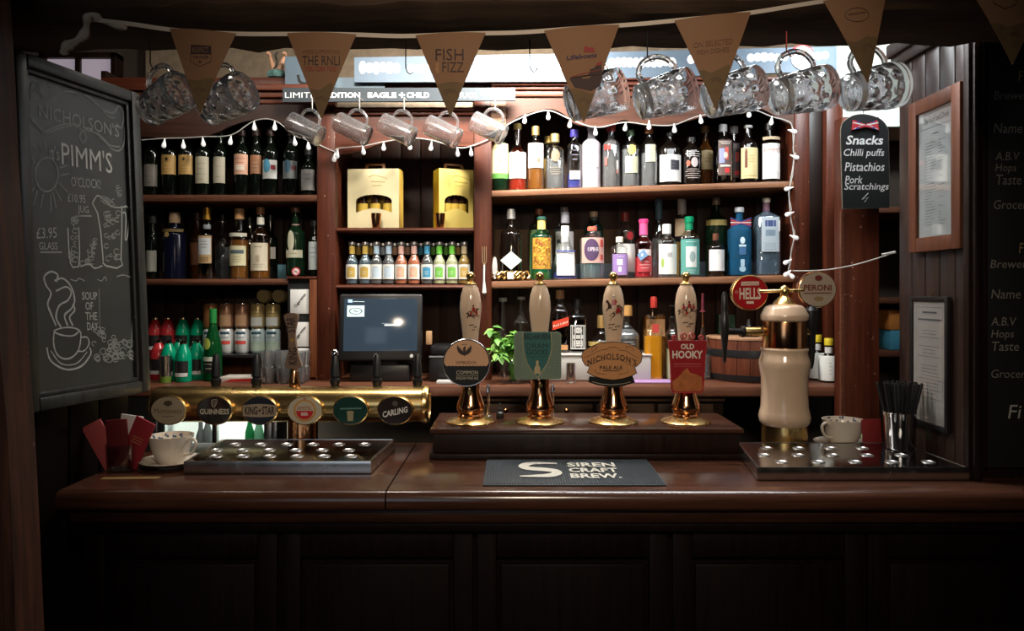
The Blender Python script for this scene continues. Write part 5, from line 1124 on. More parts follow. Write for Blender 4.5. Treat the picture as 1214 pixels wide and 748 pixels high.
# ---- bay C upper shelf -------------------------------------------------------------------
def bc1(px, w, top, label, D=DF, **k):
    z = zc1(px)+.001; H = ZB(top, D)-z; k.setdefault('group', 'spirits on the upper right shelf'); return bottle(px, D, z, H, w, label, **k)
bc1(593, 20, 140, 'dark green whiskey bottle with cream and yellow label and green band', glass='green', sh=.60, nk=.72, cap=((.05, .03, .02), .08), lab=((.74, .70, .42), .20, .64, 66), lab2=((.10, .28, .06), .17, .24, 66), txts=[('JAMESON', (.16, .10, .05), .54, .60, .75), ('o', (.45, .40, .18), .38, .50, .3), ('=', (.3, .25, .1), .28, .34, .5, 2)])
bc1(613.5, 22, 147, 'whiskey bottle with blank white label and orange red spirit', liq='red', fill=.5, sh=.55, nk=.70, cap=((.55, .42, .12), .08), lab=((.84, .82, .78), .18, .56, 62), txts=[('=', (.6, .5, .4), .24, .28, .5, 1)])
bc1(635, 21, 150, 'round shouldered amber bottle with gold stopper and cream label', liq='whisky', fill=.45, sh=.66, nk=.80, rn=.013, cap=((.72, .50, .18), .14), capm=.8, lab=((.84, .80, .72), .34, .72, 56), txts=[('o', (.5, .15, .1), .42, .50, .22, .3)])
bc1(650, 14, 162, 'slim golden capped bottle behind the round shouldered one', D=DB, liq='gold', fill=.6, cap=((.72, .5, .15), .12), capm=.8)
bc1(658, 23, 159, 'clear broad bottle with gold cap and dark etched disc', liq='gin', fill=.55, sh=.70, nk=.82, rn=.015, cap=((.75, .55, .22), .15), capm=.8, txts=[('o', (.20, .15, .10), .48, .70, .45), ('=', (.3, .25, .18), .25, .4, .6, 4)])
bc1(681, 18, 154, 'slim bottle with purple cap and violet base', liq='blueq', fill=.25, sh=.72, nk=.84, rn=.014, cap=((.05, .04, .28), .12), lab2=((.62, .60, .60), .16, .30, 40), txts=[('=', (.3, .3, .4), .45, .75, .4, 4)])
bc1(701, 21.5, 147, 'frosted pale lilac vodka bottle', glass='frost', sh=.68, nk=.80, cap=((.6, .58, .62), .10), txts=[('=', (.86, .86, .84), .56, .64, .6, 2), ('b', (.18, .22, .5), .38, .48, .3, -.5), ('b', (.7, .66, .6), .32, .50, .4, .3), ('=', (.25, .2, .4), .26, .30, .7, 1)])
bc1(724.5, 21.5, 147, 'clear vodka bottle with small red corner label', liq='water', fill=.85, sh=.66, nk=.80, cap=((.35, .04, .04), .12), txts=[('b', (.60, .04, .03), .58, .66, .38, -.55), ('b', (.45, .1, .08), .34, .46, .15, -.7), ('b', (.55, .55, .52), .26, .42, .15, .6), ('b', (.5, .2, .2), .22, .28, .15, .6)])
bc1(747.5, 21.5, 154, 'clear bottle with gold crest above a pale label', liq='gin', fill=.65, sh=.70, nk=.82, cap=((.05, .10, .05), .10), lab=((.50, .50, .36), .24, .52, 42), txts=[('o', (.62, .48, .12), .55, .72, .45), ('=', (.4, .38, .2), .28, .48, .4, 4)])
bc1(769.5, 21, 150, 'clear bottle with orange cap and slim pale strip label', liq='gin', fill=.55, sh=.66, nk=.82, cap=((.55, .20, .08), .12), lab=((.55, .54, .40), .40, .68, 34), txts=[('=', (.35, .28, .12), .44, .66, .25, 5)])
t = bc1(793.5, 27, 157, 'black rum bottle with two ring handles and wide white label', glass='dark', sh=.66, nk=.86, rn=.013, cap=(BK, .08), lab=((.78, .78, .75), .07, .56, 66), txts=[('b', (.03, .03, .04), .28, .46, .40, .35), ('KRAKEN', (.7, .7, .68), .36, .40, .0+.30)] if False else [('b', (.03, .03, .04), .28, .46, .42, .33), ('=', (.12, .12, .12), .30, .50, .25, 3)])
for f in (-1, 1): MB().tube([(f*.030+.009*cos(a), 0, .148+.012*sin(a)) for a in [2*pi*i/14 for i in range(15)]], .0028, 6).build('ring_handle', glass_m('dark'), t)
bc1(819.5, 24, 163, 'dark jug bottle with white script and red dot', glass='dark', sh=.70, nk=.88, rn=.014, cap=(BK, .10), txts=[('=', (.62, .55, .52), .56, .70, .8, 3), ('o', (.55, .10, .05), .38, .50, .20, -.5), ('o', (.45, .40, .40), .36, .56, .34, .1), ('=', (.5, .42, .4), .12, .34, .8, 5)])
bc1(836, 17, 150, 'tan labelled bottle behind the jug bottle', D=DB, glass='amber', cap=((.3, .2, .1), .1), lab=((.42, .32, .16), .3, .6, 60), txts=[('=', (.1, .06, .03), .4, .5, .5, 2)])
bc1(857, 24, 148, 'clear rum bottle with colourful tattoo style print', liq='dark', fill=.7, sh=.68, nk=.82, cap=((.3, .3, .3), .12), lab=((.10, .06, .05), .14, .72, 40), txts=[('=', (.75, .72, .65), .64, .70, .55, 2), ('b', (.25, .28, .5), .34, .58, .25, -.35), ('b', (.55, .08, .06), .40, .60, .16, .1), ('o', (.70, .55, .45), .42, .52, .18, .0), ('b', (.7, .65, .55), .28, .31, .5), ('b', (.6, .03, .03), .18, .26, .22, .15)])
bc1(870, 19, 150, 'darker tattoo print rum bottle behind the colourful one', D=3.24, liq='dark', fill=.7, cap=((.2, .2, .2), .12), lab=((.06, .04, .04), .14, .70, 60), txts=[('b', (.5, .06, .05), .4, .55, .3, .2), ('b', (.55, .03, .03), .18, .25, .3, .1)])
bc1(887, 21.5, 149, 'dark rum bottle with golden cream label and standing figure', glass='dark', sh=.66, nk=.80, cap=((.3, .3, .3), .05), lab=((.66, .55, .28), .08, .60, 64), txts=[('b', (.16, .05, .03), .26, .54, .14, -.5), ('o', (.2, .08, .05), .53, .58, .12, -.5), ('=', (.35, .22, .08), .34, .48, .35, 3), ('=', (.2, .12, .05), .12, .13, .9, 1)])
bc1(912.5, 23, 146, "dark bottle with white PIMM'S label and pale conical shoulder", glass='dark', sh=.60, nk=.78, rn=.015, cap=(BK, .12), lab=((.80, .80, .76), .06, .64, 62), lab2=((.42, .32, .20), .70, .75, 60), txts=[("PIMM'S", (.45, .10, .08), .49, .56, .85), ('=', (.6, .6, .56), .14, .17, .8, 1)])
bc1(927, 15, 155, "slim dark bottle behind the PIMM'S one", D=DB, glass='dark', cap=(BK, .1), lab=((.16, .16, .17), .1, .6, 60), txts=[('o', (.3, .3, .3), .42, .5, .3)])
# ---- bay C lower shelf --------------------------------------------------------------------
def bc2(px, w, top, label, D=DF, **k):
    z = zc2(px)+.001; H = ZB(top, D)-z; k.setdefault('group', 'gins and liqueurs on the lower right shelf'); return bottle(px, D, z, H, w, label, **k)
t = bc2(606, 25, 248, 'black liqueur bottle with large white diamond label', glass='dark', sh=.64, nk=.78, rn=.014, cap=((.6, .6, .58), .14), capm=.6, txts=[])
R = 12.5*DF/F; MB().prism([(0, .045), (R*1.02, .083), (0, .121), (-R*1.02, .083)], -R-.004, -R-.002).build('diamond_label', C((.82, .82, .80)), t, smooth=False)
bc2(639, 25, 248, 'pale green bottle with amber stopper behind the teal and orange one', D=DB, glass='ltgreen', liq='pale', fill=.7, sh=.76, nk=.86, rn=.013, cap=((.28, .09, .04), .08))
t = bc2(642, 24.5, 257, 'teal gin bottle covered in orange scroll print with yellow neck', glass='teal', liq='gold', fill=.12, sh=.68, nk=.80, rn=.016, cap=((.03, .10, .08), .05), neck=((.82, .62, .18), .80, .95), lab=((.52, .26, .04), .17, .66, 60))
random.seed(5); mb = MB(); f2 = lw(12.3*DF/F, 2, .0022); mb2 = MB()
for i in range(110):
    cx_, cz_ = random.uniform(-.034, .034), random.uniform(.050, .172); p_ = circle(cx_, cz_, .0042, n=6); (mb if i % 2 else mb2).add([f2(*q) for q in p_], [tuple(range(6))])
mb.build('scroll_print', C((.75, .48, .06)), t, smooth=False); mb2.build('scroll_print', C((.30, .10, .02)), t, smooth=False)
bc2(669, 24, 246, 'clear bottle with white label and grey stopper behind the bell shaped one', D=DB, liq='water', fill=.7, sh=.78, nk=.88, cap=((.16, .16, .18), .22), lab=((.72, .72, .68), .2, .66, 60), txts=[('b', (.1, .1, .1), .5, .55, .2, -.6)])
bc2(670, 30, 252, 'bell shaped clear gin bottle with wide white label, white neck wrap and blue base', liq='blueq', fill=.10, sh=.16, nk=.70, rn=.016, base=15*DF/F, r2=14*DF/F, cap=((.20, .20, .22), .16), capr=1.1, neck=((.80, .80, .80), .56, .80), lab=((.82, .82, .82), .06, .40, 46), txts=[('b', (.10, .12, .35), .405, .43, .8)])
bc2(704, 22, 251, 'tall teal tinted bottle with wooden stopper behind the pomegranate bottle', D=DB, glass='teal', liq='gin', fill=.7, sh=.78, nk=.88, cap=((.45, .36, .24), .08), neck=((.05, .10, .10), .86, .92), txts=[('b', (.1, .1, .1), .55, .7, .6), ('b', (.6, .1, .1), .45, .55, .4)])
bc2(702, 29, 269, 'clear round shouldered gin bottle with purple OPIHR disc and red pattern', liq='gin', fill=.35, sh=.74, nk=.90, rn=.017, cap=((.75, .16, .10), .08), capr=1.15, lab=((.70, .42, .36), .30, .78, 62), txts=[('o', (.09, .05, .12), .34, .76, .62, -.15), ('OPIHR', (.75, .7, .7), .52, .60, .46), ('b', (.6, .08, .06), .60, .74, .16, .75), ('b', (.6, .08, .06), .36, .46, .16, .75)])
bc2(741, 25, 252, 'round clear bottle with red wax cap and red seal behind the purple labelled one', D=DB, liq='water', fill=.45, sh=.70, nk=.84, rn=.013, cap=((.22, .025, .02), .13), lab=((.72, .72, .70), .1, .52, 60), txts=[('o', (.55, .04, .05), .58, .70, .35, .35)])
bc2(734.5, 18, 281, 'short bottle with violet label and cream cap', liq='dark', fill=.6, sh=.72, nk=.84, rn=.012, cap=((.82, .74, .60), .13), lab=((.34, .22, .52), .08, .58, 62), sq=4, txts=[('b', (.75, .74, .78), .32, .46, .35, -.1), ('b', (.75, .74, .78), .16, .28, .20, -.1), ('=', (.7, .68, .75), .5, .54, .5, 1)])
t = bc2(763, 21.5, 260, 'pink gin bottle with hot pink capsule and hanging blue tag', glass='pink', liq='pinkq', fill=.35, sh=.58, nk=.72, rn=.016, cap=((.75, .05, .22), .06), neck=((.80, .10, .28), .73, .94), lab=((.45, .05, .06), .10, .36, 50), txts=[('b', (.75, .68, .66), .38, .48, .7), ('=', (.8, .6, .6), .14, .30, .6, 3)])
tg = MB().prism([(-.034, .095), (-.006, .118), (.010, .092), (-.020, .070)], -.046, -.0445).build('hanging_tag', C((.20, .36, .60)), t, smooth=False)
MB().prism([(-.018, .088), (-.010, .088), (-.010, .100), (-.018, .100)], -.0466, -.046).build('tag_print', C((.8, .8, .8)), tg, smooth=False)
bc2(781, 17, 236, 'tall clear bottle with slate blue neck foil behind the floral one', D=DB, liq='water', fill=.5, sh=.50, nk=.74, rn=.014, cap=((.05, .10, .14), .08), neck=((.06, .13, .18), .74, .95), txts=[('o', (.65, .7, .65), .40, .48, .3)])
bc2(808.5, 21, 236, 'clear bottle with tan paper tag and grey stopper behind the green capped one', D=DB, liq='gold', fill=.45, sh=.66, nk=.78, rn=.016, cap=((.40, .38, .36), .20), capr=1.15, lab=((.62, .46, .28), .52, .74, 60))
bc2(790.5, 23.5, 266, 'clear gin bottle with white cap and white label with green sprig', liq='water', fill=.3, sh=.66, nk=.80, rn=.015, cap=((.80, .78, .72), .18), capr=1.2, lab=((.80, .82, .78), .06, .62, 62), txts=[('o', (.35, .50, .12), .18, .36, .16, -.6), ('b', (.5, .5, .5), .38, .46, .25, .1)])
bc2(817, 24, 257, 'clear gin bottle with sea green label and green capsule', liq='gin', fill=.3, sh=.64, nk=.78, rn=.015, cap=((.0, .22, .10), .10), neck=((.0, .20, .09), .78, .96), lab=((.10, .34, .30), .04, .62, 64), txts=[('b', (.70, .74, .70), .16, .50, .52), ('=', (.7, .75, .72), .55, .60, .7, 1), ('o', (.3, .4, .4), .24, .42, .3, .1), ('=', (.65, .7, .68), .06, .13, .4, 2)])
bc2(849, 25, 234, 'tall green gin bottle with gold shoulder band behind the small dark one', D=DB, glass='green', sh=.70, nk=.82, rn=.014, cap=((.25, .18, .12), .10), lab=((.50, .40, .14), .64, .71, 80))
bc2(848.5, 20, 277, 'short dark liqueur bottle with square white label', glass='dark', sh=.66, nk=.86, rn=.010, cap=((.14, .05, .03), .16), lab=((.80, .80, .80), .13, .62, 62), txts=[('=', (.6, .6, .6), .52, .56, .4, 1)])
t = bc2(876.5, 25, 246, 'bright blue square gin bottle wearing a small union flag bow', glass='blue', sh=.66, nk=.78, rn=.015, sq=4, cap=((.40, .42, .44), .07), txts=[('o', (.62, .74, .80), .46, .56, .22), ('b', (.55, .70, .80), .42, .45, .32), ('b', (.05, .14, .3), .30, .41, .30), ('o', (.35, .55, .7), .06, .14, .3), ('b', (.40, .58, .7), .14, .24, .18)])
H_ = .215
for f in (-1, 1):
    for k, (zz, c) in enumerate(((.006, (.5, .04, .05)), (0, (.65, .62, .6)), (-.006, (.5, .04, .05)), (.011, (.06, .07, .25)), (-.011, (.06, .07, .25)))):
        MB().prism([(0, .222+zz*.3), (f*.042, .222+zz*1.6+.002), (f*.042, .222+zz*1.6-.003), (0, .222+zz*.3-.002)], -.022-.0004*k, -.020).build('bow_ribbon', C(c), t, smooth=False)
bc2(908.5, 29, 235, 'tall square clear bottle with pale blue print and silver capsule', glass='ltblue', liq='gin', fill=.82, sh=.74, nk=.84, rn=.013, sq=5, cap=((.66, .64, .56), .06), neck=((.14, .07, .10), .80, .94), txts=[('b', (.42, .50, .56), .30, .80-.06, .72), ('b', (.05, .08, .22), .62, .70, .42), ('b', (.18, .26, .34), .50, .58, .38), ('b', (.75, .78, .8), .56, .70, .10, .72), ('=', (.10, .12, .2), .32, .42, .6, 4)])
MB_ = MB().box(XB(628, 3.34), XB(930, 3.34), 0, .02, 0, .07, .003).build('riser_strip', C((.16, .19, .23), .6), loc=(0, 3.355, zc2(600)-.0)); tag(MB_, 'long low grey blue strip standing behind the gin bottles', 'strip')
MB_.rotation_euler = (0, -math.atan((zc2(930)-zc2(628))/(XB(930, 3.34)-XB(628, 3.34))), 0); MB_.location.x = 0; MB_.location.z = zc2(607)+.002
# gold ornament and white frame at the left end of the lower right shelf
t = thing('gold_ornament', 'gold painted coiled ornament with a small white tag at the middle post', 'ornament', (XB(605, 3.115), 3.118, zc2(605)+.001))
random.seed(8)
for k in range(7):
    x = -.060+k*.020+random.uniform(-.004, .004); pts = spline([(x-.02, random.uniform(-.006, .01), .014), (x-.008, -.008, .030+random.uniform(-.008, .012)), (x+.008, .004, .036), (x+.020, -.004, .018), (x+.008, -.006, .008)], 4)
    MB().tube(pts, [.0045+.002*sin(i) for i in range(len(pts))], 8).build('gold_coil', M_brass, t)
MB().box(-.012, .014, -.020, -.016, .006, .034, .001).build('white_tag', M_white, t)
t = thing('oval_mirror', 'small oval mirror with gold rim leaning against the middle post', 'mirror', (XB(586.5, 3.14), 3.15, zc2(586)+.001), RAD(40))
MB().prism(circle(0, .055, .017, .052), 0, .008).build('rim', M_brass, t); MB().prism(circle(0, .055, .013, .046), -.001, 0).build('glass', C((.85, .85, .85), .1), t)
# ---- bottles on the worktop, right bay ------------------------------------------------------
riser = thing('white_ice_box', 'long low white box along the back of the worktop carrying the speed bottles', 'box', (0, 3.05, ZW))
zr = ZB(419, 3.09)-ZW
MB().box(XB(607, 3.07), XB(771, 3.07), 0, .30-.06, .0005, zr-.006, .006).build('body', mat('offwhite', (.50, .49, .47), .5), riser); MB().box(XB(606, 3.07), XB(772, 3.07), -.004, .24, zr-.006, zr-.0005, .002).build('lid', mat('offwhite2', (.60, .58, .54), .45), riser)
ZR = ZW+zr
def wk(px, w, top, label, D=3.15, z=None, **k):
    z = ZR if z is None else z; H = ZB(top, D)-z; k.setdefault('group', 'bottles on the right worktop'); return bottle(px, D, z, H, w, label, **k)
wk(596, 17, 353, 'empty clear decanter bottle in shadow beside the middle post', D=3.22, z=ZW, cap=((.2, .2, .2), .05), sh=.45, nk=.62)
wk(618, 20, 352, 'empty clear round decanter behind the mint', D=3.22, cap=((.2, .2, .2), .05), sh=.50, nk=.66)
t = wk(664, 19, 344, 'square scotch bottle with slanting red label', liq='dark', fill=.55, sh=.64, nk=.78, sq=4, rn=.014, cap=((.30, .16, .08), .14))
R = 9.5*3.15/F; lb_ = MB().prism([(-R*1.0, .093), (R*1.0, .113), (R*1.0, .148), (-R*1.0, .128)], -R-.003, -R-.0015).build('slanted_label', C((.58, .05, .02), .4), t, smooth=False)
mb = MB(); mb.text('Red Label', -R*.9, R*.9, .114, .124, -R-.0034, bold=.01); mb.tr(lambda x, y, z: (x, y, z+x*.33)); mb.build('label_lettering', C((.75, .70, .60)), lb_, smooth=False)
MB().box(-R*.2, R*.9, -R-.003, -R-.0015, .012, .032).build('lower_label', C((.50, .25, .10)), t)
wk(684.5, 21, 354, 'square black and white labelled whiskey bottle', liq='dark', fill=.6, sh=.66, nk=.76, sq=4, rn=.013, cap=(BK, .18), lab=((.025, .025, .025), .06, .52, 44), txts=[('b', (.60, .60, .58), .07, .51, .92), ('b', (.03, .03, .03), .09, .49, .82), ('o', (.62, .62, .6), .36, .47, .42), ('No.7', (.05, .05, .05), .39, .44, .25), ('b', (.55, .55, .52), .26, .33, .55), ('b', (.6, .6, .58), .12, .23, .65), ('=', (.05, .05, .05), .13, .22, .5, 2)])
t = wk(713, 31, 374, 'round squat raspberry liqueur bottle with gold neck and gold band', glass='dark', sh=.25, nk=.60, rn=.014, cap=((.70, .46, .18), .34), capm=.8, lab=((.42, .30, .10), .18, .30, 88))
t = wk(743, 31, 362, 'round silver spirits bottle with cork ball stopper', glass='clear', liq='gin', fill=.5, sh=.34, nk=.62, rn=.015, cap=((.55, .30, .10), .22), capr=1.5, lab=((.04, .04, .04), .10, .30, 40), txts=[('=', (.5, .5, .5), .12, .26, .5, 3)])
def pourer(t, H, cr=(.45, .05, .03)):
    MB().lathe([(.010, H), (.011, H+.006), (.006, H+.010)], 12).build('pourer_collar', M_black, t); MB().tube([(0, 0, H+.008), (0, 0, H+.026), (.006, 0, H+.050)], [.005, .0042, .0036], 8).build('pourer_spout', M_chrome, t)
t = wk(774, 21.5, 378, 'square bottle of bright orange liqueur with steel pourer and red top', D=3.10, z=ZW, liq='orange', fill=.72, sh=.80, nk=.92, rn=.013, sq=4.5, cap=None, txts=[('b', (.55, .06, .05), .78, .92, .35, .1)])
H_ = ZB(378, 3.10)-ZW; pourer(t, H_); MB().lathe([(.0135, H_+.045), (.014, H_+.050), (.014, H_+.078), (.012, H_+.090), (.001, H_+.091)], 16, (.004, 0, 0)).build('pourer_cap', C((.42, .04, .03), .3), t)
t = wk(775, 27, 366, 'tall square amber bottle directly behind the orange one', D=3.22, z=ZW, liq='whisky', fill=.9, sh=.92, nk=.96, rn=.014, sq=5, cap=None, lab=((.40, .22, .10), .6, .85, 40))
t = wk(797, 17, 378, 'slim clear bottle with steel pourer half hidden by the fourth hand pump', D=3.10, z=ZW, liq='pale', fill=.5, sh=.72, nk=.86, rn=.012, cap=None); pourer(t, ZB(378, 3.10)-ZW); MB().box(-.012, .012, -.004, .004, ZB(378, 3.1)-ZW+.05, ZB(378, 3.1)-ZW+.056).build('pourer_flap', M_black, t)
t = wk(833, 22, 385, 'clear round bottle with tall slim red pourer left of the half barrel', D=3.12, z=ZW, liq='gin', fill=.45, sh=.45, nk=.90, rn=.008, cap=None)
H_ = ZB(385, 3.12)-ZW; MB().tube([(0, 0, H_-.01), (0, 0, H_+.055)], [.006, .004], 8).build('pourer_stem', M_copper, t); MB().lathe([(.012, H_+.052), (.012, H_+.055), (.006, H_+.060), (.006, H_+.125), (.002, H_+.13)], 12).build('pourer_top', C((.12, .02, .03), .4), t)
o = MB().box(-.10, .09, 0, .10, 0, .006, .002).build('purple_drip_mat', C((.42, .25, .50), .6), loc=(XB(778, 3.0), 2.97, ZW+.0003)); tag(o, 'lilac plastic mat on the worktop under the orange bottle', 'mat')
t = thing('steel_jigger', 'brushed steel cylinder jigger in front of the white box', 'jigger', (XB(676.5, 3.0), 2.99, ZW)); MB().lathe([(.018, .0), (.0185, .002), (.0185, .078), (.0165, .078), (.015, .01)], 24, cap1=False).build('body', M_steel, t); MB().lathe([(.021, 0), (.021, .004), (.018, .006)], 24).build('base_ring', M_steel, t)
# bitters bottles with yellow caps
for px, D, top, lb in ((969, 3.10, 397, 'white paper wrapped bitters bottle with yellow cap, rear one of two'), (982.5, 3.02, 401, 'white paper wrapped bitters bottle with yellow cap, front one of two')):
    z = ZW; H = ZB(top, D)-z; R = 11.3*D/F
    t = thing('bitters_bottle', lb, 'bottle', (XB(px, D), D, z+.0005), group='bitters bottles at the right end of the worktop')
    MB().lathe([(R*.8, 0), (R*.95, .006), (R*.9, H*.5), (R*.5, H*.62), (R*.38, H*.66), (R*.36, H*.88)], 20).build('glass_body', glass_m('dark'), t)
    mb = MB(); mb.lathe([(R, .008), (R*1.02, H*.56), (R*.86, H*.61)], 22, cap0=False, cap1=False, dimple=lambda tt, zz: .0008*sin(9*tt+zz*200)); w_ = mb.build('paper_wrap', C((.66, .68, .66)), t)
    mb = MB(); f2 = lw(R, 2, .0028)
    for i in range(4): mb.add([f2(x, H*(.20+.08*i)+dz) for x, dz in ((-R*.35, 0), (R*.55, 0), (R*.55, .0022), (-R*.35, .0022))], [(0, 1, 2, 3)])
    mb.build('wrap_print', C((.2, .25, .25)), w_, smooth=False)
    MB().lathe([(R*.45, H*.84), (R*.46, H*.98), (R*.40, H)], 16).build('cap', C((.72, .56, .03), .4), t); MB().lathe([(R*.40, H*.66), (R*.39, H*.80)], 14, cap0=False, cap1=False).build('neck_label', C((.7, .7, .68)), t)
# half barrel
hb = thing('half_barrel', 'low oak half barrel with black hoops and pale top behind the ceramic font', 'barrel', (XB(896, 3.14), 3.15, ZW))
bh = ZB(398, 3.15)-ZW-.012; brx = .200; Mst = wood('barrel_stave', (.075, .020, .010), (.17, .05, .025), rough=.4)
nst = 24; s0 = None
def rb_(z): return brx*(.975+.045*sin(pi*min(1, max(0, z/bh))))
for k in range(nst):
    if s0 is None:
        mb = MB(); a = pi/nst*.96; rings = []
        for i in range(5):
            z = bh*i/4; r = rb_(z); rings.append([(r*sin(-a), -r*cos(a), z+.0005), (0, -r*1.003, z+.0005), (r*sin(a), -r*cos(a), z+.0005), ((r-.02)*sin(a), -(r-.02)*cos(a), z+.0005), ((r-.02)*sin(-a), -(r-.02)*cos(a), z+.0005)])
        s0 = fixn(mb.loft(rings).build('stave', Mst, hb))
    else: copy_part(s0, hb, (0, 0, 0), (0, 0, 2*pi*k/nst))
for a, b2 in ((.004, .030), (bh*.60, bh*.60+.030)):
    fixn(MB().lathe([(rb_(a)*1.006, a), (rb_((a+b2)/2)*1.012, (a+b2)/2), (rb_(b2)*1.006, b2), (rb_(b2)*.98, b2), (rb_(a)*.98, a)], 48, cap0=False, cap1=False).build('hoop', M_black, hb))
MB().lathe([(brx*.94, bh), (brx*.99, bh+.003), (brx*.99, bh+.010), (brx*.96, bh+.012)], 48).build('barrel_top', wood('barrel_lid', (.30, .15, .08), (.50, .29, .17), axis='x', rough=.5), hb)
# small chrome domed corker and dark bottles on the barrel
t = thing('domed_stopper_bottle', 'black bottle with chrome domed top standing on the half barrel under the HELLS badge', 'bottle', (XB(888, 3.10), 3.10, ZW+bh+.0125))
MB().lathe([(.040, 0), (.043, .005), (.040, .025), (.025, .038), (.012, .045), (.006, .07)], 24).build('body', M_black, t); MB().lathe([(.036, .028), (.028, .037), (.014, .045)], 24, cap0=False).build('dome', M_chrome, t)
t = thing('green_carton', 'dark green carton standing on the worktop behind the tap lever', 'carton', (XB(868, 3.30), 3.26, ZW+bh+.0125)); MB().box(-.035, .035, 0, .05, 0, .085, .002).build('carton', C((.015, .05, .03), .5), t)
t.location = (XB(858, 3.28), 3.23, ZW+bh+.0125)
# mint in a jar
mj = thing('mint_jar', 'glass jar holding a big bunch of fresh green mint', 'jar', (XB(607, 2.98), 2.99, ZW))
MB().lathe([(.036, .001), (.040, .004), (.042, .05), (.040, .085), (.036, .10)], 24, cap1=False).build('glass_jar', M_thin, mj)
random.seed(21); leafm = MB(); leafm.loft([[(0, 0, 0)]*4, [(-.006, -.007, .002), (0, -.007, 0), (.006, -.007, .002), (0, -.007, .001)], [(-.009, -.016, .001), (0, -.016, -.003), (.009, -.016, .001), (0, -.016, -.002)], [(-.005, -.025, -.004), (0, -.025, -.006), (.005, -.025, -.004), (0, -.025, -.005)], [(0, -.031, -.009)]*4])
Ml = [mat('mint_a', (.17, .42, .07), .5), mat('mint_b', (.30, .56, .13), .5), mat('mint_c', (.09, .26, .04), .5)]
lv = [None]*3; stems = MB()
cnt = 0
for s in range(22):
    a = random.uniform(0, 2*pi); r0 = random.uniform(0, .018); tip = (random.uniform(-.085, .115), random.uniform(-.055, .05), random.uniform(.13, .215))
    if abs(tip[0]) > .08: tip = (tip[0], tip[1], tip[2]-.03)
    pts = [(r0*cos(a), r0*sin(a), .012), (tip[0]*.25, tip[1]*.25, .09), (tip[0]*.8, tip[1]*.8, tip[2]*.8), tip]; pl_ = spline(pts, 4); stems.tube(pl_, .0014, 5)
    for k in range(12):
        if cnt >= 262: break
        q = pl_[max(4, len(pl_)-1-k//2-0)] if k > 1 else pl_[-1]
        m_ = random.randrange(3)
        if lv[m_] is None: lv[m_] = leafm.build('mint_leaf', Ml[m_], mj); o = lv[m_]
        else: o = lv[m_].copy(); COL.objects.link(o)
        o.location = (q[0]+random.uniform(-.012, .012), q[1]+random.uniform(-.012, .012), q[2]+random.uniform(-.012, .012)); o.rotation_euler = (random.uniform(-.5, .9), random.uniform(-.4, .4), random.uniform(0, 2*pi)); s_ = random.uniform(1.05, 1.6); o.scale = (s_, s_, s_); cnt += 1
o = stems.build('stems', Ml[2], mj); o['kind'] = 'stuff'
# fork hanging on the middle post
t = thing('hanging_fork', 'long white handled serving fork hanging on the middle post', 'fork', (XB(574, 3.06), 3.072, ZB(349, 3.06)))
L_ = ZB(292, 3.06)-ZB(349, 3.06)
MB().tube([(0, 0, 0), (0, 0, .006), (0, 0, .02), (-.001, 0, .06), (0, 0, L_*.62)], [.002, .009, .008, .0035, .004], 10).build('handle', C((.80, .78, .74), .25), t)
for x in (-.008, 0, .008): MB().tube([(0, 0, L_*.6), (x, 0, L_*.68), (x, 0, L_)], .002, 6).build('tine', C((.55, .35, .2), .3, .6), t)
# ================================================================== HANGING GLASS MUGS
def hook(px, D, ztop, zbot, label, red=False, X=None):
    t = thing('mug_hook', label, 'hook', (XB(px, D) if X is None else X, D, zbot)); h = ztop-zbot
    MB().tube([(0, 0, h), (0, 0, .016), (.004, 0, .006), (.010, 0, .001), (.016, 0, .004), (.018, 0, .010)], .0016, 6).build('wire', M_blackm if not red else M_red_p, t); return t
MG = {}
def dim_mug(px, py, D, tilt, yaw, label, s=1.0):
    """dimpled pint mug lying sideways: local +x from base to rim, handle on top (+z)"""
    t = thing('dimpled_mug', label, 'mug', W(px, py, D), group='dimpled glass mugs hanging from the beam', rot=(0, RAD(-tilt), RAD(yaw)))
    if not MG:
        L = .126; seg = 60
        def R(u): return .040+.010*min(1, u/.75)+(.0 if u < .9 else -.001)
        rings = []; n = 48
        def dm(t_, u):
            if u < .10 or u > .80: return 0
            row = (u-.10)/.70*3; rr = int(row); f = row-rr; a = (t_*10/(2*pi)+.5*(rr % 2)) % 1.0
            d = ((a-.5)*1.15)**2+((f-.5)*1.1)**2
            return -.0042*max(0, 1-d/.22)
        us = [i/(n-1) for i in range(n)]
        rings.append([(-L/2, .030*cos(2*pi*k/seg), .030*sin(2*pi*k/seg)) for k in range(seg)])
        rings.append([(-L/2-.001, .036*cos(2*pi*k/seg), .036*sin(2*pi*k/seg)) for k in range(seg)])
        for u in us:
            rings.append([(-L/2+.002+u*(L-.003), (R(u)+dm(2*pi*k/seg, u))*cos(2*pi*k/seg), (R(u)+dm(2*pi*k/seg, u))*sin(2*pi*k/seg)) for k in range(seg)])
        for u in (1.0, .98, .8, .6, .4, .2, .13):
            r = R(u)-(.0035 if u < .99 else .0022); rings.append([(-L/2+.002+u*(L-.003), r*cos(2*pi*k/seg), r*sin(2*pi*k/seg)) for k in range(seg)])
        rings.append([(-L/2+.012, .012*cos(2*pi*k/seg), .012*sin(2*pi*k/seg)) for k in range(seg)])
        mb = MB().loft(rings); MG['b'] = fixn(mb.build('mug_body', M_glass, t, ang=60))
        pts = spline([(-.040, 0, .040), (-.046, 0, .062), (-.030, 0, .084), (0, 0, .090), (.026, 0, .080), (.040, 0, .060), (.040, 0, .047)], 6)
        MG['h'] = MB().tube(pts, .0062, 10).build('handle', M_glass, t)
    else:
        for k in 'bh': copy_part(MG[k], t, (0, 0, 0))
    t.scale = (s, s, s)
    return t
def beam_z(x): return 2.205+.035*(x+1.6)/4
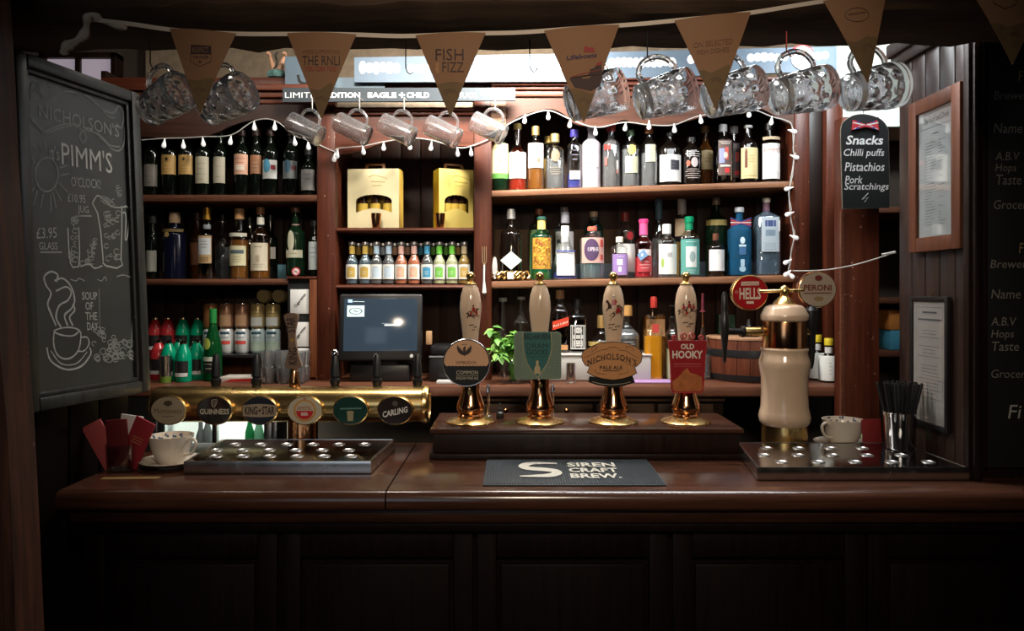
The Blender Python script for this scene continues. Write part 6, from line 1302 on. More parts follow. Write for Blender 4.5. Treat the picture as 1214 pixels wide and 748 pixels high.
def hang(px, py, D, tilt, yaw, label, s, hlabel, hp, red=False):
    m = dim_mug(px, py, D, tilt, yaw, label, s)
    from mathutils import Vector, Euler
    top = Vector((-.004, 0, .090))*s; top.rotate(Euler(m.rotation_euler)); p = m.location+top
    hook(0, D, beam_z(p.x)+.004, p.z-.010*s+.0005, hlabel, red, X=p.x-.010)
hang(196, 119, 1.80, 17, -28, 'dimpled glass mug hanging nearest the chalkboard', .97, 'black wire hook above the mug nearest the chalkboard', 0)
hang(268, 119, 1.80, 15, -28, 'dimpled glass mug hanging beside the RESPECT bunting flag', .98, 'black wire hook behind the RESPECT flag', 0)
hang(706, 114, 1.80, 18, 8, 'dimpled glass mug hanging behind the Lifeboats bunting flag', 1.06, 'black wire hook behind the Lifeboats flag', 0)
hang(788, 113, 1.80, 17, 8, 'dimpled glass mug hanging freely between the Lifeboats and FISH DISHES flags', 1.04, 'black wire hook between the Lifeboats and FISH DISHES flags', 0)
hang(869, 111, 1.80, 17, 10, 'dimpled glass mug hanging behind the ON SELECTED FISH DISHES flag', 1.06, 'black wire hook behind the FISH DISHES flag', 0)
hang(951, 109, 1.80, 14, 12, 'dimpled glass mug hanging in front of the round sign logo', 1.08, 'dark red wire hook in front of the round sign logo', 0, True)
hang(1035, 105, 1.80, 12, 14, 'dimpled glass mug hanging at the far end beside the framed menu', 1.10, 'black wire hook nearest the right partition', 0)
hook(481, 1.88, 2.218, ZB(88, 1.88), 'empty black wire hook between the RNLI and FIZZ flags'); hook(628, 1.88, 2.222, ZB(86, 1.88), 'empty black wire hook between the FIZZ and Lifeboats flags')
# five straight half pint tankards hanging under the slate strip
SM = {}
for i, (px, py, lb) in enumerate(((362, 153, 'straight glass tankard hanging nearest the dimpled mugs, below the word LIMITED'), (418, 153, 'straight glass tankard hanging below the left end of the word EAGLE'), (471, 154, 'straight glass tankard hanging below the word CHILD'),
                                  (525, 156, 'straight glass tankard hanging behind the FISH AND FIZZ flag tip'), (579, 152, 'straight glass tankard hanging before the brightly lit middle post head'))):
    D = 2.93; t = thing('glass_tankard', lb, 'mug', W(px, py, D), group='straight glass tankards under the slate strip', rot=(0, RAD(27), RAD(-10)))
    if not SM:
        L = .135; seg = 32; R0 = .0405
        pr = [(.030, L/2), (R0*.98, L/2), (R0, L/2-.004), (R0*.97, L/2-.03), (R0, -L/2+.002), (R0-.001, -L/2), (R0-.0028, -L/2+.001), (R0*.97-.0028, L/2-.03), (R0-.006, L/2-.016), (.001, L/2-.013)]
        SM['b'] = fixn(MB().lathe(pr, seg, axis='x', cap1=True).build('tankard_body', M_glass, t, ang=50))
        SM['h'] = MB().tube(spline([(-.038, 0, .040), (-.030, 0, .066), (.0, 0, .078), (.030, 0, .066), (.044, 0, .040)], 6), .0058, 10).build('handle', M_glass, t)
    else:
        for k in 'bh': copy_part(SM[k], t, (0, 0, 0))
    from mathutils import Vector, Euler
    p = Vector((0, 0, .078)); p.rotate(Euler(t.rotation_euler)); p += t.location
    h = thing('cup_hook', 'small white cup hook above the %s tankard' % ('first', 'second', 'third', 'fourth', 'fifth')[i]+' from the chalkboard', 'hook', (p.x-.008, D+.0, p.z-.010)); zt_ = ZB(119.5, 3.0)-(p.z-.010)
    MB().tube([(0, .07, zt_), (0, 0, zt_-.004), (0, 0, .016), (.004, 0, .005), (.010, 0, .001), (.015, 0, .006)], .0018, 6).build('wire', M_cord, h)
# ================================================================== BUNTING
bun = thing('bunting', 'brown card pub bunting of triangular printed flags on a cloth tape', 'bunting', W(640, 30, 1.60))
bl = bun.location; DB_ = 1.60
tape = spline([(105, 22), (150, 28), (202, 35), (281, 40.5), (341, 40), (423, 41.5), (493, 42.5), (576, 39.5), (644, 37), (734, 30), (799, 25), (889, 15), (975, 2), (1050, -9), (1150, -9), (1260, -22)], 4)
L = lambda px, py: (XB(px, DB_)-bl.x, ZB(py, DB_)-bl.z)
mb = MB(); a = [L(*p) for p in tape]; n = len(a); hh = .0045
mb.loft([[(x, -.001+.002*sin(i*.9), z+hh), (x, .0015+.002*sin(i*.9), z+hh), (x, .0015+.002*sin(i*.9), z-hh), (x, -.001+.002*sin(i*.9), z-hh)] for i, (x, z) in enumerate(a)])
Mtape = mat('tape_cloth', (.42, .36, .30), .85); fixn(mb.build('tape', Mtape, bun))
mb = MB(); tl_ = spline([(148, 32), (120, 24), (112, 19), (104, 26), (96, 40), (84, 54), (78, 63)], 4); a = [L(*p) for p in tl_]
mb.tube([(x, .01*sin(i*.5), z) for i, (x, z) in enumerate(a)], [.006+.0025*sin(i*1.3)+.004*i/len(a) for i in range(len(a))], 8); mb.build('knotted_end', Mtape, bun)
Mkraft = mat('kraft_card', (.165, .082, .038), .75, noise=.08, nscale=30); Mhill = mat('kraft_hills', (.095, .056, .022), .75, noise=.4, nscale=70); Mkin = mat('kraft_ink', (.022, .006, .005), .7); Mkred = mat('kraft_red', (.18, .014, .01), .7)
def flag(tl, tr_, tip, hill, words, extra=None):
    A, B, T = L(*tl), L(*tr_), L(*tip); n = 10; w = B[0]-A[0]
    def curve(x, z): return .010*sin((x-A[0])/w*pi)*((z-T[1])/(A[1]-T[1]))
    rows = []; fr = []
    for i in range(n+1):
        v = i/n; l_ = (A[0]+(T[0]-A[0])*v, A[1]+(T[1]-A[1])*v); r_ = (B[0]+(T[0]-B[0])*v, B[1]+(T[1]-B[1])*v); rows.append([(l_[0]+(r_[0]-l_[0])*k/8, l_[1]+(r_[1]-l_[1])*k/8) for k in range(9)])
    mb = MB(); V = [];
    for off in (0, .0009):
        for r in rows: V += [(x, -.004-curve(x, z)+off, z) for x, z in r]
    m = (n+1)*9; fs = []
    for i in range(n):
        for k in range(8):
            q = i*9+k; fs.append((q, q+9, q+10, q+1)); fs.append((m+q, m+q+1, m+q+10, m+q+9))
    for i in range(n): q = i*9; fs.append((q, m+q, m+q+9, q+9)); q += 8; fs.append((q, q+9, m+q+9, m+q))
    f = mb.add(V, fs).build('flag', Mkraft, bun)
    wp = lambda x, z: (x, -.0046-curve(x, z), z)
    if hill:                                  # printed hills in the lower part
        hp = [L(*p) for p in hill]; rows2 = []
        zl = T[1]
        def edge(z): v = (A[1]-z)/(A[1]-T[1]); v2 = (B[1]-z)/(B[1]-T[1]); return A[0]+(T[0]-A[0])*v+.0008, B[0]+(T[0]-B[0])*v2-.0008
        mb = MB(); N = 12
        def top(x):
            for p, q in zip(hp, hp[1:]):
                if p[0] <= x <= q[0]: return p[1]+(q[1]-p[1])*(x-p[0])/(q[0]-p[0])
            return hp[0][1] if x < hp[0][0] else hp[-1][1]
        for k in range(N+1):
            u = k/N; e0, e1 = edge(top(T[0])); x = e0+(e1-e0)*u; zt_ = top(x)
            zlow = A[1]+(T[1]-A[1])*((x-A[0])/(T[0]-A[0])) if x < T[0] else B[1]+(T[1]-B[1])*((B[0]-x)/(B[0]-T[0]))
            mb.v += [wp(x, min(zt_, zt_) if zlow < zt_ else zlow), wp(x, (zlow+zt_)/2 if zlow < zt_ else zlow), wp(x, min(zlow, zt_)+.0006 if zlow < zt_ else zlow)]
        for k in range(N):
            for j in (0, 1): mb.f.append((k*3+j, k*3+j+1, k*3+j+4, k*3+j+3))
        mb.build('hill_print', Mhill, f, smooth=False)
        mb = MB(); xm, zm = T[0], top(T[0])
        w2 = lambda pts, w_: (mb.stroke([p for p in pts], w_))
        for a_, b_ in ((.35, .25), (.55, .10)):
            mb.stroke([(xm-.022*(1-a_), zm-.012-a_*.02), (xm, zm-.008-a_*.02), (xm+.022*(1-a_), zm-.014-a_*.02)], .0009)
        mb.tr(lambda x, y, z: (x, -.0050-curve(x, z), z)); mb.build('hill_lines', Mkin, f, smooth=False)
    for s_, x0, y0, x1, y1, m_, bd, sh in words:
        mb = MB(); p0, p1 = L(x0, y1), L(x1, y0); xm = (p0[0]+p1[0])/2; mb.text(s_, p0[0], p1[0], p0[1], p1[1], bold=bd, warp=lambda x, z: (x, -.0050-curve(x, z), z+(x-xm)*sh)); mb.build('flag_lettering', m_, f, smooth=False)
    if extra: extra(f, lambda pts: [L(*p) for p in pts], curve)
    return f
def sk(f, pts, w, m, curve, closed=False, fill=False, nm='flag_emblem', dy=.0050):
    mb = MB()
    if fill: mb.flat(pts)
    else: mb.stroke(pts+([pts[0]] if closed else []), w)
    mb.tr(lambda x, y, z: (x, -dy-curve(x, z), z)); return mb.build(nm, m, f, smooth=False)
def ex1(f, q, c):
    sk(f, q([(229, 55), (253, 56.5), (253, 66.5), (228.5, 66)]), 0, Mkin, c, fill=True); sk(f, q([(228.5, 66), (228, 74.5), (239, 80.5), (252, 75), (253, 66)]), .0010, Mkin, c)
    mb = MB(); p0, p1 = q([(231, 64.5), (250, 58.5)]); mb.text('RESPECT', p0[0], p1[0], p0[1], p1[1], warp=lambda x, z: (x, -.0056-c(x, z), z)); mb.build('flag_lettering', Mkraft, f, smooth=False)
    sk(f, q([(238, 74), (241, 74), (241, 76), (238, 76)]), 0, Mkin, c, fill=True)
flag((202, 34.5), (281, 40.5), (238, 137), [(210, 95), (228, 95.5), (236, 97), (246, 94), (255, 94.5), (270, 98)], [('THE WATER', 231, 68, 250, 71.5, Mkin, .01, 0)], ex1)
flag((341, 40), (423, 41.5), (381.5, 142), [(350, 104), (362, 103), (372, 107), (380, 108), (392, 100), (402, 99), (415, 102)], [("WE'RE SUPPORTING", 360, 61, 404, 66, MATS['kraft_red'] if False else mat('kraft_faint', (.11, .04, .017), .75), .0, 0), ('THE RNLI', 360, 68, 404, 79, Mkin, .0, 0), ('YOU CAN TOO', 363, 80.5, 400, 86, Mkred, .02, 0)])
flag((493, 42.5), (576, 39.5), (534, 140), [(505, 104), (518, 102), (528, 99), (540, 98), (552, 101), (565, 105)], [('FISH', 517, 60, 550, 73.5, Mkin, .0, 0), ('FIZZ', 525, 75.5, 550, 87, Mkin, .0, 0), ('AND', 517, 76, 521, 88, mat('kraft_tan', (.42, .20, .08), .7), 0, 0)])
def ex4(f, q, c):
    for s in ([(692, 57), (696, 57), (696, 59), (700, 58), (704, 59), (703, 62), (698, 61), (692, 62)], [(691, 61), (697, 60), (705, 62), (704, 64), (692, 64)]): sk(f, q(s), 0, Mkred, c, fill=True)
    sk(f, q([(675, 95), (677, 93), (690, 91), (697, 90), (699, 84), (704, 82), (706, 79), (712, 78), (714, 90), (711, 103), (700, 109), (681, 105)]), 0, Mkin, c, fill=True, nm='lifeboat_print')
    sk(f, q([(706, 80), (713, 78), (712, 74), (706, 77)]), 0, Mkred, c, fill=True, dy=.0054); sk(f, q([(676, 93), (690, 89), (712, 84)]), .0012, Mkred, c, dy=.0056)
flag((645, 37), (734, 30), (692, 147), [(668, 110), (680, 106), (692, 109), (700, 112), (715, 114)], [('Lifeboats', 671.5, 66, 707, 71.5, mat('kraft_navy', (.03, .012, .035), .7), .03, .10)], ex4)
flag((799, 25), (889.5, 15), (848, 131), [(820, 86), (832, 84), (842, 88), (850, 84), (862, 78), (872, 79)], [('ON SELECTED', 821, 50, 867, 56.5, mat('kraft_mid', (.085, .03, .016), .7), 0, .11), ('FISH DISHES', 825, 59.5, 863, 65, MATS['kraft_mid'], 0, .11)])
def ex6(f, q, c): sk(f, q(circle(1013, 20, 14, 8, 16)), .0010, Mkin, c, closed=True); sk(f, q([(1003, 20), (1023, 17)]), .003, MATS['kraft_mid'], c)
flag((975, 2), (1050, -9), (1028, 101), [(988, 48), (1000, 50), (1012, 52), (1025, 45), (1040, 46)], [], ex6)
def ex7(f, q, c): sk(f, q([(1174, -5), (1174, 6), (1187, 13), (1200, 8), (1200, -5)]), .0014, Mkin, c); sk(f, q([(1180, 1), (1194, 0)]), .003, Mkin, c)
flag((1150, -9), (1242, -20), (1199, 78), [(1165, 32), (1180, 28), (1190, 34), (1205, 30), (1220, 26)], [], ex7)

# ================================================================== FAIRY LIGHTS
fl = thing('fairy_lights', 'string of small white bulbs looped along the shelf arches and down the right post', 'string lights', (0, 3.06, 2.2))
DL = 3.072
LP = [(168, 166), (195, 164), (218, 163.5), (241, 162), (274, 160), (302, 143), (326, 143), (350, 161), (366, 166), (397, 180), (400, 176), (431, 173), (455, 168), (486, 164), (511, 166), (542.5, 175), (559, 173), (583, 163), (600, 149), (622, 138), (650, 131), (675.5, 141), (706, 151), (741, 145), (769, 148), (799, 148), (830.7, 137), (887.5, 130), (914, 138), (932, 143), (939, 150), (941, 180), (942, 186), (936, 224), (937, 254), (941, 281), (936, 311), (934, 328)]
mb = MB(); pts = spline(LP, 5)
def fp(px, py): return (XB(px, DL), DL-3.06, ZB(py, DL)-2.2)
mb.tube([fp(*p) for p in pts], .0023, 6); mb.build('cord', M_cord, fl)
mb = MB(); mb.tube([(lambda q: (q[0]+.004*sin(i*1.1), q[1]-.004+.003*cos(i*1.1), q[2]+.002))(fp(*p)) for i, p in enumerate(pts[150:])], .0018, 6); mb.build('cord', M_cord, fl)
Mbulb = mat('bulb_white', (.85, .85, .83), .35, emit=(1, .98, .95), es=.35)
BLB = [(195, 171.5), (218, 172.6), (241.5, 170), (273.6, 168), (302, 151), (326, 151), (350, 169), (366, 174), (396.6, 188), (400, 184), (431, 179.6), (455, 175), (486, 174), (511, 175), (542.6, 182), (558.6, 181.5), (622, 143), (650, 138.5), (675.5, 148), (706, 157), (741, 151.6), (769.3, 150), (799.4, 153.8), (830.7, 143), (887.5, 135.6), (914, 144.7)]
bm0 = MB().lathe([(.0022, .024), (.003, .018), (.005, .010), (.0078, .002), (.0090, -.004), (.0078, -.010), (.0045, -.0132), (.001, -.0142)], 12); b0 = None
def bulb(px, py, rot):
    global b0
    p = fp(px, py); p = (p[0], p[1]-.004, p[2])
    if b0 is None: b0 = bm0.build('bulb', Mbulb, fl); b0.location = p; b0.rotation_euler = rot
    else: copy_part(b0, fl, p, rot)
for px, py in BLB: bulb(px, py, (0, random.uniform(-.15, .15), 0))
for px, py, s in ((940.3, 156, 1.3), (942.8, 186.4, 1.2), (933.4, 223.8, -1.3), (934.2, 253.9, -1.2), (942.4, 281.6, 1.2), (932, 310.7, -1.1), (932, 324.7, -.9), (938, 327, .8)): bulb(px, py, (0, -s, 0))
t = thing('white_cable', 'thin white cable stretched from the fairy lights to the right partition', 'cable', (XB(940, 3.0), 3.0, ZB(321, 3.0)))
e = (XB(1062, 2.44)-t.location.x, 2.44-3.0, ZB(299, 2.44)-t.location.z); mb = MB(); mb.tube([(e[0]*u, e[1]*u, e[2]*u-.02*sin(pi*u)) for u in [i/16 for i in range(17)]], .0022, 6); mb.build('cable', M_cord, t)
MB().tube([(e[0]-.03, e[1]+.03, e[2]-.006), e], [.0035, .005], 8).build('plug', M_cord, t)

# ================================================================== CHALKBOARD ON THE LEFT PARTITION
P0 = (-1.196, 1.855); P1 = (-1.100, 2.28); ba = math.atan2(P1[0]-P0[0], P1[1]-P0[1]); bw = math.hypot(P1[0]-P0[0], P1[1]-P0[1])
ck_ = thing('chalkboard', "large black framed chalkboard lettered NICHOLSON'S and PIMM'S o'clock on the left partition", 'chalkboard', (P0[0], P0[1], 1.30), rot=(RAD(-2.6), 0, pi/2-ba))
TL = RAD(2.6)
# local: x = along the board (toward the back), y = -normal, z = up ; front faces -y (towards the bar)
BH = .895
def on_board(px, py):
    # ray through the pixel meets the leaning plane of the board
    o = Vector((0, 0, 1.6)); d = Vector(((px-607)/F, 1, (345-py)/F)); A = Vector((P0[0], P0[1], 1.30))
    U = Vector((sin(ba), cos(ba), 0)); N0 = Vector((-cos(ba), sin(ba), 0)); V = N0*sin(TL)+Vector((0, 0, cos(TL))); N = U.cross(V)
    t_ = (A-o).dot(N)/d.dot(N); p = o+d*t_-A
    return (p.dot(U), p.dot(V))
Mfr = wood('board_frame', (.016, .017, .016), (.045, .047, .042), rough=.4, wear=(.10, .09, .07))
MB().box(.02, bw-.02, .0, .018, .02, BH-.02).build('slate_panel', M_slate, ck_)
fw = .034
for a, b2, c, d in ((0, fw, 0, BH), (bw-fw, bw, 0, BH), (fw, bw-fw, 0, fw), (fw, bw-fw, BH-fw, BH)):
    MB().box(a, b2, -.020, .022, c, d, .006).build('frame_rail', Mfr, ck_)
for a, b2, c, d in ((fw, fw+.012, fw, BH-fw), (bw-fw-.012, bw-fw, fw, BH-fw), (fw, bw-fw, fw, fw+.012), (fw, bw-fw, BH-fw-.012, BH-fw)):
    MB().box(a, b2, -.010, .0, c, d, .003).build('inner_bead', Mfr, ck_)
Q = lambda pts: [on_board(*p) for p in pts]
def tb(s_, x0, y0, x1, y1, m=None, bold=0, skew=True, dy=0):
    # text between the baseline left (x0,y1) and top right; follows the board's own perspective
    a = on_board(x0, y1); b2 = on_board(x1, y1+dy); hgt = on_board(x0, y0)[1]-a[1]; mb = MB()
    mb.text(s_, a[0], b2[0], 0, hgt, -.0012, bold=bold); k = (b2[1]-a[1])/(b2[0]-a[0]); mb.tr(lambda x, y, z: (x, y, z+a[1]+(x-a[0])*k)); return mb.build('chalk_lettering', m or M_chalk, ck_, smooth=False)
def tc(pts, w, m=None, sp=True, nm='chalk_drawing', mb=None):
    q = Q(pts); q = spline(q, 4) if sp and len(q) > 2 else q
    b_ = MB() if mb is None else mb; b_.stroke(q, w, -.0012)
    return b_.build(nm, m or M_chalkdim, ck_, smooth=False) if mb is None else b_
tb("NICHOLSON'S", 46, 122.5, 141, 139, M_chalkdim if False else mat('chalk_mid', (.40, .42, .40), .95), .0, dy=24)
mb = MB()                                    # ribbon scroll around the name
for p in ([(37, 118), (36, 106), (40, 97), (46, 101), (41, 107)], [(44, 107), (52, 116), (62, 115), (76, 109), (88, 110), (93, 115)], [(100, 112), (110, 120), (122, 130), (134, 134), (140, 126), (145, 131), (146, 142), (143, 152), (138, 146)],
          [(35, 125), (36, 140), (46, 153), (55, 158), (70, 152), (85, 149)], [(38, 142), (50, 156), (62, 152), (76, 147), (88, 148)], [(88, 149), (98, 155), (102, 163), (98, 169), (94, 162), (98, 155), (110, 156), (122, 166), (133, 177), (142, 178), (147, 168), (147, 150)],
          [(104, 155), (118, 160), (130, 172), (142, 174)], [(120, 128), (128, 138), (136, 140)], [(46, 101), (47, 106)], [(57, 100), (62, 104)]): tc(p, .0042, mb=mb)
mb.build('chalk_scroll', M_chalkdim, ck_, smooth=False)
tb("it's", 58, 171, 70, 188, MATS['chalk_mid'], dy=3); tb("PIMM'S", 73, 168, 133, 195, M_chalk, 0, dy=11); tb("O'CLOCK!", 84, 209, 119, 221, MATS['chalk_mid'], dy=3)
tb('£10.95', 80, 229, 101, 239, MATS['chalk_mid'], dy=2); tb('JUG', 92, 243, 105, 254, MATS['chalk_mid'], dy=1.5); tb('£3.95', 43, 270, 67, 283, MATS['chalk_mid'], dy=-1); tb('GLASS', 46, 287, 68, 296, MATS['chalk_mid'], dy=0)
mb = MB(); tc([(93, 256), (108, 256)], .004, mb=mb); tc([(47, 299), (73, 299)], .004, mb=mb)
tc([(41+14*1, 205)]+[(55+14*cos(RAD(a)), 208+22*sin(RAD(a))) for a in range(-90, 271, 30)][0:], .0045, mb=mb) if False else tc([(55+13.5*cos(RAD(a)), 207+20*sin(RAD(a))) for a in range(0, 361, 30)], .0045, mb=mb)
for a, b2 in (((38, 172), (43, 182)), ((46, 168), (49, 180)), ((53, 166), (53, 178)), ((70, 199), (79, 196)), ((71, 208), (81, 206)), ((69, 217), (80, 228)), ((65, 224), (72, 238)), ((59, 230), (60, 252)), ((51, 230), (47, 248)), ((44, 226), (39, 244)), ((62, 228), (66, 246)), ((38, 188), (41, 194)), ((40, 222), (36, 232))): tc([a, b2], .0035, mb=mb, sp=False)
mb.build('chalk_sun', M_chalkdim, ck_, smooth=False)
mb = MB()                                    # jug and glass
tc([(109, 241), (115, 232), (122, 236), (133, 245), (144, 246)], .004, mb=mb); tc([(109, 241), (115, 252), (119, 275), (122, 310)], .0045, mb=mb, sp=False); tc([(144, 244), (144, 275), (143, 308), (145, 314), (138, 318), (125, 315), (121, 311)], .0045, mb=mb, sp=False)
tc([(145, 246), (150, 245), (153, 252), (152, 268), (150, 283), (148, 282), (149, 262), (148, 252), (145, 253)], .004, mb=mb)
tc([(80, 270), (81, 295), (83, 312), (86, 317), (93, 316), (94, 300), (93, 270)], .004, mb=mb, sp=False)
tc([(95, 316), (105, 313), (112, 318), (121, 315)], .004, mb=mb)
mb.build('chalk_jug', MATS['chalk_mid'], ck_, smooth=False)
random.seed(14); mb = MB()
for cx_, cz_, rx, rz, n_ in ((132, 280, 9, 30, 26), (87, 292, 4.5, 20, 12), (104, 304, 9, 9, 12), (130, 240, 10, 5, 9), (87, 264, 6, 6, 7), (140, 229, 3.5, 8, 4), (112, 290, 5, 6, 5)):
    for _ in range(n_):
        x, y = cx_+random.uniform(-rx, rx)*.9, cz_+random.uniform(-rz, rz)*.95; r = random.uniform(1.6, 3.4)
        tc([(x+r*cos(RAD(a)), y+r*sin(RAD(a))) for a in range(random.randrange(90), 360, 60)], .0025, mb=mb)
mb.build('chalk_fruit', M_chalkdim, ck_, smooth=False)
mb = MB()                                    # steaming cup
tc([(64, 392), (63, 405), (66, 418), (74, 425), (84, 424), (92, 416), (95, 404), (94, 392), (80, 388), (64, 392), (72, 397), (86, 398), (94, 392)], .004, mb=mb)
tc([(95, 400), (103, 400), (105, 408), (99, 416), (92, 416)], .004, mb=mb); tc([(55, 412), (60, 428), (78, 438), (96, 434), (107, 420), (106, 412)], .005, mb=mb); tc([(60, 416), (72, 431), (90, 431), (103, 417)], .003, mb=mb)
for p in ([(66, 386), (60, 372), (56, 360), (60, 348), (54, 338), (52, 328), (60, 322), (68, 326), (66, 334)], [(72, 388), (66, 376), (70, 362), (80, 356), (84, 346), (78, 340), (66, 345)], [(80, 386), (76, 374), (84, 366), (88, 356), (84, 340), (74, 330), (64, 333)], [(86, 386), (82, 376), (88, 368), (86, 360)]): tc(p, .005, mb=mb)
mb.build('chalk_cup', MATS['chalk_mid'], ck_, smooth=False)
for i, s_ in enumerate(('SOUP', 'OF', 'THE', 'DAY')): tb(s_, (97, 101, 101, 103)[i], 346+i*12, (115, 110, 115, 116)[i], 355.5+i*12, MATS['chalk_mid'], .01, dy=0)
mb = MB(); tc([(83, 331), (90, 333), (93, 330), (100, 333)], .003, mb=mb); tc([(115, 331), (120, 333), (124, 328), (126, 333)], .003, mb=mb); tc([(138, 328), (146, 326), (155, 329)], .003, mb=mb)
tc([(157, 380), (156, 395), (155, 410), (153, 424), (161, 425), (162, 412), (159, 395), (158, 380)], .003, mb=mb); tc([(117, 342), (118, 390)], .002, mb=mb)
for cx_, cz_, rx, rz, n_ in ((117, 400, 6, 9, 10), (126, 418, 12, 8, 16), (146, 414, 10, 10, 18), (134, 404, 5, 5, 5)):
    for _ in range(n_):
        x, y = cx_+random.uniform(-rx, rx), cz_+random.uniform(-rz, rz); r = random.uniform(2, 4.5); tc([(x+r*cos(RAD(a)), y+r*sin(RAD(a))) for a in range(random.randrange(90), 380, 50)], .0026, mb=mb)
mb.build('chalk_vegetables', M_chalkdim, ck_, smooth=False)

# ================================================================== FRAMES ON THE RIGHT PARTITION
def rframe(name, label, ya, yb, za, zb, fw_, th, mfr, mpaper, tiltz=0):
    # hangs on x = 1.228 facing -x ; local x runs toward the viewer, local y into the wall
    t = thing(name, label, 'frame', (1.226-.001, yb, za), rot=(0, 0, -pi/2+tiltz)); w = yb-ya; h = zb-za
    for a, b2, c, d in ((0, fw_, 0, h), (w-fw_, w, 0, h), (fw_, w-fw_, 0, fw_), (fw_, w-fw_, h-fw_, h)): MB().box(a, b2, -th, -.001, c, d, .002).build('frame_rail', mfr, t)
    MB().box(fw_-.004, w-fw_+.004, -th*.55, -.002, fw_-.004, h-fw_+.004).build('paper', mpaper, t)
    MB().box(fw_-.002, w-fw_+.002, -th*.78, -th*.74, fw_-.002, h-fw_+.002).build('glass', thin_glass('picture_glass', (.96, .97, .97), .22), t)
    return t, w, h, -th*.55-.0006
Mbr = wood('menu_frame', (.10, .033, .016), (.19, .068, .034), rough=.4)
t, w, h, yy = rframe('framed_menu', 'brown wooden framed menu hanging high on the right partition', 2.04, 2.305, ZB(300, 2.30), ZB(124, 2.30), .042, .022, Mbr, mat('menu_paper', (.55, .58, .58), .6))
mb = MB(); a = .055; b2 = w-.052
mb.text('The Food and Drink', a+.014, b2-.014, h-.078, h-.060, yy, shear=.25)
for p in ([(a, h-.092), (a, h-.050)], [(a, h-.050), (b2, h-.050)], [(b2, h-.050), (b2, h-.092)], [(b2, h-.092), (a, h-.092)]): mb.stroke(p, .0014, yy)
mb.stroke([(w/2-.012, h-.112), (w/2+.014, h-.112)], .003, yy)
random.seed(2); z = h-.135
while z > .07:
    x = a+.022; mb.stroke([(x, z), (x+random.uniform(.03, .06), z)], .0011, yy)
    if random.random() < .6: mb.stroke([(x+.07, z), (x+.07+random.uniform(.01, .035), z)], .0011, yy)
    z -= .0085
mb.build('menu_lettering', mat('menu_ink', (.10, .11, .12), .7), t, smooth=False)
t, w, h, yy = rframe('framed_notice', 'thin black framed white notice hanging low on the right partition behind the straws', 2.115, 2.315, ZB(500, 2.31), ZB(351, 2.31), .014, .014, M_black, mat('notice_paper', (.50, .46, .43), .7))
mb = MB(); mb.stroke([(w*.32, h-.047), (w*.70, h-.047)], .0055, yy); mb.stroke([(w*.32, h-.052), (w*.70, h-.052)], .0007, yy-.0001); mb.stroke([(w*.2, h-.068), (w*.82, h-.068)], .005, yy); mb.stroke([(w*.2, h-.073), (w*.82, h-.073)], .0007, yy-.0001)
z = h-.10
while z > .10:
    ln = random.uniform(.15, .33)*w; mb.stroke([(w/2-ln, z), (w/2+ln, z)], .0013, yy); z -= .010 if random.random() < .8 else .026
for p in ([(.03, .085), (.03, h-.032)], [(.03, h-.032), (w-.03, h-.032)], [(w-.03, h-.032), (w-.03, .085)], [(w-.03, .085), (.03, .085)]): mb.stroke(p, .001, yy)
mb.build('notice_lettering', MATS['menu_ink'], t, smooth=False)
MB().tube([(w*.55, -.004, h), (w*.55, -.004, h+.012), (w*.55+.006, -.004, h+.014)], .002, 6).build('hanging_loop', M_brass, t)

# ================================================================== LARGE CHALK MENU FACING THE ROOM, far right
t = thing('chalk_menu_board', 'dark chalk menu board with column of faint headings facing the room at the right edge', 'chalkboard', (1.262, 2.0305, 1.13))
MB().box(0, .62, -.012, -.001, 0, 1.62, .002).build('slate_panel', mat('slate_dark', (.008, .008, .008), .6, noise=.3, nscale=7), t)
mt = mat('chalk_faint', (.26, .23, .19), .95); Dm = 2.018
for s_, px0, px1, py0, py1, col in (('F', 1207, 1213, 84, 96, 1), ('Brewery', 1178, 1226, 108, 121, 0), ('Name', 1178, 1212, 146, 158, 0), ('A.B.V', 1180, 1209, 180, 190, 0), ('Hops', 1180, 1205, 194, 206, 0), ('Taste', 1181, 1211, 207, 219, 0), ('Grocer', 1178, 1218, 237, 248, 0),
                                ('F', 1208, 1213.5, 288, 300, 1), ('Brewery', 1174, 1224, 308, 321, 0), ('Name', 1175, 1210, 343, 354, 0), ('A.B.V', 1175, 1205, 376, 386, 0), ('Hops', 1175, 1202, 391, 403, 0), ('Taste', 1176, 1208, 405, 416, 0), ('Grocer', 1175, 1216, 438, 448, 2), ('Fi', 1195, 1211, 480, 496, 3)):
    mb = MB(); mb.text(s_, XB(px0, Dm)-1.262, XB(px1, Dm)-1.262, ZB(py1, Dm)-1.13, ZB(py0, Dm)-1.13, -.0128, shear=.15)
    mb.build('chalk_lettering', (mt, mat('chalk_gold', (.4, .27, .11), .9), mat('chalk_vfaint', (.2, .18, .16), .95), mat('chalk_f2', (.45, .42, .38), .95))[col], t, smooth=False)
MB().box(-.012, 0, -.018, -.001, 0, 1.63, .002).build('frame_rail', M_dark, t)

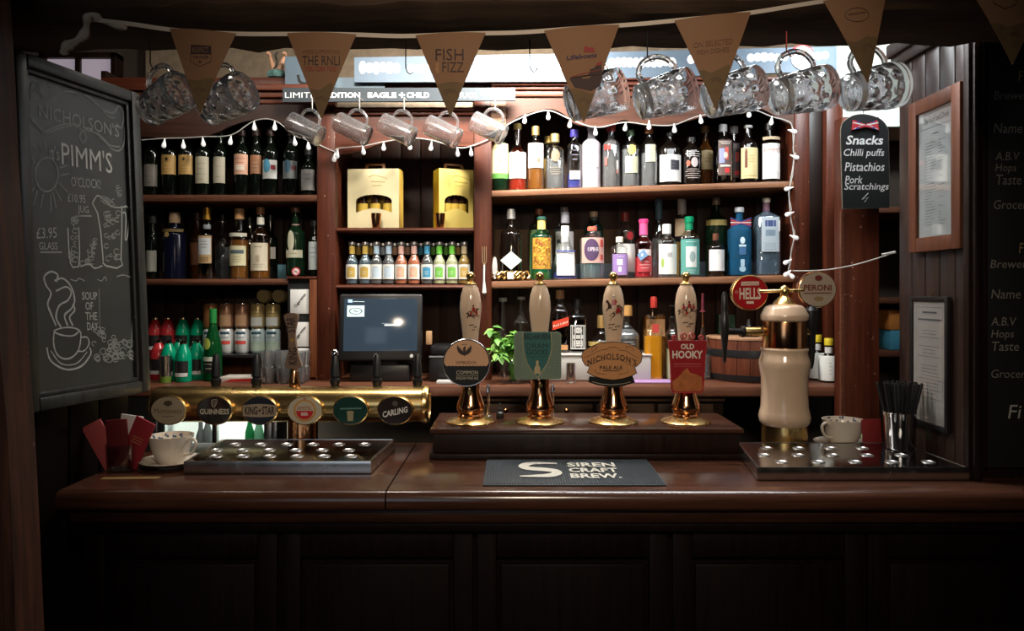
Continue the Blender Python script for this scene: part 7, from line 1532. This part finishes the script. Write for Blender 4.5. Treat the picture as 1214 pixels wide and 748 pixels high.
# ================================================================== SNACKS BOARD
sx, sz = XB(1027, 2.74), ZB(192, 2.74)
t = thing('snacks_board', 'small black arched chalkboard listing Snacks hanging on the red column', 'chalkboard', (sx, 2.755, sz), rot=(0, RAD(-1), RAD(6)))
s = 2.74/F
ol = [(-29, -55), (30, -54)]+[(30, 20)]+spline([(30, 38), (26, 46), (17, 53), (0, 57), (-15, 55), (-27, 47), (-30, 36)], 4)
MB().prism([(a*s, b2*s) for a, b2 in ol], -.006, .004).build('panel', mat('snack_slate', (.015, .017, .017), .5), t)
mb = MB(); mb.tube([(a*s, -.004, b2*s) for a, b2 in ol+[ol[0]]], .0022, 6); mb.build('worn_edge', mat('worn', (.16, .13, .10), .7, noise=.8, nscale=60), t)
Mcb = mat('chalk_white', (.75, .76, .74), .9)
for s_, x0, x1, z0, z1, bd in (('Snacks', -24, 23, 21, 32, .02), ('Chilli puffs', -27, 24, 5, 16, .005), ('Pistachios', -26, 24, -10.5, 0, .005), ('Pork', -26, -4, -25, -16, .005), ('Scratchings', -27, 29, -35, -24.5, .005)):
    mb = MB(); mb.text(s_, x0*s, x1*s, z0*s, z1*s, -.0068, bold=bd, shear=.2); mb.build('chalk_lettering', Mcb, t, smooth=False)
mb = MB(); mb.stroke([(3*s, -36.5*s), (-5*s, -44*s), (3*s, -42*s), (-2*s, -47*s)], .003, -.0068); mb.build('chalk_squiggle', Mcb, t, smooth=False)
bow = None
for f in (-1, 1):
    b_ = MB().prism([(0, 45*s), (f*15*s, 50*s), (f*17*s, 38*s), (0, 42*s)], -.012, -.007).build('bow_loop', mat('bow_red', (.42, .03, .04), .5), t)
    mb = MB(); mb.stroke([(f*1*s, 44*s), (f*16*s, 47*s)], .004, -.0124); mb.stroke([(f*2*s, 45*s), (f*15*s, 39*s)], .0025, -.0126); mb.build('bow_stripe', mat('bow_white', (.6, .6, .6), .5), b_, smooth=False)
    mb = MB(); mb.flat([(f*6*s, 48*s), (f*12*s, 49.5*s), (f*9*s, 46.5*s)], -.0128); mb.flat([(f*7*s, 40*s), (f*14*s, 38.6*s), (f*10*s, 42*s)], -.0128); mb.build('bow_patch', mat('bow_blue', (.03, .04, .18), .5), b_, smooth=False)
MB().tube([(0, -.004, 55*s), (0, .002, 62*s), (0, .02, 64*s)], .0012, 6).build('hanging_wire', M_blackm, t)

# ================================================================== FIGURINE ON THE CORNICE
fz0 = ZB(92, 3.1)
t = thing('leg_vase_figurine', 'small figurine of two upturned legs rising from a teal ruffled base on the cornice', 'figurine', (XB(328, 3.12), 3.13, fz0+.0005))
fixn(MB().lathe([(.020, 0), (.036, .006), (.042, .018), (.036, .030), (.020, .038), (.010, .040)], 24, dimple=lambda tt, zz: .003*sin(7*tt)).build('ruffled_base', mat('figurine_teal', (.10, .20, .19), .3, noise=.4, nscale=60), t))
mb = MB(); Msk = mat('figurine_skin', (.45, .25, .16), .35)
for f in (-1, 1):
    pts = spline([(f*.010, 0, .034), (f*.018, -.006, .060), (f*.026, -.002, .085), (f*.030, .004, .098)], 5)
    MB().tube(pts, [.013-.0006*i for i in range(len(pts))], 10).build('leg', Msk, t)
    p = spline([(f*.030, .006, .096), (f*.034, -.010, .104), (f*.032, -.026, .102)], 4); MB().tube(p, [.006, .007, .008, .008, .008, .007, .007, .006, .004][:len(p)], 8).build('foot', Msk, t)
MB().tube(spline([(-.012, -.012, .036), (.004, -.016, .065), (-.004, -.012, .095), (.004, -.010, .110)], 5), .004, 8).build('dark_ribbon', M_ink, t)
